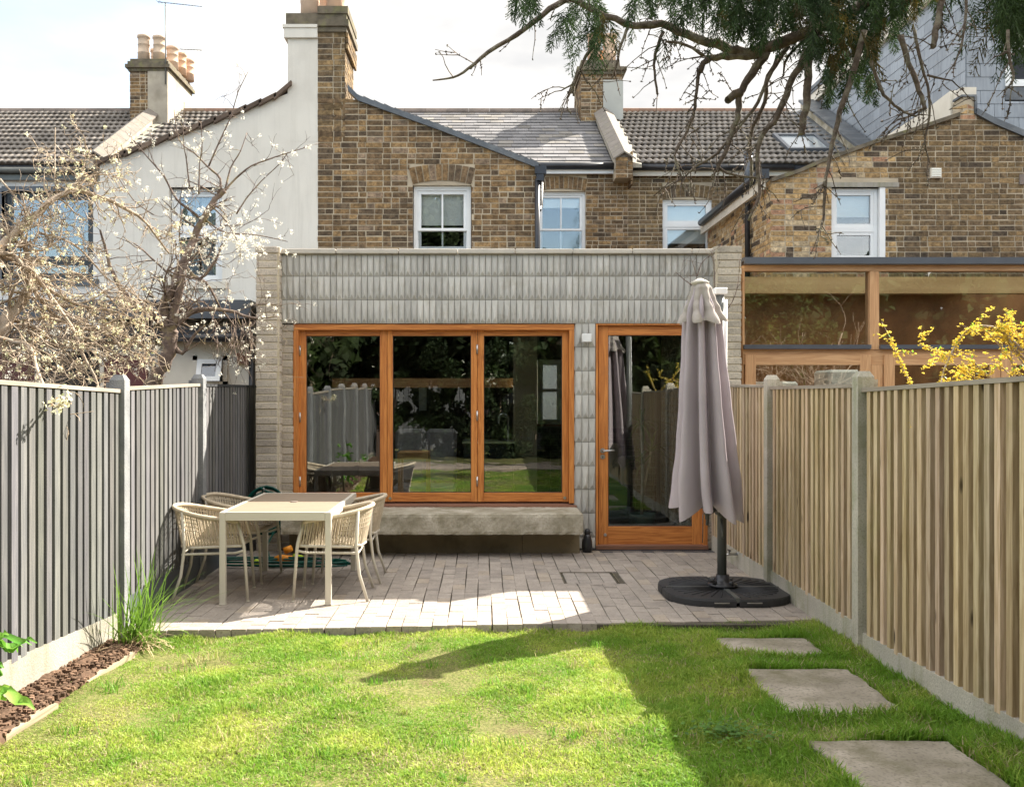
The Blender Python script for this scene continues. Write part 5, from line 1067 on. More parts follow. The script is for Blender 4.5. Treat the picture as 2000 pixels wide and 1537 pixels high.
c0 = chair((-2.09, 7.68, 0), .14, 'rope chair at the near left corner of the table, closest to the fence plant', gr)
dup(c0, (-2.08, 8.46, 0), -.10, 'rope chair at the far left side of the table, beside the grey fence')
dup(c0, (-1.13, 7.72, 0), math.pi + .03, 'rope chair at the near right side of the table, with its back in full view')
dup(c0, (-1.10, 8.42, 0), math.pi + .02, 'rope chair at the far right side of the table, nearest the concrete bench')

# ================================================================ closed cantilever parasol
t = thing('garden_parasol', 'closed mauve grey cantilever parasol on a black slab base', 'parasol', (1.87, 7.7, 0))
BX, BY = 1.885, 7.72
for (sx_, sy_) in ((-1, -1), (1, -1), (1, 1), (-1, 1)):
    g = MB(); Rr = .33; hw = .475; gp = .012; pts = [(gp, gp), (hw, gp)]
    for i in range(9): a = i / 8 * math.pi / 2; pts.append((hw - Rr + Rr * math.cos(a), hw - Rr + Rr * math.sin(a)))
    pts.append((gp, hw))
    def tr(p): return (BX + sx_ * p[0], BY + sy_ * p[1])
    q = [tr(p) for p in pts]; 
    if sx_ * sy_ < 0: q = q[::-1]
    n = len(q); b = len(g.v); cx_, cy_ = tr((.25, .25))
    for (z, s) in ((.0, .99), (.012, 1), (.045, 1), (.06, .975)): g.v += [(cx_ + (a - cx_) * s, cy_ + (d - cy_) * s, z) for a, d in q]
    for r in range(3):
        for i in range(n): k = (i + 1) % n; g.face((b + r * n + i, b + r * n + k, b + (r + 1) * n + k, b + (r + 1) * n + i))
    g.face([b + 3 * n + i for i in range(n)]); g.face([b + i for i in reversed(range(n))])
    for i in range(9):   # radial ribs
        a = (i + .5) / 9 * math.pi / 2; r0, r1 = .12, (.40 + .03 * abs(math.sin(2 * a)))
        pa, pb = tr((r0 * math.cos(a), r0 * math.sin(a))), tr((r1 * math.cos(a), r1 * math.sin(a))); g.tube([(pa[0], pa[1], .0615), (pb[0], pb[1], .0615)], .006, 4)
    g.build('base_slab', m_base, t)
    g = MB(); pa = tr((.12, .477)); g.box(pa[0] - .055, pa[0] + .055, pa[1] - .004, pa[1] + .004, .03, .038)
    if sy_ < 0: g.build('carry_handle', m_steel, t)
g = MB(); g.box(BX - .44, BX + .44, BY - .011, BY + .011, .03, .066); g.box(BX - .018, BX + .018, BY - .465, BY + .40, .032, .068); g.build('cross_bar', m_pole, t)
g = MB(); g.lathe([(.10, .062), (.115, .075), (.115, .085), (.07, .10), (.055, .12), (.05, .16)], BX, BY, 20); 
for i in range(4): a = i * math.pi / 2 + .6; g.lathe([(.018, .085), (.018, .115), (.01, .12)], BX + .09 * math.cos(a), BY + .09 * math.sin(a), 8)
g.tube([(BX - .06, BY - .05, .11), (BX - .13, BY - .09, .125)], .009, 6); g.build('swivel_foot', m_black, t)
px_, pyy = BX - .005, BY; g = MB(); g.tube([(px_, pyy, .1), (px_, pyy, .70), (px_ - .01, pyy, 1.4), (px_ - .015, pyy, 2.36)], [.036, .036, .034, .032], 14); g.build('mast', m_pole, t)
mb = MB(); mb.rbox(px_ - .065, px_ + .035, pyy - .04, pyy + .04, 2.34, 2.395, .008); mb.tube([(px_ + .02, pyy - .04, 2.3), (px_ + .02, pyy - .04, .9)], .012, 6); mb.build('mast_cap', m_white, t)
g = MB(); g.rbox(px_ - .05, px_ + .045, pyy - .06, pyy + .045, .62, .80, .012); g.tube([(px_ - .05, pyy - .05, .72), (px_ - .12, pyy - .06, .66), (px_ - .13, pyy - .06, .55)], .012, 6); g.tube([(px_ - .02, pyy - .06, .6), (px_ - .02, pyy - .1, .52), (px_ - .02, pyy - .12, .46)], .012, 8)
g.build('crank_joint', m_pole, t)
CXc, CYc = 1.665, 7.48     # canopy axis
def canopy(name, prof, nseg, matl, pleat, jag=0, phase=0.0, lean=.05, seed=1):
    rng = random.Random(seed); g = MB(); N = nseg * 14; rings = []; zz0 = prof[-1][1]; amp = [rng.uniform(.7, 1.25) for _ in range(nseg)]; ph = [rng.uniform(-.12, .12) for _ in range(nseg)]
    jg = [rng.uniform(-1, .5) for _ in range(nseg)]
    P2 = []; M_ = 26
    for i in range(M_ + 1):
        s = i / M_ * (len(prof) - 1); k = min(int(s), len(prof) - 2); u = s - k; u2 = u * u * (3 - 2 * u); P2.append((prof[k][0] * (1 - u2) + prof[k + 1][0] * u2, prof[k][1] * (1 - u) + prof[k + 1][1] * u))
    for i, (r, z) in enumerate(P2):
        f = i / M_; b = len(g.v)
        for j in range(N):
            th = 2 * math.pi * j / N; sg = th / (2 * math.pi) * nseg + phase + .18 * math.sin(f * 2.6 + phase); kk = int(sg) % nseg; uu = sg % 1
            fold = (math.cos(2 * math.pi * uu)); fold = math.copysign(abs(fold) ** .7, fold); am = amp[kk] * (1 - uu) + amp[(kk + 1) % nseg] * uu
            rr = r * (1 + pleat(f) * am * fold + .03 * math.sin(3 * th + 5 * f) + (.05 * math.sin(sg * 12.0 + 3 * f)) * pleat(f))
            jz = (jg[kk] * (1 - uu) + jg[(kk + 1) % nseg] * uu) * jag * f ** 6 + (-fold * jag * .45 * f ** 6)
            ll = lean * (1 - (z - .74) / 1.7)
            g.v.append((CXc + ll + rr * 1.05 * math.cos(th), CYc + .02 + rr * 1.45 * math.sin(th), z + jz))
        rings.append(b)
    for i in range(M_):
        for j in range(N): k = (j + 1) % N; g.face((rings[i] + j, rings[i] + k, rings[i + 1] + k, rings[i + 1] + j), 0, (1, 1, 1), True)
    return g.build(name, matl, t)
canopy('canopy', [(.05, 2.37), (.098, 2.18), (.108, 1.90), (.125, 1.55), (.143, 1.15), (.160, .90), (.162, .80), (.166, .72)], 8, m_canopy, lambda f: .28 + .26 * f ** .7, jag=.085, phase=.3, seed=5)
canopy('vent_cap', [(.055, 2.405), (.072, 2.36), (.088, 2.28), (.110, 2.21), (.148, 2.12)], 7, m_canopytop, lambda f: .03 + .17 * f, jag=.03, phase=.3, seed=2)
g = MB(); g.lathe([(.03, 2.38), (.065, 2.40), (.07, 2.412), (.04, 2.425), (.015, 2.44)], CXc - .01, CYc, 20); g.build('finial', m_tframe, t)
g = MB(); g.tube([(CXc + .045, CYc, .62), (CXc + .04, CYc, 2.38)], .016, 8)
for i in range(8): a = i * math.pi / 4; g.tube([(CXc + .045 + .05 * math.cos(a), CYc + .05 * math.sin(a), .70), (CXc + .03 * math.cos(a), CYc + .03 * math.sin(a), 2.3)], .007, 4)
g.tube([(CXc + .04, CYc, .66), (px_ - .02, pyy - .03, .70)], .022, 8); g.build('ribs', m_pole, t)

# ================================================================ hose, ball, toys
t = thing('garden_hose', 'green garden hose coiled on a wall hook and trailing over the patio', 'hose', (-2.05, 9.75, .5))
g = MB(); r_ = random.Random(4); cx_, cz_ = X_(519, 9.8), Z_(1000, 9.8); pth = []
for k in range(7):
    R0 = .21 - .012 * (k % 4) ; 
    for i in range(20):
        a = 2 * math.pi * i / 20; pth.append((cx_ + R0 * .98 * math.sin(a) + .01 * k % .02, 9.84 - .012 * k + .008 * math.sin(a * 2), cz_ + .02 * (k % 3) + R0 * 1.1 * math.cos(a)))
g.tube(pth, .0095, 6)
pth = [(cx_ + .1, 9.78, cz_ - .15), (cx_ + .12, 9.7, .25), (cx_ + .06, 9.55, .10), (cx_ + .14, 9.35, .015)]
for k in range(4):
    for i in range(16):
        a = 2 * math.pi * i / 16 + k * .3; R0 = .25 + .05 * math.sin(k * 2.1); pth.append((X_(575, 9.05) - .0 + (R0 + .22) * math.cos(a) - (.28 if k % 2 else -.05), 9.08 + R0 * .62 * math.sin(a), .012 + .012 * k + .004 * math.sin(a * 3)))
g.tube(pth, .0095, 6); g.build('coil', m_hose, t)
g = MB(); g.tube([(cx_, 9.93, cz_ + .20), (cx_, 9.72, cz_ + .21), (cx_, 9.70, cz_ + .25)], .008, 6); g.build('wall_hook', m_steel, t)
g = MB(); g.lathe([(.002, 9.02 - .033)] + [(.033 * math.sin(a), 9.02 - .033 * math.cos(a)) for a in (.4, .8, 1.2, 1.57, 1.95, 2.35, 2.75)] + [(.002, 9.02 + .033)], X_(501, 9.02), .033, 16, axis='y')
tag(g.build('tennis_ball', m_ball), 'yellow green tennis ball beside the coiled hose', 'ball')
t = thing('orange_toy', 'small orange and green rubber toy lying beside the hose', 'toy', (X_(556, 9.2), 9.2, 0)); xo = X_(548, 9.25)
g = MB(); g.tube([(xo - .06, 9.25, .03), (xo, 9.2, .045), (xo + .1, 9.25, .03), (xo + .17, 9.3, .03)], [.02, .035, .03, .015], 10); g.build('body', m_orange, t)
g = MB(); g.tube([(xo + .02, 9.33, .09), (xo + .09, 9.33, .12)], [.035, .03], 10); g.build('handle', m_orange, t); g = MB(); g.tube([(xo + .12, 9.27, .05), (xo + .21, 9.24, .04)], [.028, .022], 10); g.build('grip', m_ball, t)
t = thing('spray_nozzle', 'black spray gun at the end of the hose', 'nozzle', (X_(612, 9.2), 9.2, 0)); g = MB(); xo = X_(606, 9.1); g.tube([(xo, 9.1, .02), (xo + .1, 9.12, .03)], [.014, .018], 8); g.build('barrel', m_black, t); g = MB(); g.tube([(xo + .02, 9.1, .03), (xo, 9.06, .015)], .01, 6); g.build('handle', m_black, t)

# ================================================================ aerials
def aerial(label, base, mast_h, tip, n, up=True):
    t = thing('tv_aerial', label, 'aerial', base, 'rooftop television aerials'); b = Vector(base); g = MB(); top = b + Vector((0, 0, mast_h))
    if mast_h > 0: g.tube([b, top], .014, 5); g.build('mast', m_pole, t); g = MB()
    tip = Vector(tip); a0 = top + (top - tip).normalized() * .15; g.tube([a0, tip], .010, 5); g.build('boom', m_pole, t); g = MB()
    d = (tip - a0); s = Vector((0, 0, 1)) if up == 'v' else d.cross(Vector((0, 0, 1))).normalized()
    for i in range(n): q = a0 + d * (i / (n - 1)); L = .16 if i < 2 else .07; g.tube([q - s * L + Vector((0, 0, .03)), q + s * L - Vector((0, 0, .03))], .0055, 4)
    g.build('elements', m_pole, t)
aerial('tall mast aerial fixed to the left chimney stack', (X_(323, 20.25), 20.25, Z_(165, 20.25)), Z_(6, 20.25) - Z_(165, 20.25), (X_(393, 20.25), 20.35, Z_(10, 20.25)), 16)
aerial('short aerial pointing right behind the left chimney pots', (X_(340, 21.5), 21.5, Z_(125, 21.5)), Z_(96, 21.5) - Z_(125, 21.5), (X_(400, 21.5), 21.3, Z_(105, 21.5)), 12)
aerial('aerial pointing down to the right from the middle chimney', (X_(1216, 21), 21, Z_(140, 21)), Z_(131, 21) - Z_(140, 21), (X_(1272, 21), 20.6, Z_(148, 21)), 12)
# ================================================================ stepping stones, edging, soil
def slab(x0, x1, y0, y1, label, seed):
    rng = random.Random(seed); g = MB(); z = zl((y0 + y1) / 2) + .012; n = 10; j = lambda: rng.uniform(-.011, .011)
    ring = [(x0 + (x1 - x0) * i / n, y0 + j()) for i in range(n)] + [(x1 + j(), y0 + (y1 - y0) * i / n) for i in range(n)] + [(x1 - (x1 - x0) * i / n, y1 + j()) for i in range(n)] + [(x0 + j(), y1 - (y1 - y0) * i / n) for i in range(n)]
    m_ = len(ring); cx_, cy_ = (x0 + x1) / 2, (y0 + y1) / 2; L = []
    for (dz, s) in ((-.06, 1), (-.008, 1), (0, .985)): L.append(len(g.v)); g.v += [(cx_ + (a - cx_) * s, cy_ + (b - cy_) * s, z + dz) for a, b in ring]
    for r in range(2):
        for i in range(m_): k = (i + 1) % m_; g.face((L[r] + i, L[r] + k, L[r + 1] + k, L[r + 1] + i))
    g.face([L[2] + i for i in range(m_)]); return tag(g.build('stepping_stone', m_slab), label, 'paving slab', 'stepping stones in the lawn')
STONES = [(1.50, 2.10, 5.98, 6.42), (1.475, 2.075, 4.76, 5.60), (1.44, 2.045, 3.46, 4.34), (1.42, 2.02, 2.2, 3.1)]
for i, s in enumerate(STONES): slab(*s, ('rectangular concrete stepping stone closest to the patio and parasol', 'concrete stepping stone in the middle of the path, long grass at its near edge', 'concrete stepping stone at the bottom edge of the photo with a dark grass tuft', 'concrete stepping stone below the bottom edge of the photo, closest to the viewer')[i], i)
g = MB(); r_ = random.Random(6); nx, ny = 16, 130
for j in range(ny + 1):
    for i in range(nx + 1):
        x = -2.46 + .34 * i / nx; y = -2 + 8.35 * j / ny; e = 1 if 0 < i < nx else 0; g.v.append((x, y, zl(y) + .015 + e * (.02 * math.sin(y * 9) * math.sin(x * 31 + y * 4) + r_.uniform(-.014, .018)) - (0 if i < nx else .04)))
for j in range(ny):
    for i in range(nx): a = j * (nx + 1) + i; g.face((a, a + 1, a + nx + 2, a + nx + 1), 0, (1, 1, 1), True)
for k in range(1400):
    x, y, s = -2.40 + .27 * r_.random(), 3.2 + 3.1 * r_.random(), r_.uniform(.003, .011); z = zl(y) + .025; kk = r_.uniform(.6, 2.2); g.hexa([(x + s * a * r_.uniform(.6, 1.3), y + s * b * r_.uniform(.6, 1.3), z + s * c) for c in (-1, 1) for (a, b) in ((-1, -1), (1, -1), (1, 1), (-1, 1))], 0, (kk, kk, kk))
g.build('soil_bed', mat('bed_soil', (.13, .082, .055), (.07, .045, .03), ns=25, rough=1, bump=1.0, bs=40, attr=True, spec=.1), kind='structure')
for k, (ya, yb, lab) in enumerate(((5.35, 6.02, 'pale timber edging board between soil and lawn, nearer the patio'), (4.42, 4.93, 'pale timber edging board between soil and lawn, lower left of the photo'), (3.2, 3.95, 'pale timber edging board at the near end of the soil bed, left edge'))):
    g = MB(); xx = -2.145; z = zl((ya + yb) / 2); g.hexa([(xx - .02, ya, z - .1), (xx + .02, ya, z - .1), (xx + .035, yb, z - .1), (xx - .005, yb, z - .1), (xx - .02, ya, z + .030), (xx + .02, ya, z + .026), (xx + .035, yb, z + .010), (xx - .005, yb, z + .014)])
    tag(g.build('edging_board', wood('edging%d' % k, (.36, .30, .20), (.25, .20, .13), 'y', rough=.9)), lab, 'edging board', 'timber edging boards')

# paved area where the viewer stands (seen only in the glass)
g = MB(); r_ = random.Random(19)
for i in range(23):
    for j in range(13):
        x = -2.35 + i * .205 - (.1 if j % 2 else 0); y = -1.75 + j * .205; k = r_.uniform(.75, 1.15); g.rbox(max(x, -2.35), min(x + .2, 2.3), y, y + .2, .03, .135 + r_.uniform(-.003, .003), .003, 0, (k, k * .92, k * .84))
g.build('rear_patio', m_paver, kind='structure')
# ================================================================ vegetation
def fastmesh(name, V, Fc, mats, col=None, parent=None, smooth=False):
    """V (n,3); Fc list of arrays (k,3) or (k,4); col list of (k,3) per face"""
    me = bpy.data.meshes.new(name); me.vertices.add(len(V)); me.vertices.foreach_set('co', np.asarray(V, np.float32).ravel())
    idx = np.concatenate([f.ravel() for f in Fc]).astype(np.int32); tot = np.concatenate([np.full(len(f), f.shape[1], np.int32) for f in Fc])
    st = np.concatenate([[0], np.cumsum(tot)[:-1]]).astype(np.int32)
    me.loops.add(len(idx)); me.loops.foreach_set('vertex_index', idx); me.polygons.add(len(tot)); me.polygons.foreach_set('loop_start', st); me.polygons.foreach_set('loop_total', tot)
    me.materials.append(mats); me.update(calc_edges=True)
    if col is not None:
        c = np.concatenate(col).astype(np.float32); at = me.attributes.new('Col', 'FLOAT_COLOR', 'FACE'); at.data.foreach_set('color', np.concatenate([c, np.ones((len(c), 1), np.float32)], 1).ravel())
    o = bpy.data.objects.new(name, me); COL.objects.link(o)
    if parent is not None: adopt(o, parent)
    return o
NR = np.random.RandomState(11)
def vnoise(x, y, s, seed):
    r = np.random.RandomState(seed).rand(64, 64); u, v = x * s + 31.7, y * s + 17.3; i, j = np.floor(u).astype(int), np.floor(v).astype(int); fu, fv = u - i, v - j
    fu, fv = fu * fu * (3 - 2 * fu), fv * fv * (3 - 2 * fv); a = r[i % 64, j % 64]; b = r[(i + 1) % 64, j % 64]; c = r[i % 64, (j + 1) % 64]; d = r[(i + 1) % 64, (j + 1) % 64]
    return (a * (1 - fu) + b * fu) * (1 - fv) + (c * (1 - fu) + d * fu) * fv
def lawn(n, x0, x1, y0, y1, name, wmul=1.0, hmul=1.0):
    x = NR.uniform(x0, x1, n); y = NR.uniform(y0, y1, n)
    clump = vnoise(x, y, 2.3, 1) * .5 + vnoise(x, y, 6, 2) * .3 + vnoise(x, y, 17, 3) * .2
    bare = vnoise(x, y, 2.6, 7) * .6 + vnoise(x, y, 9, 8) * .4
    edge = np.zeros(n); inside = np.zeros(n, bool)
    for (a, b, c, d) in STONES:
        dx = np.maximum(np.maximum(a - x, x - b), 0); dy = np.maximum(np.maximum(c - y, y - d), 0); dist = np.sqrt(dx * dx + dy * dy)
        inside |= (dist < NR.uniform(.0005, .014, n)); edge = np.maximum(edge, np.exp(-dist / .09) * (1 - .0 * dy))
    lane = 1 / (1 + np.exp(-(x - .9) * 5)); rightedge = np.exp(-(2.32 - x) / .12); pedge = np.exp(-(yfront(x) - .02 - y).clip(0) / .10)
    long_ = np.clip(edge * .75 + rightedge * .6 + pedge * .55 * (vnoise(x, y, 3, 12)) + lane * .30 + clump * .85, 0, 1.8)
    keep = (NR.rand(n) < np.clip((bare - .22) * 4.0 + .7 + edge + rightedge + lane * .4, .6, 1)) & ~inside & (y < yfront(x) - .015) & ((x > -2.14 + .05 * np.sin(y * 7) - .04 * vnoise(x, y, 5, 33)) | (NR.rand(n) < .02))
    x, y, clump, bare, long_, lane, edge = (q[keep] for q in (x, y, clump, bare, long_, lane, edge)); n = len(x)
    h = (.016 + .046 * np.minimum(long_, 1.25) ** 1.5 * NR.uniform(.35, 1.5, n)) * (1 + .15 * (bare - .5)) * hmul; w = (.0013 + .0022 * NR.rand(n)) * wmul * (1 + .3 * long_)
    az = NR.uniform(0, 2 * np.pi, n); ln = NR.uniform(.15, .95, n) * (1.25 - .3 * long_); z = zl_v(y) + .012 * np.sin(x * 5.1 + y * 2.3) + .008 * np.sin(x * 11 - y * 7) - .012
    dx, dy = np.cos(az), np.sin(az); fa = NR.uniform(0, 2 * np.pi, n); sx_, sy_ = np.cos(fa) * w, np.sin(fa) * w
    V = np.zeros((n, 5, 3)); V[:, 0] = np.stack([x - sx_, y - sy_, z], 1); V[:, 1] = np.stack([x + sx_, y + sy_, z], 1)
    mx, my, mz = x + dx * h * ln * .3, y + dy * h * ln * .3, z + h * .6; V[:, 2] = np.stack([mx + sx_ * .8, my + sy_ * .8, mz], 1); V[:, 3] = np.stack([mx - sx_ * .8, my - sy_ * .8, mz], 1)
    V[:, 4] = np.stack([x + dx * h * ln, y + dy * h * ln, z + h * (1 - .3 * ln)], 1)
    b = np.arange(n)[:, None] * 5; q = b + np.array([[0, 1, 2, 3]]); t = b + np.array([[3, 2, 4]])
    mixv = np.clip(vnoise(x, y, 3.1, 21) * .9 + NR.uniform(-.35, .35, n) + (.5 - bare) * .9 - lane * .25, 0, 1)[:, None]
    green = np.array([[.18, .345, .034]]); yel = np.array([[.49, .55, .11]]); straw = np.array([[.58, .48, .29]])
    c = green * (1 - mixv) + yel * mixv; s = (NR.rand(n) < np.clip(.08 + (.50 - bare) * .7 - lane * .05, .02, .55))[:, None]; c = np.where(s, straw * NR.uniform(.6, 1.1, (n, 1)), c) * NR.uniform(.75, 1.2, (n, 1))
    o = fastmesh(name, V.reshape(-1, 3), [q, t], m_grass, [c, c * 1.08]); o['kind'] = 'stuff'; return o
zl_v = lambda y: -0.06 + (6.8 - np.clip(y, -2.0, 6.9)) * 0.026
m_grass = mat('grass_blade', (1, 1, 1), (.92, .92, .92), ns=3, rough=.6, attr=True, trans=.42, spec=.3)
lawn(460000, -2.2, 2.33, 3.35, 6.95, 'grass')
lawn(30000, -2.2, 2.33, .95, 3.35, 'grass_near_viewer', wmul=2.2, hmul=1.2)
# coarser tufts standing out of the turf
V, Q, C = [], [], []; r_ = random.Random(5)
for k in range(110):
    cx_, cy_ = r_.uniform(-2.0, 1.3), r_.uniform(3.5, 6.7); n_ = r_.randint(14, 45); sp = r_.uniform(.015, .05); hh = r_.uniform(.03, .06); tone = r_.random()
    if cy_ > yfront(cx_) - .08: continue
    for _ in range(n_):
        x, y = cx_ + r_.gauss(0, sp), cy_ + r_.gauss(0, sp); a = r_.uniform(0, 6.28); h_ = hh * r_.uniform(.5, 1.2); w_ = r_.uniform(.0018, .0032); ln = r_.uniform(.2, .9) * h_; z = zl(y) - .01
        fx_, fy_ = math.cos(a + 1.57) * w_, math.sin(a + 1.57) * w_; dx, dy = math.cos(a) * ln, math.sin(a) * ln; i0 = len(V)
        V += [(x - fx_, y - fy_, z), (x + fx_, y + fy_, z), (x + dx * .4 + fx_ * .8, y + dy * .4 + fy_ * .8, z + h_ * .6), (x + dx * .4 - fx_ * .8, y + dy * .4 - fy_ * .8, z + h_ * .6), (x + dx * .9 + fx_ * .2, y + dy * .9 + fy_ * .2, z + h_ * .9), (x + dx * .9 - fx_ * .2, y + dy * .9 - fy_ * .2, z + h_ * .9)]
        Q += [(i0, i0 + 1, i0 + 2, i0 + 3), (i0 + 3, i0 + 2, i0 + 4, i0 + 5)]; kk = r_.uniform(.75, 1.2); c = (.16 * kk, .33 * kk, .035 * kk) if tone < .6 else ((.30 * kk, .38 * kk, .07 * kk) if r_.random() < .7 else (.5 * kk, .42 * kk, .22 * kk)); C += [c, c]
o = fastmesh('grass_tufts', np.array(V), [np.array(Q)], m_grass, [np.array(C)]); o['kind'] = 'stuff'

# ---- branching
def rv(rng): 
    while True:
        v = Vector((rng.uniform(-1, 1), rng.uniform(-1, 1), rng.uniform(-1, 1)))
        if .05 < v.length < 1: return v.normalized()
def twig(g, p, d, L, r, rng, wig=.35, grav=0.0, n=5, sides=4, taper=.45, c=(1, 1, 1)):
    pts = [Vector(p)]; d = Vector(d).normalized()
    for i in range(n): d = (d + rv(rng) * wig + Vector((0, 0, grav))).normalized(); pts.append(pts[-1] + d * L / n)
    g.tube(pts, [r * (1 - (1 - taper) * i / n) for i in range(n + 1)], sides, 0, c, cap=True); return pts, d
def grow(g, p, d, L, r, lvl, rng, out, cfg):
    pts, dl = twig(g, p, d, L, r, rng, cfg['wig'], cfg['grav'], n=cfg['n'] if lvl else 4, sides=5 if r > .008 else 4 if r > .004 else 3)
    out += [(q, lvl) for q in pts[1:]]
    if lvl <= 0: return
    k = cfg['kids'] if lvl > 1 else cfg['kids0']
    for i in range(rng.randint(*k)):
        t = rng.uniform(.2, 1) * (len(pts) - 1); j = min(int(t), len(pts) - 2); q = pts[j].lerp(pts[j + 1], t - j); ax = (pts[j + 1] - pts[j]).normalized()
        dd = (ax * rng.uniform(.1, .8) + rv(rng) * cfg['spread'] + Vector((0, 0, cfg['up']))).normalized()
        grow(g, q, dd, L * rng.uniform(*cfg['len']), max(r * .55, cfg['rmin']), lvl - 1, rng, out, cfg)
def limb(g, pp, r0, r1, rng, sides=7, sub=3, wob=.3, c=(1, 1, 1)):
    """traced limb: list of (px,py,Y) with Catmull-Rom smoothing"""
    V = [Vector(P(*q)) for q in pp]; out = []
    for i in range(len(V) - 1):
        p0, p1, p2, p3 = V[max(i - 1, 0)], V[i], V[i + 1], V[min(i + 2, len(V) - 1)]
        for k in range(sub):
            t = k / sub; out.append(.5 * ((2 * p1) + (p2 - p0) * t + (2 * p0 - 5 * p1 + 4 * p2 - p3) * t * t + (3 * p1 - p0 - 3 * p2 + p3) * t ** 3))
    out.append(V[-1]); n = len(out); out = [q + rv(rng) * (r0 + (r1 - r0) * i / n) * wob for i, q in enumerate(out)]
    g.tube(out, [(r0 + (r1 - r0) * i / (n - 1)) * rng.uniform(.93, 1.1) for i in range(n)], sides, 0, c); return out
def blossom(g, p, R, n, size, rng, c=(1, 1, 1), cmix=None):
    for _ in range(n):
        q = Vector(p) + rv(rng) * R * rng.random() ** .5; u = rv(rng); v = u.cross(rv(rng)).normalized(); s = size * rng.uniform(.6, 1.2); w = u.cross(v)
        k = rng.uniform(.8, 1.1); cc = cmix(rng) if cmix else (c[0] * k, c[1] * k, c[2] * k)
        b = len(g.v); g.v += [tuple(q - u * s - v * s * .4), tuple(q + v * s * .9 - u * s * .1), tuple(q + u * s + w * s * .4), tuple(q - v * s * .8 + w * s * .3)]; g.face((b, b + 1, b + 2, b + 3), 0, cc)

# ---- pear tree, left (trunk outside the photo)
t = thing('pear_tree', 'gnarled tree with tangled twigs and pale yellow blossom buds at the far left', 'tree', (-3.7, 6.6, 0))
rng = random.Random(21); g = MB(); limbs = []
def L(pp, r0, r1, sides=7): limbs.append((limb(g, pp, r0, r1, rng, sides), r0, r1))
L([(-160, 1150, 6.6), (-120, 900, 6.6), (-60, 760, 6.7), (0, 645, 6.8), (28, 605, 6.9), (52, 570, 6.9), (60, 530, 7.0)], .075, .022, 9)
L([(0, 645, 6.8), (-40, 560, 6.7), (-10, 500, 6.8), (5, 478, 6.9), (40, 445, 7.0), (80, 412, 7.1), (110, 385, 7.2), (150, 372, 7.3), (195, 385, 7.4), (240, 405, 7.5), (280, 430, 7.6), (300, 455, 7.7), (330, 495, 7.8)], .035, .006)
L([(-40, 560, 6.6), (-20, 500, 6.7), (20, 498, 6.8), (45, 520, 6.8), (75, 545, 6.9), (110, 595, 6.9), (140, 640, 6.9), (160, 690, 6.9), (185, 735, 6.9), (195, 768, 6.9)], .020, .008)
L([(0, 500, 6.8), (30, 510, 6.9), (60, 540, 7.0), (95, 565, 7.1), (130, 585, 7.2), (170, 600, 7.3), (230, 610, 7.4), (290, 640, 7.5)], .022, .006)
L([(-30, 655, 6.5), (30, 668, 6.5), (60, 680, 6.4), (72, 720, 6.2), (85, 750, 5.9), (90, 775, 5.6), (108, 795, 5.35), (122, 786, 5.3), (135, 776, 5.3)], .014, .004)
L([(0, 350, 7.1), (30, 385, 7.1), (60, 420, 7.1), (70, 440, 7.0)], .008, .006); L([(108, 250, 7.4), (107, 300, 7.4), (107, 350, 7.3), (112, 385, 7.3)], .004, .007)
L([(60, 530, 7), (45, 470, 7), (35, 430, 7)], .02, .012); L([(60, 560, 7), (100, 610, 7.2), (150, 640, 7.4), (200, 650, 7.5), (260, 690, 7.6)], .014, .005)
L([(75, 455, 7.2), (130, 470, 7.3), (170, 500, 7.4), (210, 545, 7.4), (245, 560, 7.5)], .010, .004); L([(100, 395, 7.3), (150, 360, 7.3), (165, 320, 7.4), (168, 285, 7.4)], .008, .003)
L([(20, 640, 6.8), (90, 620, 7), (160, 640, 7.2), (215, 630, 7.3), (250, 600, 7.4)], .013, .005); L([(50, 760, 7), (60, 700, 7), (65, 640, 7)], .006, .012); L([(5, 760, 7), (8, 700, 7), (0, 650, 7)], .006, .012)
for q in ([(70, 600, 7.1), (130, 630, 7.3), (200, 640, 7.5), (270, 670, 7.7), (320, 700, 7.8)], [(60, 650, 6.9), (120, 680, 7.1), (180, 670, 7.3), (240, 700, 7.5)], [(30, 700, 7), (90, 710, 7.1), (150, 740, 7.2), (220, 735, 7.4)], [(110, 600, 7.2), (170, 590, 7.4), (230, 560, 7.6), (280, 590, 7.7)], [(10, 620, 6.9), (80, 650, 7), (140, 700, 7.1), (170, 755, 7.1)], [(50, 500, 7), (110, 520, 7.1), (180, 550, 7.4), (250, 620, 7.6)]): L(q, .009, .004)
L([(0, 440, 6.9), (60, 490, 7.0), (115, 470, 7.1), (120, 430, 7.2)], .012, .004); L([(150, 372, 7.3), (175, 345, 7.4), (215, 340, 7.5), (235, 335, 7.6)], .007, .003)
out = []; cfg = dict(wig=.42, grav=-.02, n=5, kids=(1, 3), kids0=(1, 2), spread=.9, up=0.0, len=(.45, .75), rmin=.0034)
for (pts, r0, r1) in limbs:
    for i in range(2, len(pts)):
        q = pts[i]; r = r0 + (r1 - r0) * i / len(pts)
        if q.z < 1.55 or q.x / q.y < -.56: continue
        for _ in range(2):
            ax = (pts[i] - pts[i - 1]).normalized(); d = (ax * .35 + rv(rng) * Vector((1, .45, 1)).length * .6 + Vector((.03, 0, -.05))).normalized(); d.y *= .55
            grow(g, q, d, rng.uniform(.12, .31), max(.0035, r * .35), 2, rng, out, cfg)
g.build('branches', m_bark, t)
b = MB(); cm = lambda r: (lambda k, s: (k * s, k * s, k * s * .88) if r.random() < .86 else ((k * .62, k * .70, k * .42) if r.random() < .3 else (k * .6, k * .42, k * .32)))(r.uniform(.8, 1.1), 1)
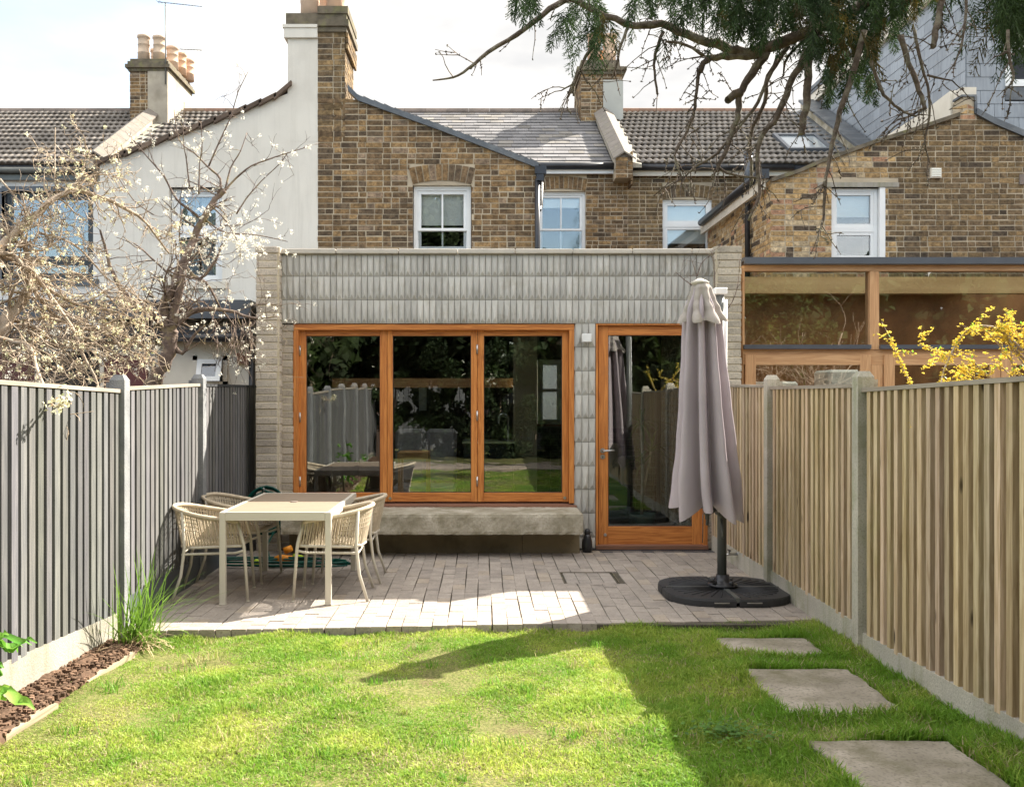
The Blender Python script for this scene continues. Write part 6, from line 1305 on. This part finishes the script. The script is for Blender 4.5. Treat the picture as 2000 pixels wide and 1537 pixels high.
for (q, lv) in out:
    if lv == 0 and rng.random() < .12 and q.z > 1.5: blossom(b, q, .022, rng.randint(6, 12), .0085, rng, cmix=cm)
for (pts, r0, r1) in limbs[4:5]: [blossom(b, pts[i], .05, 22, .012, rng, cmix=cm) for i in range(len(pts) - 8, len(pts), 2)]
b.build('blossom', m_blossy, t)

# ---- plum tree
t = thing('plum_tree', 'plum tree with leaning mossy trunk and white blossom behind the grey fence', 'tree', (-2.95, 9.0, 0))
rng = random.Random(5); g = MB(); limbs = []; Y0 = 8.9
L([(268, 1080, Y0), (280, 900, Y0), (292, 780, Y0), (305, 740, Y0), (322, 700, Y0), (332, 668, Y0), (335, 645, Y0)], .072, .058, 11)
L([(330, 672, Y0), (322, 630, Y0), (318, 600, Y0), (335, 570, Y0), (350, 530, Y0 + .1), (362, 505, Y0 + .1), (380, 460, Y0 + .2), (400, 420, Y0 + .2), (420, 390, Y0 + .3), (440, 372, Y0 + .3)], .055, .022, 9)
L([(336, 660, Y0), (342, 610, Y0), (352, 560, Y0), (360, 520, Y0 + .05)], .045, .03, 8)
L([(322, 640, Y0), (300, 615, Y0 - .1), (270, 600, Y0 - .2), (235, 560, Y0 - .3), (215, 520, Y0 - .3), (205, 480, Y0 - .3), (195, 450, Y0 - .4)], .032, .008)
L([(345, 635, Y0), (375, 610, Y0), (410, 604, Y0), (450, 608, Y0 + .1), (480, 618, Y0 + .1), (510, 622, Y0 + .1), (540, 618, Y0 + .1)], .026, .004)
L([(335, 668, Y0), (355, 690, Y0), (375, 660, Y0), (400, 635, Y0)], .022, .010)
L([(360, 520, Y0), (390, 545, Y0), (420, 510, Y0), (432, 480, Y0)], .018, .008); L([(365, 540, Y0), (400, 550, Y0), (430, 600, Y0 + .1), (460, 640, Y0 + .2)], .016, .006)
L([(395, 430, Y0 + .2), (370, 410, Y0 + .1), (345, 390, Y0 + .1), (320, 345, Y0 + .1), (290, 310, Y0 + .1), (262, 275, Y0 + .1)], .014, .004)
L([(425, 385, Y0 + .3), (430, 350, Y0 + .3), (405, 325, Y0 + .3), (380, 300, Y0 + .3), (350, 275, Y0 + .3), (340, 215, Y0 + .3)], .013, .003); L([(408, 325, Y0 + .3), (432, 270, Y0 + .3), (452, 225, Y0 + .3), (465, 180, Y0 + .3), (485, 140, Y0 + .3)], .009, .0025)
L([(435, 378, Y0 + .3), (460, 350, Y0 + .4), (490, 325, Y0 + .4), (530, 310, Y0 + .5), (560, 300, Y0 + .5), (602, 287, Y0 + .6)], .011, .0035); L([(462, 418, Y0 + .4), (480, 390, Y0 + .4), (510, 355, Y0 + .5), (548, 318, Y0 + .5), (562, 298, Y0 + .5)], .008, .003)
L([(440, 372, Y0 + .3), (450, 330, Y0 + .4), (470, 295, Y0 + .4), (482, 260, Y0 + .5)], .010, .003); L([(370, 365, Y0 + .1), (365, 320, Y0 + .1), (358, 270, Y0), (360, 200, Y0)], .007, .003); L([(388, 380, Y0), (390, 320, Y0), (395, 280, Y0), (392, 240, Y0)], .007, .003)
L([(400, 430, Y0 + .2), (440, 455, Y0 + .2), (490, 458, Y0 + .3), (530, 465, Y0 + .4), (562, 472, Y0 + .4)], .009, .003); L([(410, 400, Y0 + .2), (440, 430, Y0 + .2), (465, 475, Y0 + .2), (470, 505, Y0 + .2)], .008, .003); L([(230, 345, Y0), (260, 390, Y0), (300, 420, Y0)], .004, .006)
L([(430, 440, Y0 + .3), (480, 438, Y0 + .3), (525, 410, Y0 + .3)], .006, .002)
out = []; cfg = dict(wig=.30, grav=0.0, n=5, kids=(2, 3), kids0=(1, 2), spread=.85, up=.15, len=(.4, .75), rmin=.0024)
for k, (pts, r0, r1) in enumerate(limbs):
    if k == 0: continue
    for i in range(1, len(pts)):
        q = pts[i]; r = r0 + (r1 - r0) * i / len(pts); thin = k >= 8
        if rng.random() < (.55 if thin else .85):
            ax = (pts[i] - pts[i - 1]).normalized(); d = (ax * .3 + rv(rng) + Vector((.05, 0, .2))).normalized(); d.y *= .6
            grow(g, q, d, rng.uniform(.1, .28) if thin else rng.uniform(.18, .5), max(.003, r * .28), 1 if thin else 2, rng, out, cfg)
# drooping fine twigs on the right side of the crown
for _ in range(46):
    q = Vector(P(rng.uniform(400, 495), rng.uniform(600, 680), Y0 + rng.uniform(-.2, .4))); grow(g, q, (rng.uniform(-.3, .4), 0, -1), rng.uniform(.15, .4), .004, 1, rng, out, cfg)
for _ in range(60):
    q = Vector(P(rng.uniform(20, 300), rng.uniform(640, 750), Y0 + rng.uniform(-.8, .4))); grow(g, q, (rng.uniform(-1, 1), 0, rng.uniform(-.6, 1)), rng.uniform(.2, .45), .005, 2, rng, out, cfg)
g.build('branches', m_bark2, t); b = MB()
for (q, lv) in out:
    if lv == 0 and rng.random() < .20: blossom(b, q, .022, rng.randint(5, 10), .0095, rng)
for _ in range(150):
    px, py = (rng.gauss(480, 38), rng.gauss(462, 22)) if rng.random() < .5 else (rng.gauss(375, 40), rng.gauss(470, 45)); blossom(b, P(px, py, Y0 + rng.uniform(-.1, .4)), .028, 12, .0105, rng)
for (x, y) in ((602, 287), (575, 300), (550, 318), (390, 290), (388, 310), (300, 335), (310, 350), (270, 355), (285, 370), (360, 380), (385, 365), (375, 430), (470, 500)): blossom(b, P(x, y, Y0 + .3), .035, 18, .011, rng)
b.build('blossom', m_blossw, t)

# ---- conifer overhead
t = thing('conifer_tree', 'dark green conifer with bare brown twigs and drooping sprays reaching over the garden', 'tree', (4.1, 3.0, 0))
rng = random.Random(9); g = MB(); limbs = []; Yc = 4.7
tr = MB(); tr.tube([(4.3, 2.6, -.2), (4.2, 2.7, 2), (4.1, 2.8, 4.5), (4.1, 2.8, 7), (4.1, 2.8, 9)], [.24, .2, .16, .10, .03], 12); tr.build('trunk', m_bark3, t)
L([(2700, -360, 3.6), (2300, -250, 4.0), (1980, -130, 4.4), (1800, -60, 4.55), (1660, 25, Yc), (1590, 55, Yc), (1490, 98, Yc), (1440, 100, Yc), (1400, 88, Yc), (1340, 68, Yc), (1290, 48, Yc), (1240, 50, Yc), (1180, 30, Yc), (1110, -5, Yc)], .037, .013, 9)
L([(2500, -300, 3.8), (2000, -120, 4.3), (1500, -40, Yc), (1200, -10, Yc), (1105, 2, Yc), (1060, 30, Yc), (1010, 68, Yc), (955, 102, Yc), (915, 135, Yc), (885, 152, Yc), (845, 158, Yc)], .024, .003)
L([(1500, 100, Yc), (1470, 145, Yc), (1450, 175, Yc), (1443, 200, Yc), (1440, 230, Yc), (1432, 250, Yc), (1420, 290, Yc), (1405, 318, Yc), (1402, 335, Yc)], .020, .008, 8)
L([(1448, 180, Yc), (1430, 190, Yc), (1422, 198, Yc)], .022, .018, 8); L([(1500, 105, Yc), (1440, 112, Yc), (1400, 112, Yc), (1380, 118, Yc), (1366, 140, Yc)], .018, .014); L([(1366, 135, Yc), (1362, 175, Yc), (1358, 200, Yc), (1354, 228, Yc), (1335, 270, Yc), (1318, 305, Yc), (1330, 345, Yc), (1335, 370, Yc)], .009, .0045)
L([(1600, -20, 4.5), (1590, 40, 4.5), (1582, 90, 4.5), (1578, 150, 4.5), (1575, 200, 4.5), (1568, 240, 4.5), (1566, 262, 4.5)], .018, .015, 9)
L([(1580, 100, 4.6), (1550, 150, 4.6), (1530, 200, 4.6), (1510, 240, 4.6), (1490, 262, 4.6), (1480, 290, 4.6), (1480, 340, 4.6), (1483, 380, 4.6), (1462, 430, 4.6)], .018, .006)
L([(1540, 90, 4.8), (1500, 150, 4.8), (1495, 200, 4.8), (1470, 250, 4.8), (1465, 290, 4.8), (1468, 330, 4.8), (1468, 360, 4.8)], .013, .006); L([(1520, 110, 4.7), (1480, 200, 4.7), (1450, 240, 4.7), (1400, 300, 4.7), (1360, 325, 4.7), (1333, 350, 4.7)], .009, .004)
L([(1402, 325, Yc), (1420, 338, Yc), (1450, 345, Yc), (1480, 348, Yc)], .007, .004); L([(1295, 62, Yc), (1280, 105, Yc), (1278, 140, Yc), (1284, 185, Yc)], .009, .005); L([(1228, 50, Yc), (1212, 90, Yc), (1205, 125, Yc), (1195, 155, Yc)], .008, .004)
L([(1180, 40, 4.9), (1150, 100, 4.9), (1135, 130, 4.9), (1122, 165, 4.9), (1110, 190, 4.9)], .011, .005); L([(1132, 130, 4.9), (1140, 150, 4.9), (1148, 165, 4.9)], .005, .003); L([(1124, 162, 4.9), (1096, 178, 4.9)], .005, .003)
L([(1690, 60, 4.4), (1660, 160, 4.4), (1640, 220, 4.4), (1632, 260, 4.4), (1622, 300, 4.4), (1614, 345, 4.4), (1610, 390, 4.4), (1608, 430, 4.4), (1600, 455, 4.4)], .014, .004)
L([(1760, 70, 4.4), (1770, 110, 4.4), (1785, 150, 4.4), (1800, 190, 4.4), (1808, 215, 4.4)], .014, .008); L([(1785, 60, 4.5), (1800, 130, 4.5), (1812, 170, 4.5), (1815, 230, 4.5), (1806, 275, 4.5), (1816, 320, 4.5)], .008, .003); L([(1805, 210, 4.5), (1780, 226, 4.5), (1752, 235, 4.5)], .006, .004); L([(1811, 148, 4.5), (1860, 158, 4.5)], .006, .003)
L([(1700, 120, 4.4), (1720, 175, 4.4), (1740, 200, 4.4), (1765, 218, 4.4), (1790, 228, 4.4)], .009, .004); L([(1845, -20, 4.3), (1834, 30, 4.3), (1825, 75, 4.3), (1822, 92, 4.3)], .014, .013, 8); L([(1888, -20, 4.2), (1885, 40, 4.2), (1878, 90, 4.2), (1868, 118, 4.2)], .007, .003); L([(1968, 60, 4.2), (1972, 120, 4.2), (1980, 150, 4.2), (1975, 165, 4.2)], .007, .004)
L([(1640, 60, 4.8), (1600, 60, 4.8), (1540, 110, 4.8), (1530, 150, 4.8)], .012, .004); L([(1650, 90, 4.8), (1635, 110, 4.8), (1610, 125, 4.8)], .006, .003); L([(1300, 82, 4.6), (1340, 88, 4.6), (1375, 110, 4.6)], .005, .009); L([(1615, 355, 4.4), (1590, 370, 4.4)], .004, .002)
out = []; cfg = dict(wig=.26, grav=-.10, n=4, kids=(1, 2), kids0=(0, 2), spread=.75, up=-.15, len=(.45, .8), rmin=.003)
for k, (pts, r0, r1) in enumerate(limbs):
    for i in range(1, len(pts)):
        q = pts[i]
        if rng.random() < (.55 if k > 1 else .35) and -.2 < (q.x / q.y) < .6:
            ax = (pts[i] - pts[i - 1]).normalized(); d = (ax * .6 + rv(rng) * .9 + Vector((-.15, 0, -.25))).normalized(); d.y *= .5; grow(g, q, d, rng.uniform(.06, .22), .0034, 1, rng, out, cfg)
for (q, lv) in out:        # leaf scars: little knobs
    if rng.random() < .6:
        for _ in range(3): e = q + rv(rng) * .010; g.tube([q, e], [.0035, .001], 3)
g.build('branches', m_bark3, t)
def spray(V, Q, C, p, L, rng, droop=1.4):
    d = Vector((rng.uniform(-.6, .6), rng.uniform(-.4, .4), -rng.uniform(.3, 1))).normalized(); p = Vector(p); n = 15; side = d.cross(Vector((rng.uniform(-1, 1), 1, 0))).normalized()
    k0 = rng.uniform(.7, 1.3); brown = rng.random() < .07
    for i in range(n):
        q = p + d * L / n; f = i / n
        def strip(a, b, w):
            ax = (b - a); s = ax.cross(rv(rng)).normalized() * w; i0 = len(V); V.extend([tuple(a - s), tuple(a + s), tuple(b + s * .3), tuple(b - s * .3)]); Q.append((i0, i0 + 1, i0 + 2, i0 + 3)); k = k0 * rng.uniform(.7, 1.3)
            C.append((k * 2.6, k * 1.1, k * .9) if brown else (k, k, k))
        strip(p, q, .0028)
        for sg in (-1, 1):
            if rng.random() < .93:
                dl = (d * .85 + side * sg * rng.uniform(.5, .9) + rv(rng) * .25 + Vector((0, 0, -.25))).normalized(); l_ = L * .36 * (1 - f) ** .6 * rng.uniform(.5, 1.1) + .014; e = q + dl * l_; strip(q, e, .0026)
                m_ = q.lerp(e, .45)
                for s2 in (-1, 1): dd = (dl + side * s2 * .7 + rv(rng) * .3).normalized(); strip(m_, m_ + dd * l_ * .45, .0022)
                dd = (dl * 1 + side * sg * .6 + rv(rng) * .3).normalized(); m2 = q.lerp(e, .75); strip(m2, m2 + dd * l_ * .3, .002)
        d = (d + Vector((0, 0, -droop / n)) + rv(rng) * .10).normalized(); p = q
V, Q, C = [], [], []; rng = random.Random(31)
zones = [(1305, 1345, -60, 30, 10, .24), (1370, 1480, -90, 25, 64, .21), (1480, 1600, -90, 60, 84, .20), (1590, 1740, -90, 65, 112, .21), (1600, 1720, 60, 160, 32, .16), (1740, 1830, -90, 10, 40, .20), (1940, 2040, -90, 30, 40, .3), (1850, 1910, -90, -40, 8, .22), (1940, 2060, -60, 20, 46, .32), (1110, 1160, -30, 30, 16, .26), (1140, 1200, 0, 80, 7, .24),
         (1000, 1045, -60, -15, 12, .22), (1240, 1300, -50, -5, 10, .22), (1400, 1800, -200, -70, 90, .26), (1900, 2300, -260, -80, 80, .34), (1180, 1400, -220, -90, 50, .3)]
for (a, b_, c, d, n, L_) in zones:
    for _ in range(n): spray(V, Q, C, P(rng.uniform(a, b_), rng.uniform(c, d), rng.uniform(4.25, 5.1)), L_ * rng.uniform(.55, 1.1), rng)
for _ in range(420):   # crown round the trunk (outside the photo, seen in the glass)
    a = rng.uniform(0, 6.28); rr = rng.uniform(.3, 2.1); z = rng.uniform(4.2, 9); rr *= (9.6 - z) / 5; spray(V, Q, C, (4.1 + rr * math.cos(a), 2.8 + rr * math.sin(a), z), .6, rng, .8)
fastmesh('foliage', np.array(V), [np.array(Q)], m_conif, [np.array(C)], parent=t)

# ---- forsythia beyond the right fence
t = thing('forsythia_bush', 'yellow flowering forsythia bush leaning over the right fence', 'bush', (3.1, 5.9, 0)); rng = random.Random(12); g = MB(); limbs = []; Yf = 5.85
L([(2260, 1150, 5.95), (2150, 900, 5.95), (2060, 770, 5.95), (1990, 690, Yf), (1965, 655, Yf), (1950, 632, Yf + .05)], .014, .004); L([(2150, 900, 5.9), (2040, 740, Yf), (1960, 650, Yf), (1900, 640, Yf), (1870, 670, Yf), (1845, 720, Yf - .1), (1836, 755, 5.6), (1815, 790, 5.4), (1780, 832, 5.35)], .010, .0025)
L([(2100, 850, Yf), (1950, 790, Yf), (1880, 770, Yf), (1810, 775, Yf), (1780, 750, Yf), (1762, 715, Yf), (1750, 690, Yf), (1742, 665, Yf)], .009, .002); L([(2050, 830, Yf), (1935, 740, Yf), (1890, 700, Yf), (1840, 690, Yf), (1795, 672, Yf)], .007, .002)
L([(2040, 800, Yf), (2010, 700, Yf), (2000, 665, Yf), (2003, 640, Yf)], .009, .003); L([(2030, 800, Yf), (1985, 720, Yf), (1930, 650, Yf), (1900, 640, Yf)], .007, .002); L([(2080, 800, Yf), (1980, 760, Yf), (1900, 735, Yf), (1850, 700, Yf)], .006, .002); L([(1990, 780, Yf), (1975, 690, Yf), (1970, 630, Yf)], .006, .002)
L([(2200, 900, 6.3), (2100, 700, 6.3), (2060, 640, 6.4)], .01, .003); L([(2300, 900, 6.1), (2200, 700, 6.1), (2120, 600, 6.2)], .01, .003)
for q in ([(2080, 820, Yf), (1990, 700, Yf), (1960, 660, Yf), (1925, 660, Yf)], [(2060, 830, Yf), (1960, 720, Yf), (1900, 720, Yf), (1860, 740, Yf)], [(2100, 820, 5.9), (2030, 720, 5.9), (1985, 650, 5.9), (1975, 620, 5.9)], [(2060, 840, 5.95), (1950, 760, 5.95), (1880, 745, 5.95), (1830, 755, 5.95)]): L(q, .006, .002)
out = []; cfg = dict(wig=.2, grav=0, n=4, kids=(1, 2), kids0=(0, 1), spread=.6, up=.08, len=(.5, .8), rmin=.0015)
b = MB(); lf = MB()
def fflower(q):
    for k in range(4):
        a = rng.uniform(0, 6.28); d = Vector((math.cos(a), math.sin(a), rng.uniform(-1, .4))).normalized(); s = d.cross(rv(rng)).normalized() * .0042; L_ = rng.uniform(.010, .017); i0 = len(b.v); kk = rng.uniform(.8, 1.15)
        b.v += [tuple(q), tuple(q + d * L_ * .55 + s), tuple(q + d * L_), tuple(q + d * L_ * .55 - s)]; b.face((i0, i0 + 1, i0 + 2, i0 + 3), 0, (kk, kk, kk))
for (pts, r0, r1) in limbs:
    for i in range(1, len(pts)):
        q = pts[i]
        if q.z < 1.35: continue
        for _ in range(8): fflower(pts[i - 1].lerp(q, rng.random()) + rv(rng) * .012)
        if rng.random() < .45: grow(g, q, (rv(rng) + Vector((0, 0, .4))).normalized(), rng.uniform(.06, .18), .002, 1, rng, out, cfg)
for (q, lv) in out:
    for _ in range(3): fflower(q + rv(rng) * .014)
    if rng.random() < .35: strapleaf(lf, q, rng.uniform(0, 6.3), .03, .012, rng.uniform(.3, 1.3), .3, c=(1.6, 1.9, 1.2), n=3)
for k in range(26): q = Vector(P(1836 - k * 2.2, 752 + k * 3.1, 5.62 - k * .010)); [fflower(q + rv(rng) * .016) for _ in range(6 if k < 12 else 2)]
g.build('stems', m_bark, t); b.build('flowers', m_fors, t); lf.build('leaves', m_leaf, t)

# ---- strappy grass clump by the left fence post
t = thing('strappy_plant', 'clump of strappy green leaves with dry straw at its base against the left fence post', 'plant', (-2.2, 6.28, 0)); rng = random.Random(3); g = MB(); s = MB(); zb0 = -.03
for i in range(130):
    x, y = -2.21 + rng.gauss(0, .055), 6.30 + rng.gauss(0, .06); az = rng.uniform(0, 6.28); el = rng.uniform(.75, 1.5); k = rng.uniform(.7, 1.3)
    strapleaf(g, (x, y, zb0), az if math.cos(az) > -.5 else az + 3.14, rng.uniform(.28, .66), .010, el, rng.uniform(.25, 1.5), c=(k * 1.3, k * 1.35, k * 1.1), n=7)
for i in range(110):
    x, y = -2.17 + rng.gauss(0, .07), 6.24 + rng.gauss(0, .06); k = rng.uniform(.7, 1.2); az = rng.uniform(0, 6.28)
    strapleaf(s, (x, y, zb0), az, rng.uniform(.1, .32), .008, rng.uniform(.1, 1.2), rng.uniform(.8, 2.2), c=(k, k, k), n=5)
g.build('green_leaves', m_leaf, t); s.build('dry_leaves', mat('straw', (.62, .50, .30), (.5, .38, .22), ns=10, rough=.9, attr=True, trans=.3), t)
# ---- broad leaved plant at the left edge
t = thing('leafy_shrub', 'broad pointed bright green leaves of a shrub at the bottom left edge', 'shrub', (-2.2, 3.9, 0)); rng = random.Random(8); g = MB(); lf = MB()
def bleaf(p, tip, w, c):
    p, tip = Vector(p), Vector(tip); ax = tip - p; s = ax.cross(Vector((0, -.6, 1))).normalized(); up = s.cross(ax).normalized(); n = 7; b0 = len(lf.v)
    for i in range(n + 1):
        f = i / n; ww = w * math.sin(math.pi * min(1, f * .93 + .04)) ** .8; c_ = p + ax * f - Vector((0, 0, 1)) * .25 * ax.length * f * f + up * .02 * math.sin(f * 9)
        lf.v += [tuple(c_ - s * ww + up * ww * .35), tuple(c_), tuple(c_ + s * ww + up * ww * .35)]
    for i in range(n):
        a = b0 + 3 * i
        for k in (0, 1): lf.face((a + k, a + k + 1, a + k + 4, a + k + 3), 0, tuple(q * rng.uniform(.9, 1.1) for q in c), True)
Yl = 4.0
for (a, b_, w, c) in (((-30, 1262), (62, 1250), .020, (1.1, 1.5, 1.0)), ((-10, 1270), (45, 1262), .022, (1.7, 1.9, 1.5)), ((0, 1250), (75, 1240), .016, (.9, 1.3, .9)), ((-25, 1245), (20, 1235), .022, (1.3, 1.6, 1.1)), ((-30, 1350), (35, 1335), .022, (1.8, 2.0, 1.8)), ((-5, 1345), (68, 1375), .026, (2.2, 2.2, 2.0)),
                      ((-20, 1330), (12, 1300), .018, (.9, 1.3, .9)), ((-35, 1370), (15, 1365), .028, (2.6, 2.6, 2.8)), ((-30, 1290), (8, 1305), .018, (1, 1.4, 1)), ((-10, 1255), (32, 1272), .02, (1, 1.4, .9)), ((-80, 1300), (-10, 1290), .03, (1.2, 1.5, 1)), ((-80, 1360), (-20, 1390), .03, (1.2, 1.5, 1))):
    bleaf(P(a[0], a[1], Yl + rng.uniform(-.05, .1)), P(b_[0], b_[1] - 8, Yl + rng.uniform(-.1, .1)), w, c)
g.tube([(-2.25, 3.9, -.05), P(-60, 1380, Yl), P(-25, 1300, Yl), P(-5, 1258, Yl)], [.008, .006, .004, .003], 6); g.tube([P(-60, 1380, Yl), P(-15, 1348, Yl)], .004, 5)
for i in range(30): q = Vector((-2.28 + rng.gauss(0, .07), 3.85 + rng.gauss(0, .12), rng.uniform(.1, .75))); bleaf(q, q + rv(rng) * .13, .028, (1.1, 1.5, 1)) if (q.x / q.y * F + CX) < -60 else None
g.build('stem', m_bark, t); lf.build('leaves', m_leaf, t)
# ---- low weeds
t = thing('clover_patch', 'low patch of rounded green weed leaves in the shaded lawn beside the middle stepping stone', 'weed', (1.12, 4.42, 0)); g = MB(); rng = random.Random(2)
for i in range(260):
    x, y = 1.12 + rng.gauss(0, .09), 4.46 + rng.gauss(0, .08); z = zl(y) + rng.uniform(.02, .05); s = rng.uniform(.007, .013); a = rng.uniform(0, 6.3); n = Vector((rng.uniform(-.3, .3), rng.uniform(-.3, .3), 1)).normalized(); u = n.cross(Vector((math.cos(a), math.sin(a), 0))).normalized(); w = n.cross(u); i0 = len(g.v); k = rng.uniform(.7, 1.2)
    g.v += [tuple(Vector((x, y, z)) + u * s * math.cos(q) + w * s * math.sin(q)) for q in (0, .9, 1.9, 3.1, 4.2, 5.3)]; g.face([i0 + q for q in range(6)], 0, (k * .8, k, k * .8))
g.build('leaves', m_leaf, t)
# ---- bare climber on the tiles and twigs by the mast
t = thing('bare_climber', 'thin leafless climber stems on the tiled wall above the parasol', 'plant', (2.15, 9.95, 0)); g = MB(); rng = random.Random(14); out = []; cfg = dict(wig=.25, grav=.05, n=5, kids=(1, 3), kids0=(0, 2), spread=.6, up=.25, len=(.4, .7), rmin=.002)
for (pts) in ([(1362, 600, 9.9), (1362, 555, 9.93), (1358, 530, 9.95), (1350, 505, 9.98)], [(1362, 540, 9.95), (1370, 515, 9.96), (1385, 500, 9.97)], [(1355, 560, 9.9), (1335, 545, 9.9), (1320, 532, 9.9)], [(1393, 640, 9.85), (1396, 560, 9.88), (1394, 505, 9.9), (1388, 492, 9.9)], [(1405, 620, 9.85), (1430, 590, 9.84), (1442, 550, 9.86), (1444, 505, 9.88)], [(1372, 1060, 9.9), (1374, 900, 9.95), (1368, 700, 9.97), (1362, 600, 9.93)]):
    q = limb(g, pts, .006, .0025, rng, 5)
    for p in q[1:]:
        if rng.random() < .5 and p.z > 1.9: grow(g, p, (rng.uniform(-1, 1), -.1, rng.uniform(0, 1)), rng.uniform(.08, .22), .0025, 1, rng, out, cfg)
g.build('stems', m_bark2, t)

# ================================================================ garden behind the viewer (seen in the glass), plus greenery added to darken reflections
def leafcrown(name, parent, c, rad, n, s, rng, col=(1, 1, 1), matl=None, nclump=26):
    cl = []; 
    for _ in range(nclump): v = rv(rng) * rng.uniform(.35, 1); cl.append(((c[0] + v.x * rad[0], c[1] + v.y * rad[1], c[2] + v.z * rad[2]), rng.uniform(.2, .42) * min(rad), rng.uniform(.6, 1.4)))
    k = NR.randint(0, nclump, n); ctr = np.array([cl[i][0] for i in k]); rr = np.array([cl[i][1] for i in k])[:, None]; tt = np.array([cl[i][2] for i in k])[:, None]
    d = NR.normal(size=(n, 3)); d /= np.linalg.norm(d, axis=1)[:, None]; q = ctr + d * rr * NR.rand(n, 1) ** .4
    u = NR.normal(size=(n, 3)); u /= np.linalg.norm(u, axis=1)[:, None]; w = np.cross(u, NR.normal(size=(n, 3))); w /= np.linalg.norm(w, axis=1)[:, None]; sz = s * NR.uniform(.5, 1.2, (n, 1))
    V = np.stack([q - u * sz, q + w * sz * .6, q + u * sz, q - w * sz * .6], 1).reshape(-1, 3); Q = np.arange(n)[:, None] * 4 + np.array([[0, 1, 2, 3]]); C = tt * NR.uniform(.7, 1.3, (n, 1)) * np.array([col])
    return fastmesh(name, V, [Q], matl or m_dleaf, [C], parent=parent)
def gardentree(name, label, x, y, h, rad, z0, col, seed, n=9000):
    t = thing(name, label, 'tree', (x, y, 0)); rng = random.Random(seed); g = MB(); g.tube([(x, y, -.3), (x + .1, y, z0), (x, y, h * .6), (x, y, h * .85)], [.2, .15, .1, .03], 8)
    for _ in range(9): a = rng.uniform(0, 6.3); zz = rng.uniform(z0 * .7, h * .7); g.tube([(x, y, zz), (x + math.cos(a) * rad * .5, y + math.sin(a) * rad * .5, zz + rad * .4), (x + math.cos(a) * rad * .85, y + math.sin(a) * rad * .85, zz + rad * .6)], [.07, .045, .02], 5)
    g.build('trunk', m_bark3, t); leafcrown('crown', t, (x, y, (h + z0) / 2), (rad, rad, (h - z0) / 2), int(n * 1.7), .17, rng, col, nclump=60)
gardentree('garden_conifer', 'tall dark conifer at the end of the garden behind the viewer', -1.2, -7.5, 11, 2.4, .4, (.8, .9, .8), 1, 14000)
gardentree('garden_conifer', 'second dark conifer behind the viewer, left of the tallest', -5.0, -8.0, 8.4, 2.4, .4, (.7, .85, .7), 11, 12000)
gardentree('garden_conifer', 'dark conifer behind the viewer, right of the tallest', 2.2, -7.2, 7.4, 2.2, .4, (.8, .95, .7), 12, 12000)
gardentree('garden_tree', 'broad evergreen tree behind the viewer to the right', 5.6, -8.5, 7.4, 2.6, .3, (.9, 1.1, .8), 2)
gardentree('garden_tree', 'mid green tree behind the viewer to the far right', 9.5, -6, 6.5, 2.8, .3, (1.1, 1.3, .8), 3)
gardentree('garden_tree', 'leafy tree behind the viewer to the left', -9.5, -7, 8.0, 2.8, .3, (1, 1.1, .9), 4)
t = thing('green_hedge', 'green hedge in the neighbouring garden to the right, outside the photo', 'hedge', (5.8, 1.5, 0)); leafcrown('leaves', t, (5.6, .3, 1.9), (1.1, 4.8, 2.3), 16000, .06, random.Random(6), (1.7, 1.9, .7), nclump=60)
for (cx_, cy_, cz_, rad, lab, sd) in (((10.5), 1.0, 2.2, (4.6, 1.6, 3.1), 'added row of evergreen shrubs hiding reflected sky, far to the right behind the viewer', 41), (-5.2, -1.2, 1.6, (2.4, 1.6, 2.3), 'added evergreen shrubs hiding reflected sky beyond the grey fence behind the viewer', 42), (3.9, -3.5, 2.0, (2.0, 1.2, 2.8), 'added tall evergreen shrub hiding reflected sky beyond the timber fence behind the viewer', 43)):
    t = thing('added_evergreen_shrub', lab, 'shrub', (cx_, cy_, 0)); leafcrown('leaves', t, (cx_, cy_, cz_), rad, 30000, .16, random.Random(sd), (1.1, 1.2, .7), nclump=220); g = MB(); g.tube([(cx_, cy_, -.2), (cx_, cy_, 1.8)], [.08, .04], 6); g.build('stem', m_bark2, t)  # unseen shrubs added to block pale sky reflected in the glazing
t = thing('bare_tree', 'leafless twisted tree in the neighbouring garden to the right, outside the photo', 'tree', (5.2, 4.6, 0)); g = MB(); rng = random.Random(77); out = []
cfg = dict(wig=.35, grav=.02, n=6, kids=(3, 4), kids0=(2, 3), spread=.8, up=.3, len=(.55, .8), rmin=.006)
g.tube([(5.2, 4.6, -.1), (5.25, 4.6, .9)], [.09, .07], 8)
for _ in range(9): grow(g, (5.25, 4.6, .8), (rng.uniform(-.8, .8), rng.uniform(-.5, .5), 1), 1.3, .035, 3, rng, out, cfg)
g.build('branches', m_bark, t)
t = thing('added_dark_hedge', 'added tall dark hedge behind the viewer, darkening the glass reflections', 'hedge', (0, -1.9, 0)); leafcrown('leaves', t, (-.1, -2.3, .9), (2.7, .7, 2.1), 34000, .06, random.Random(16), (.8, .95, .7), nclump=150)  # unseen hedge added to keep the window reflections dark
g = MB(); [g.tube([(x, -2.3, -.1), (x + .05, -2.3, 1.9)], [.04, .02], 6) for x in (-2, -1.2, -.4, .4, 1.2, 2.0)]; g.build('stems', m_bark2, t)
t = thing('end_fence', 'timber fence closing the garden behind the viewer', 'fence', (0, -5.6, 0)); g = MB()
for i in range(34): g.box(-2.45 + i * .145, -2.45 + i * .145 + .13, -5.62, -5.6, .1, 1.8, 0, (R.uniform(.7, 1.1),) * 3)
g.build('boards', m_slatl, t); g = MB(); g.box(-2.5, 2.4, -5.66, -5.62, .3, .38); g.box(-2.5, 2.4, -5.66, -5.62, 1.5, 1.58); g.build('rail', m_backl, t)
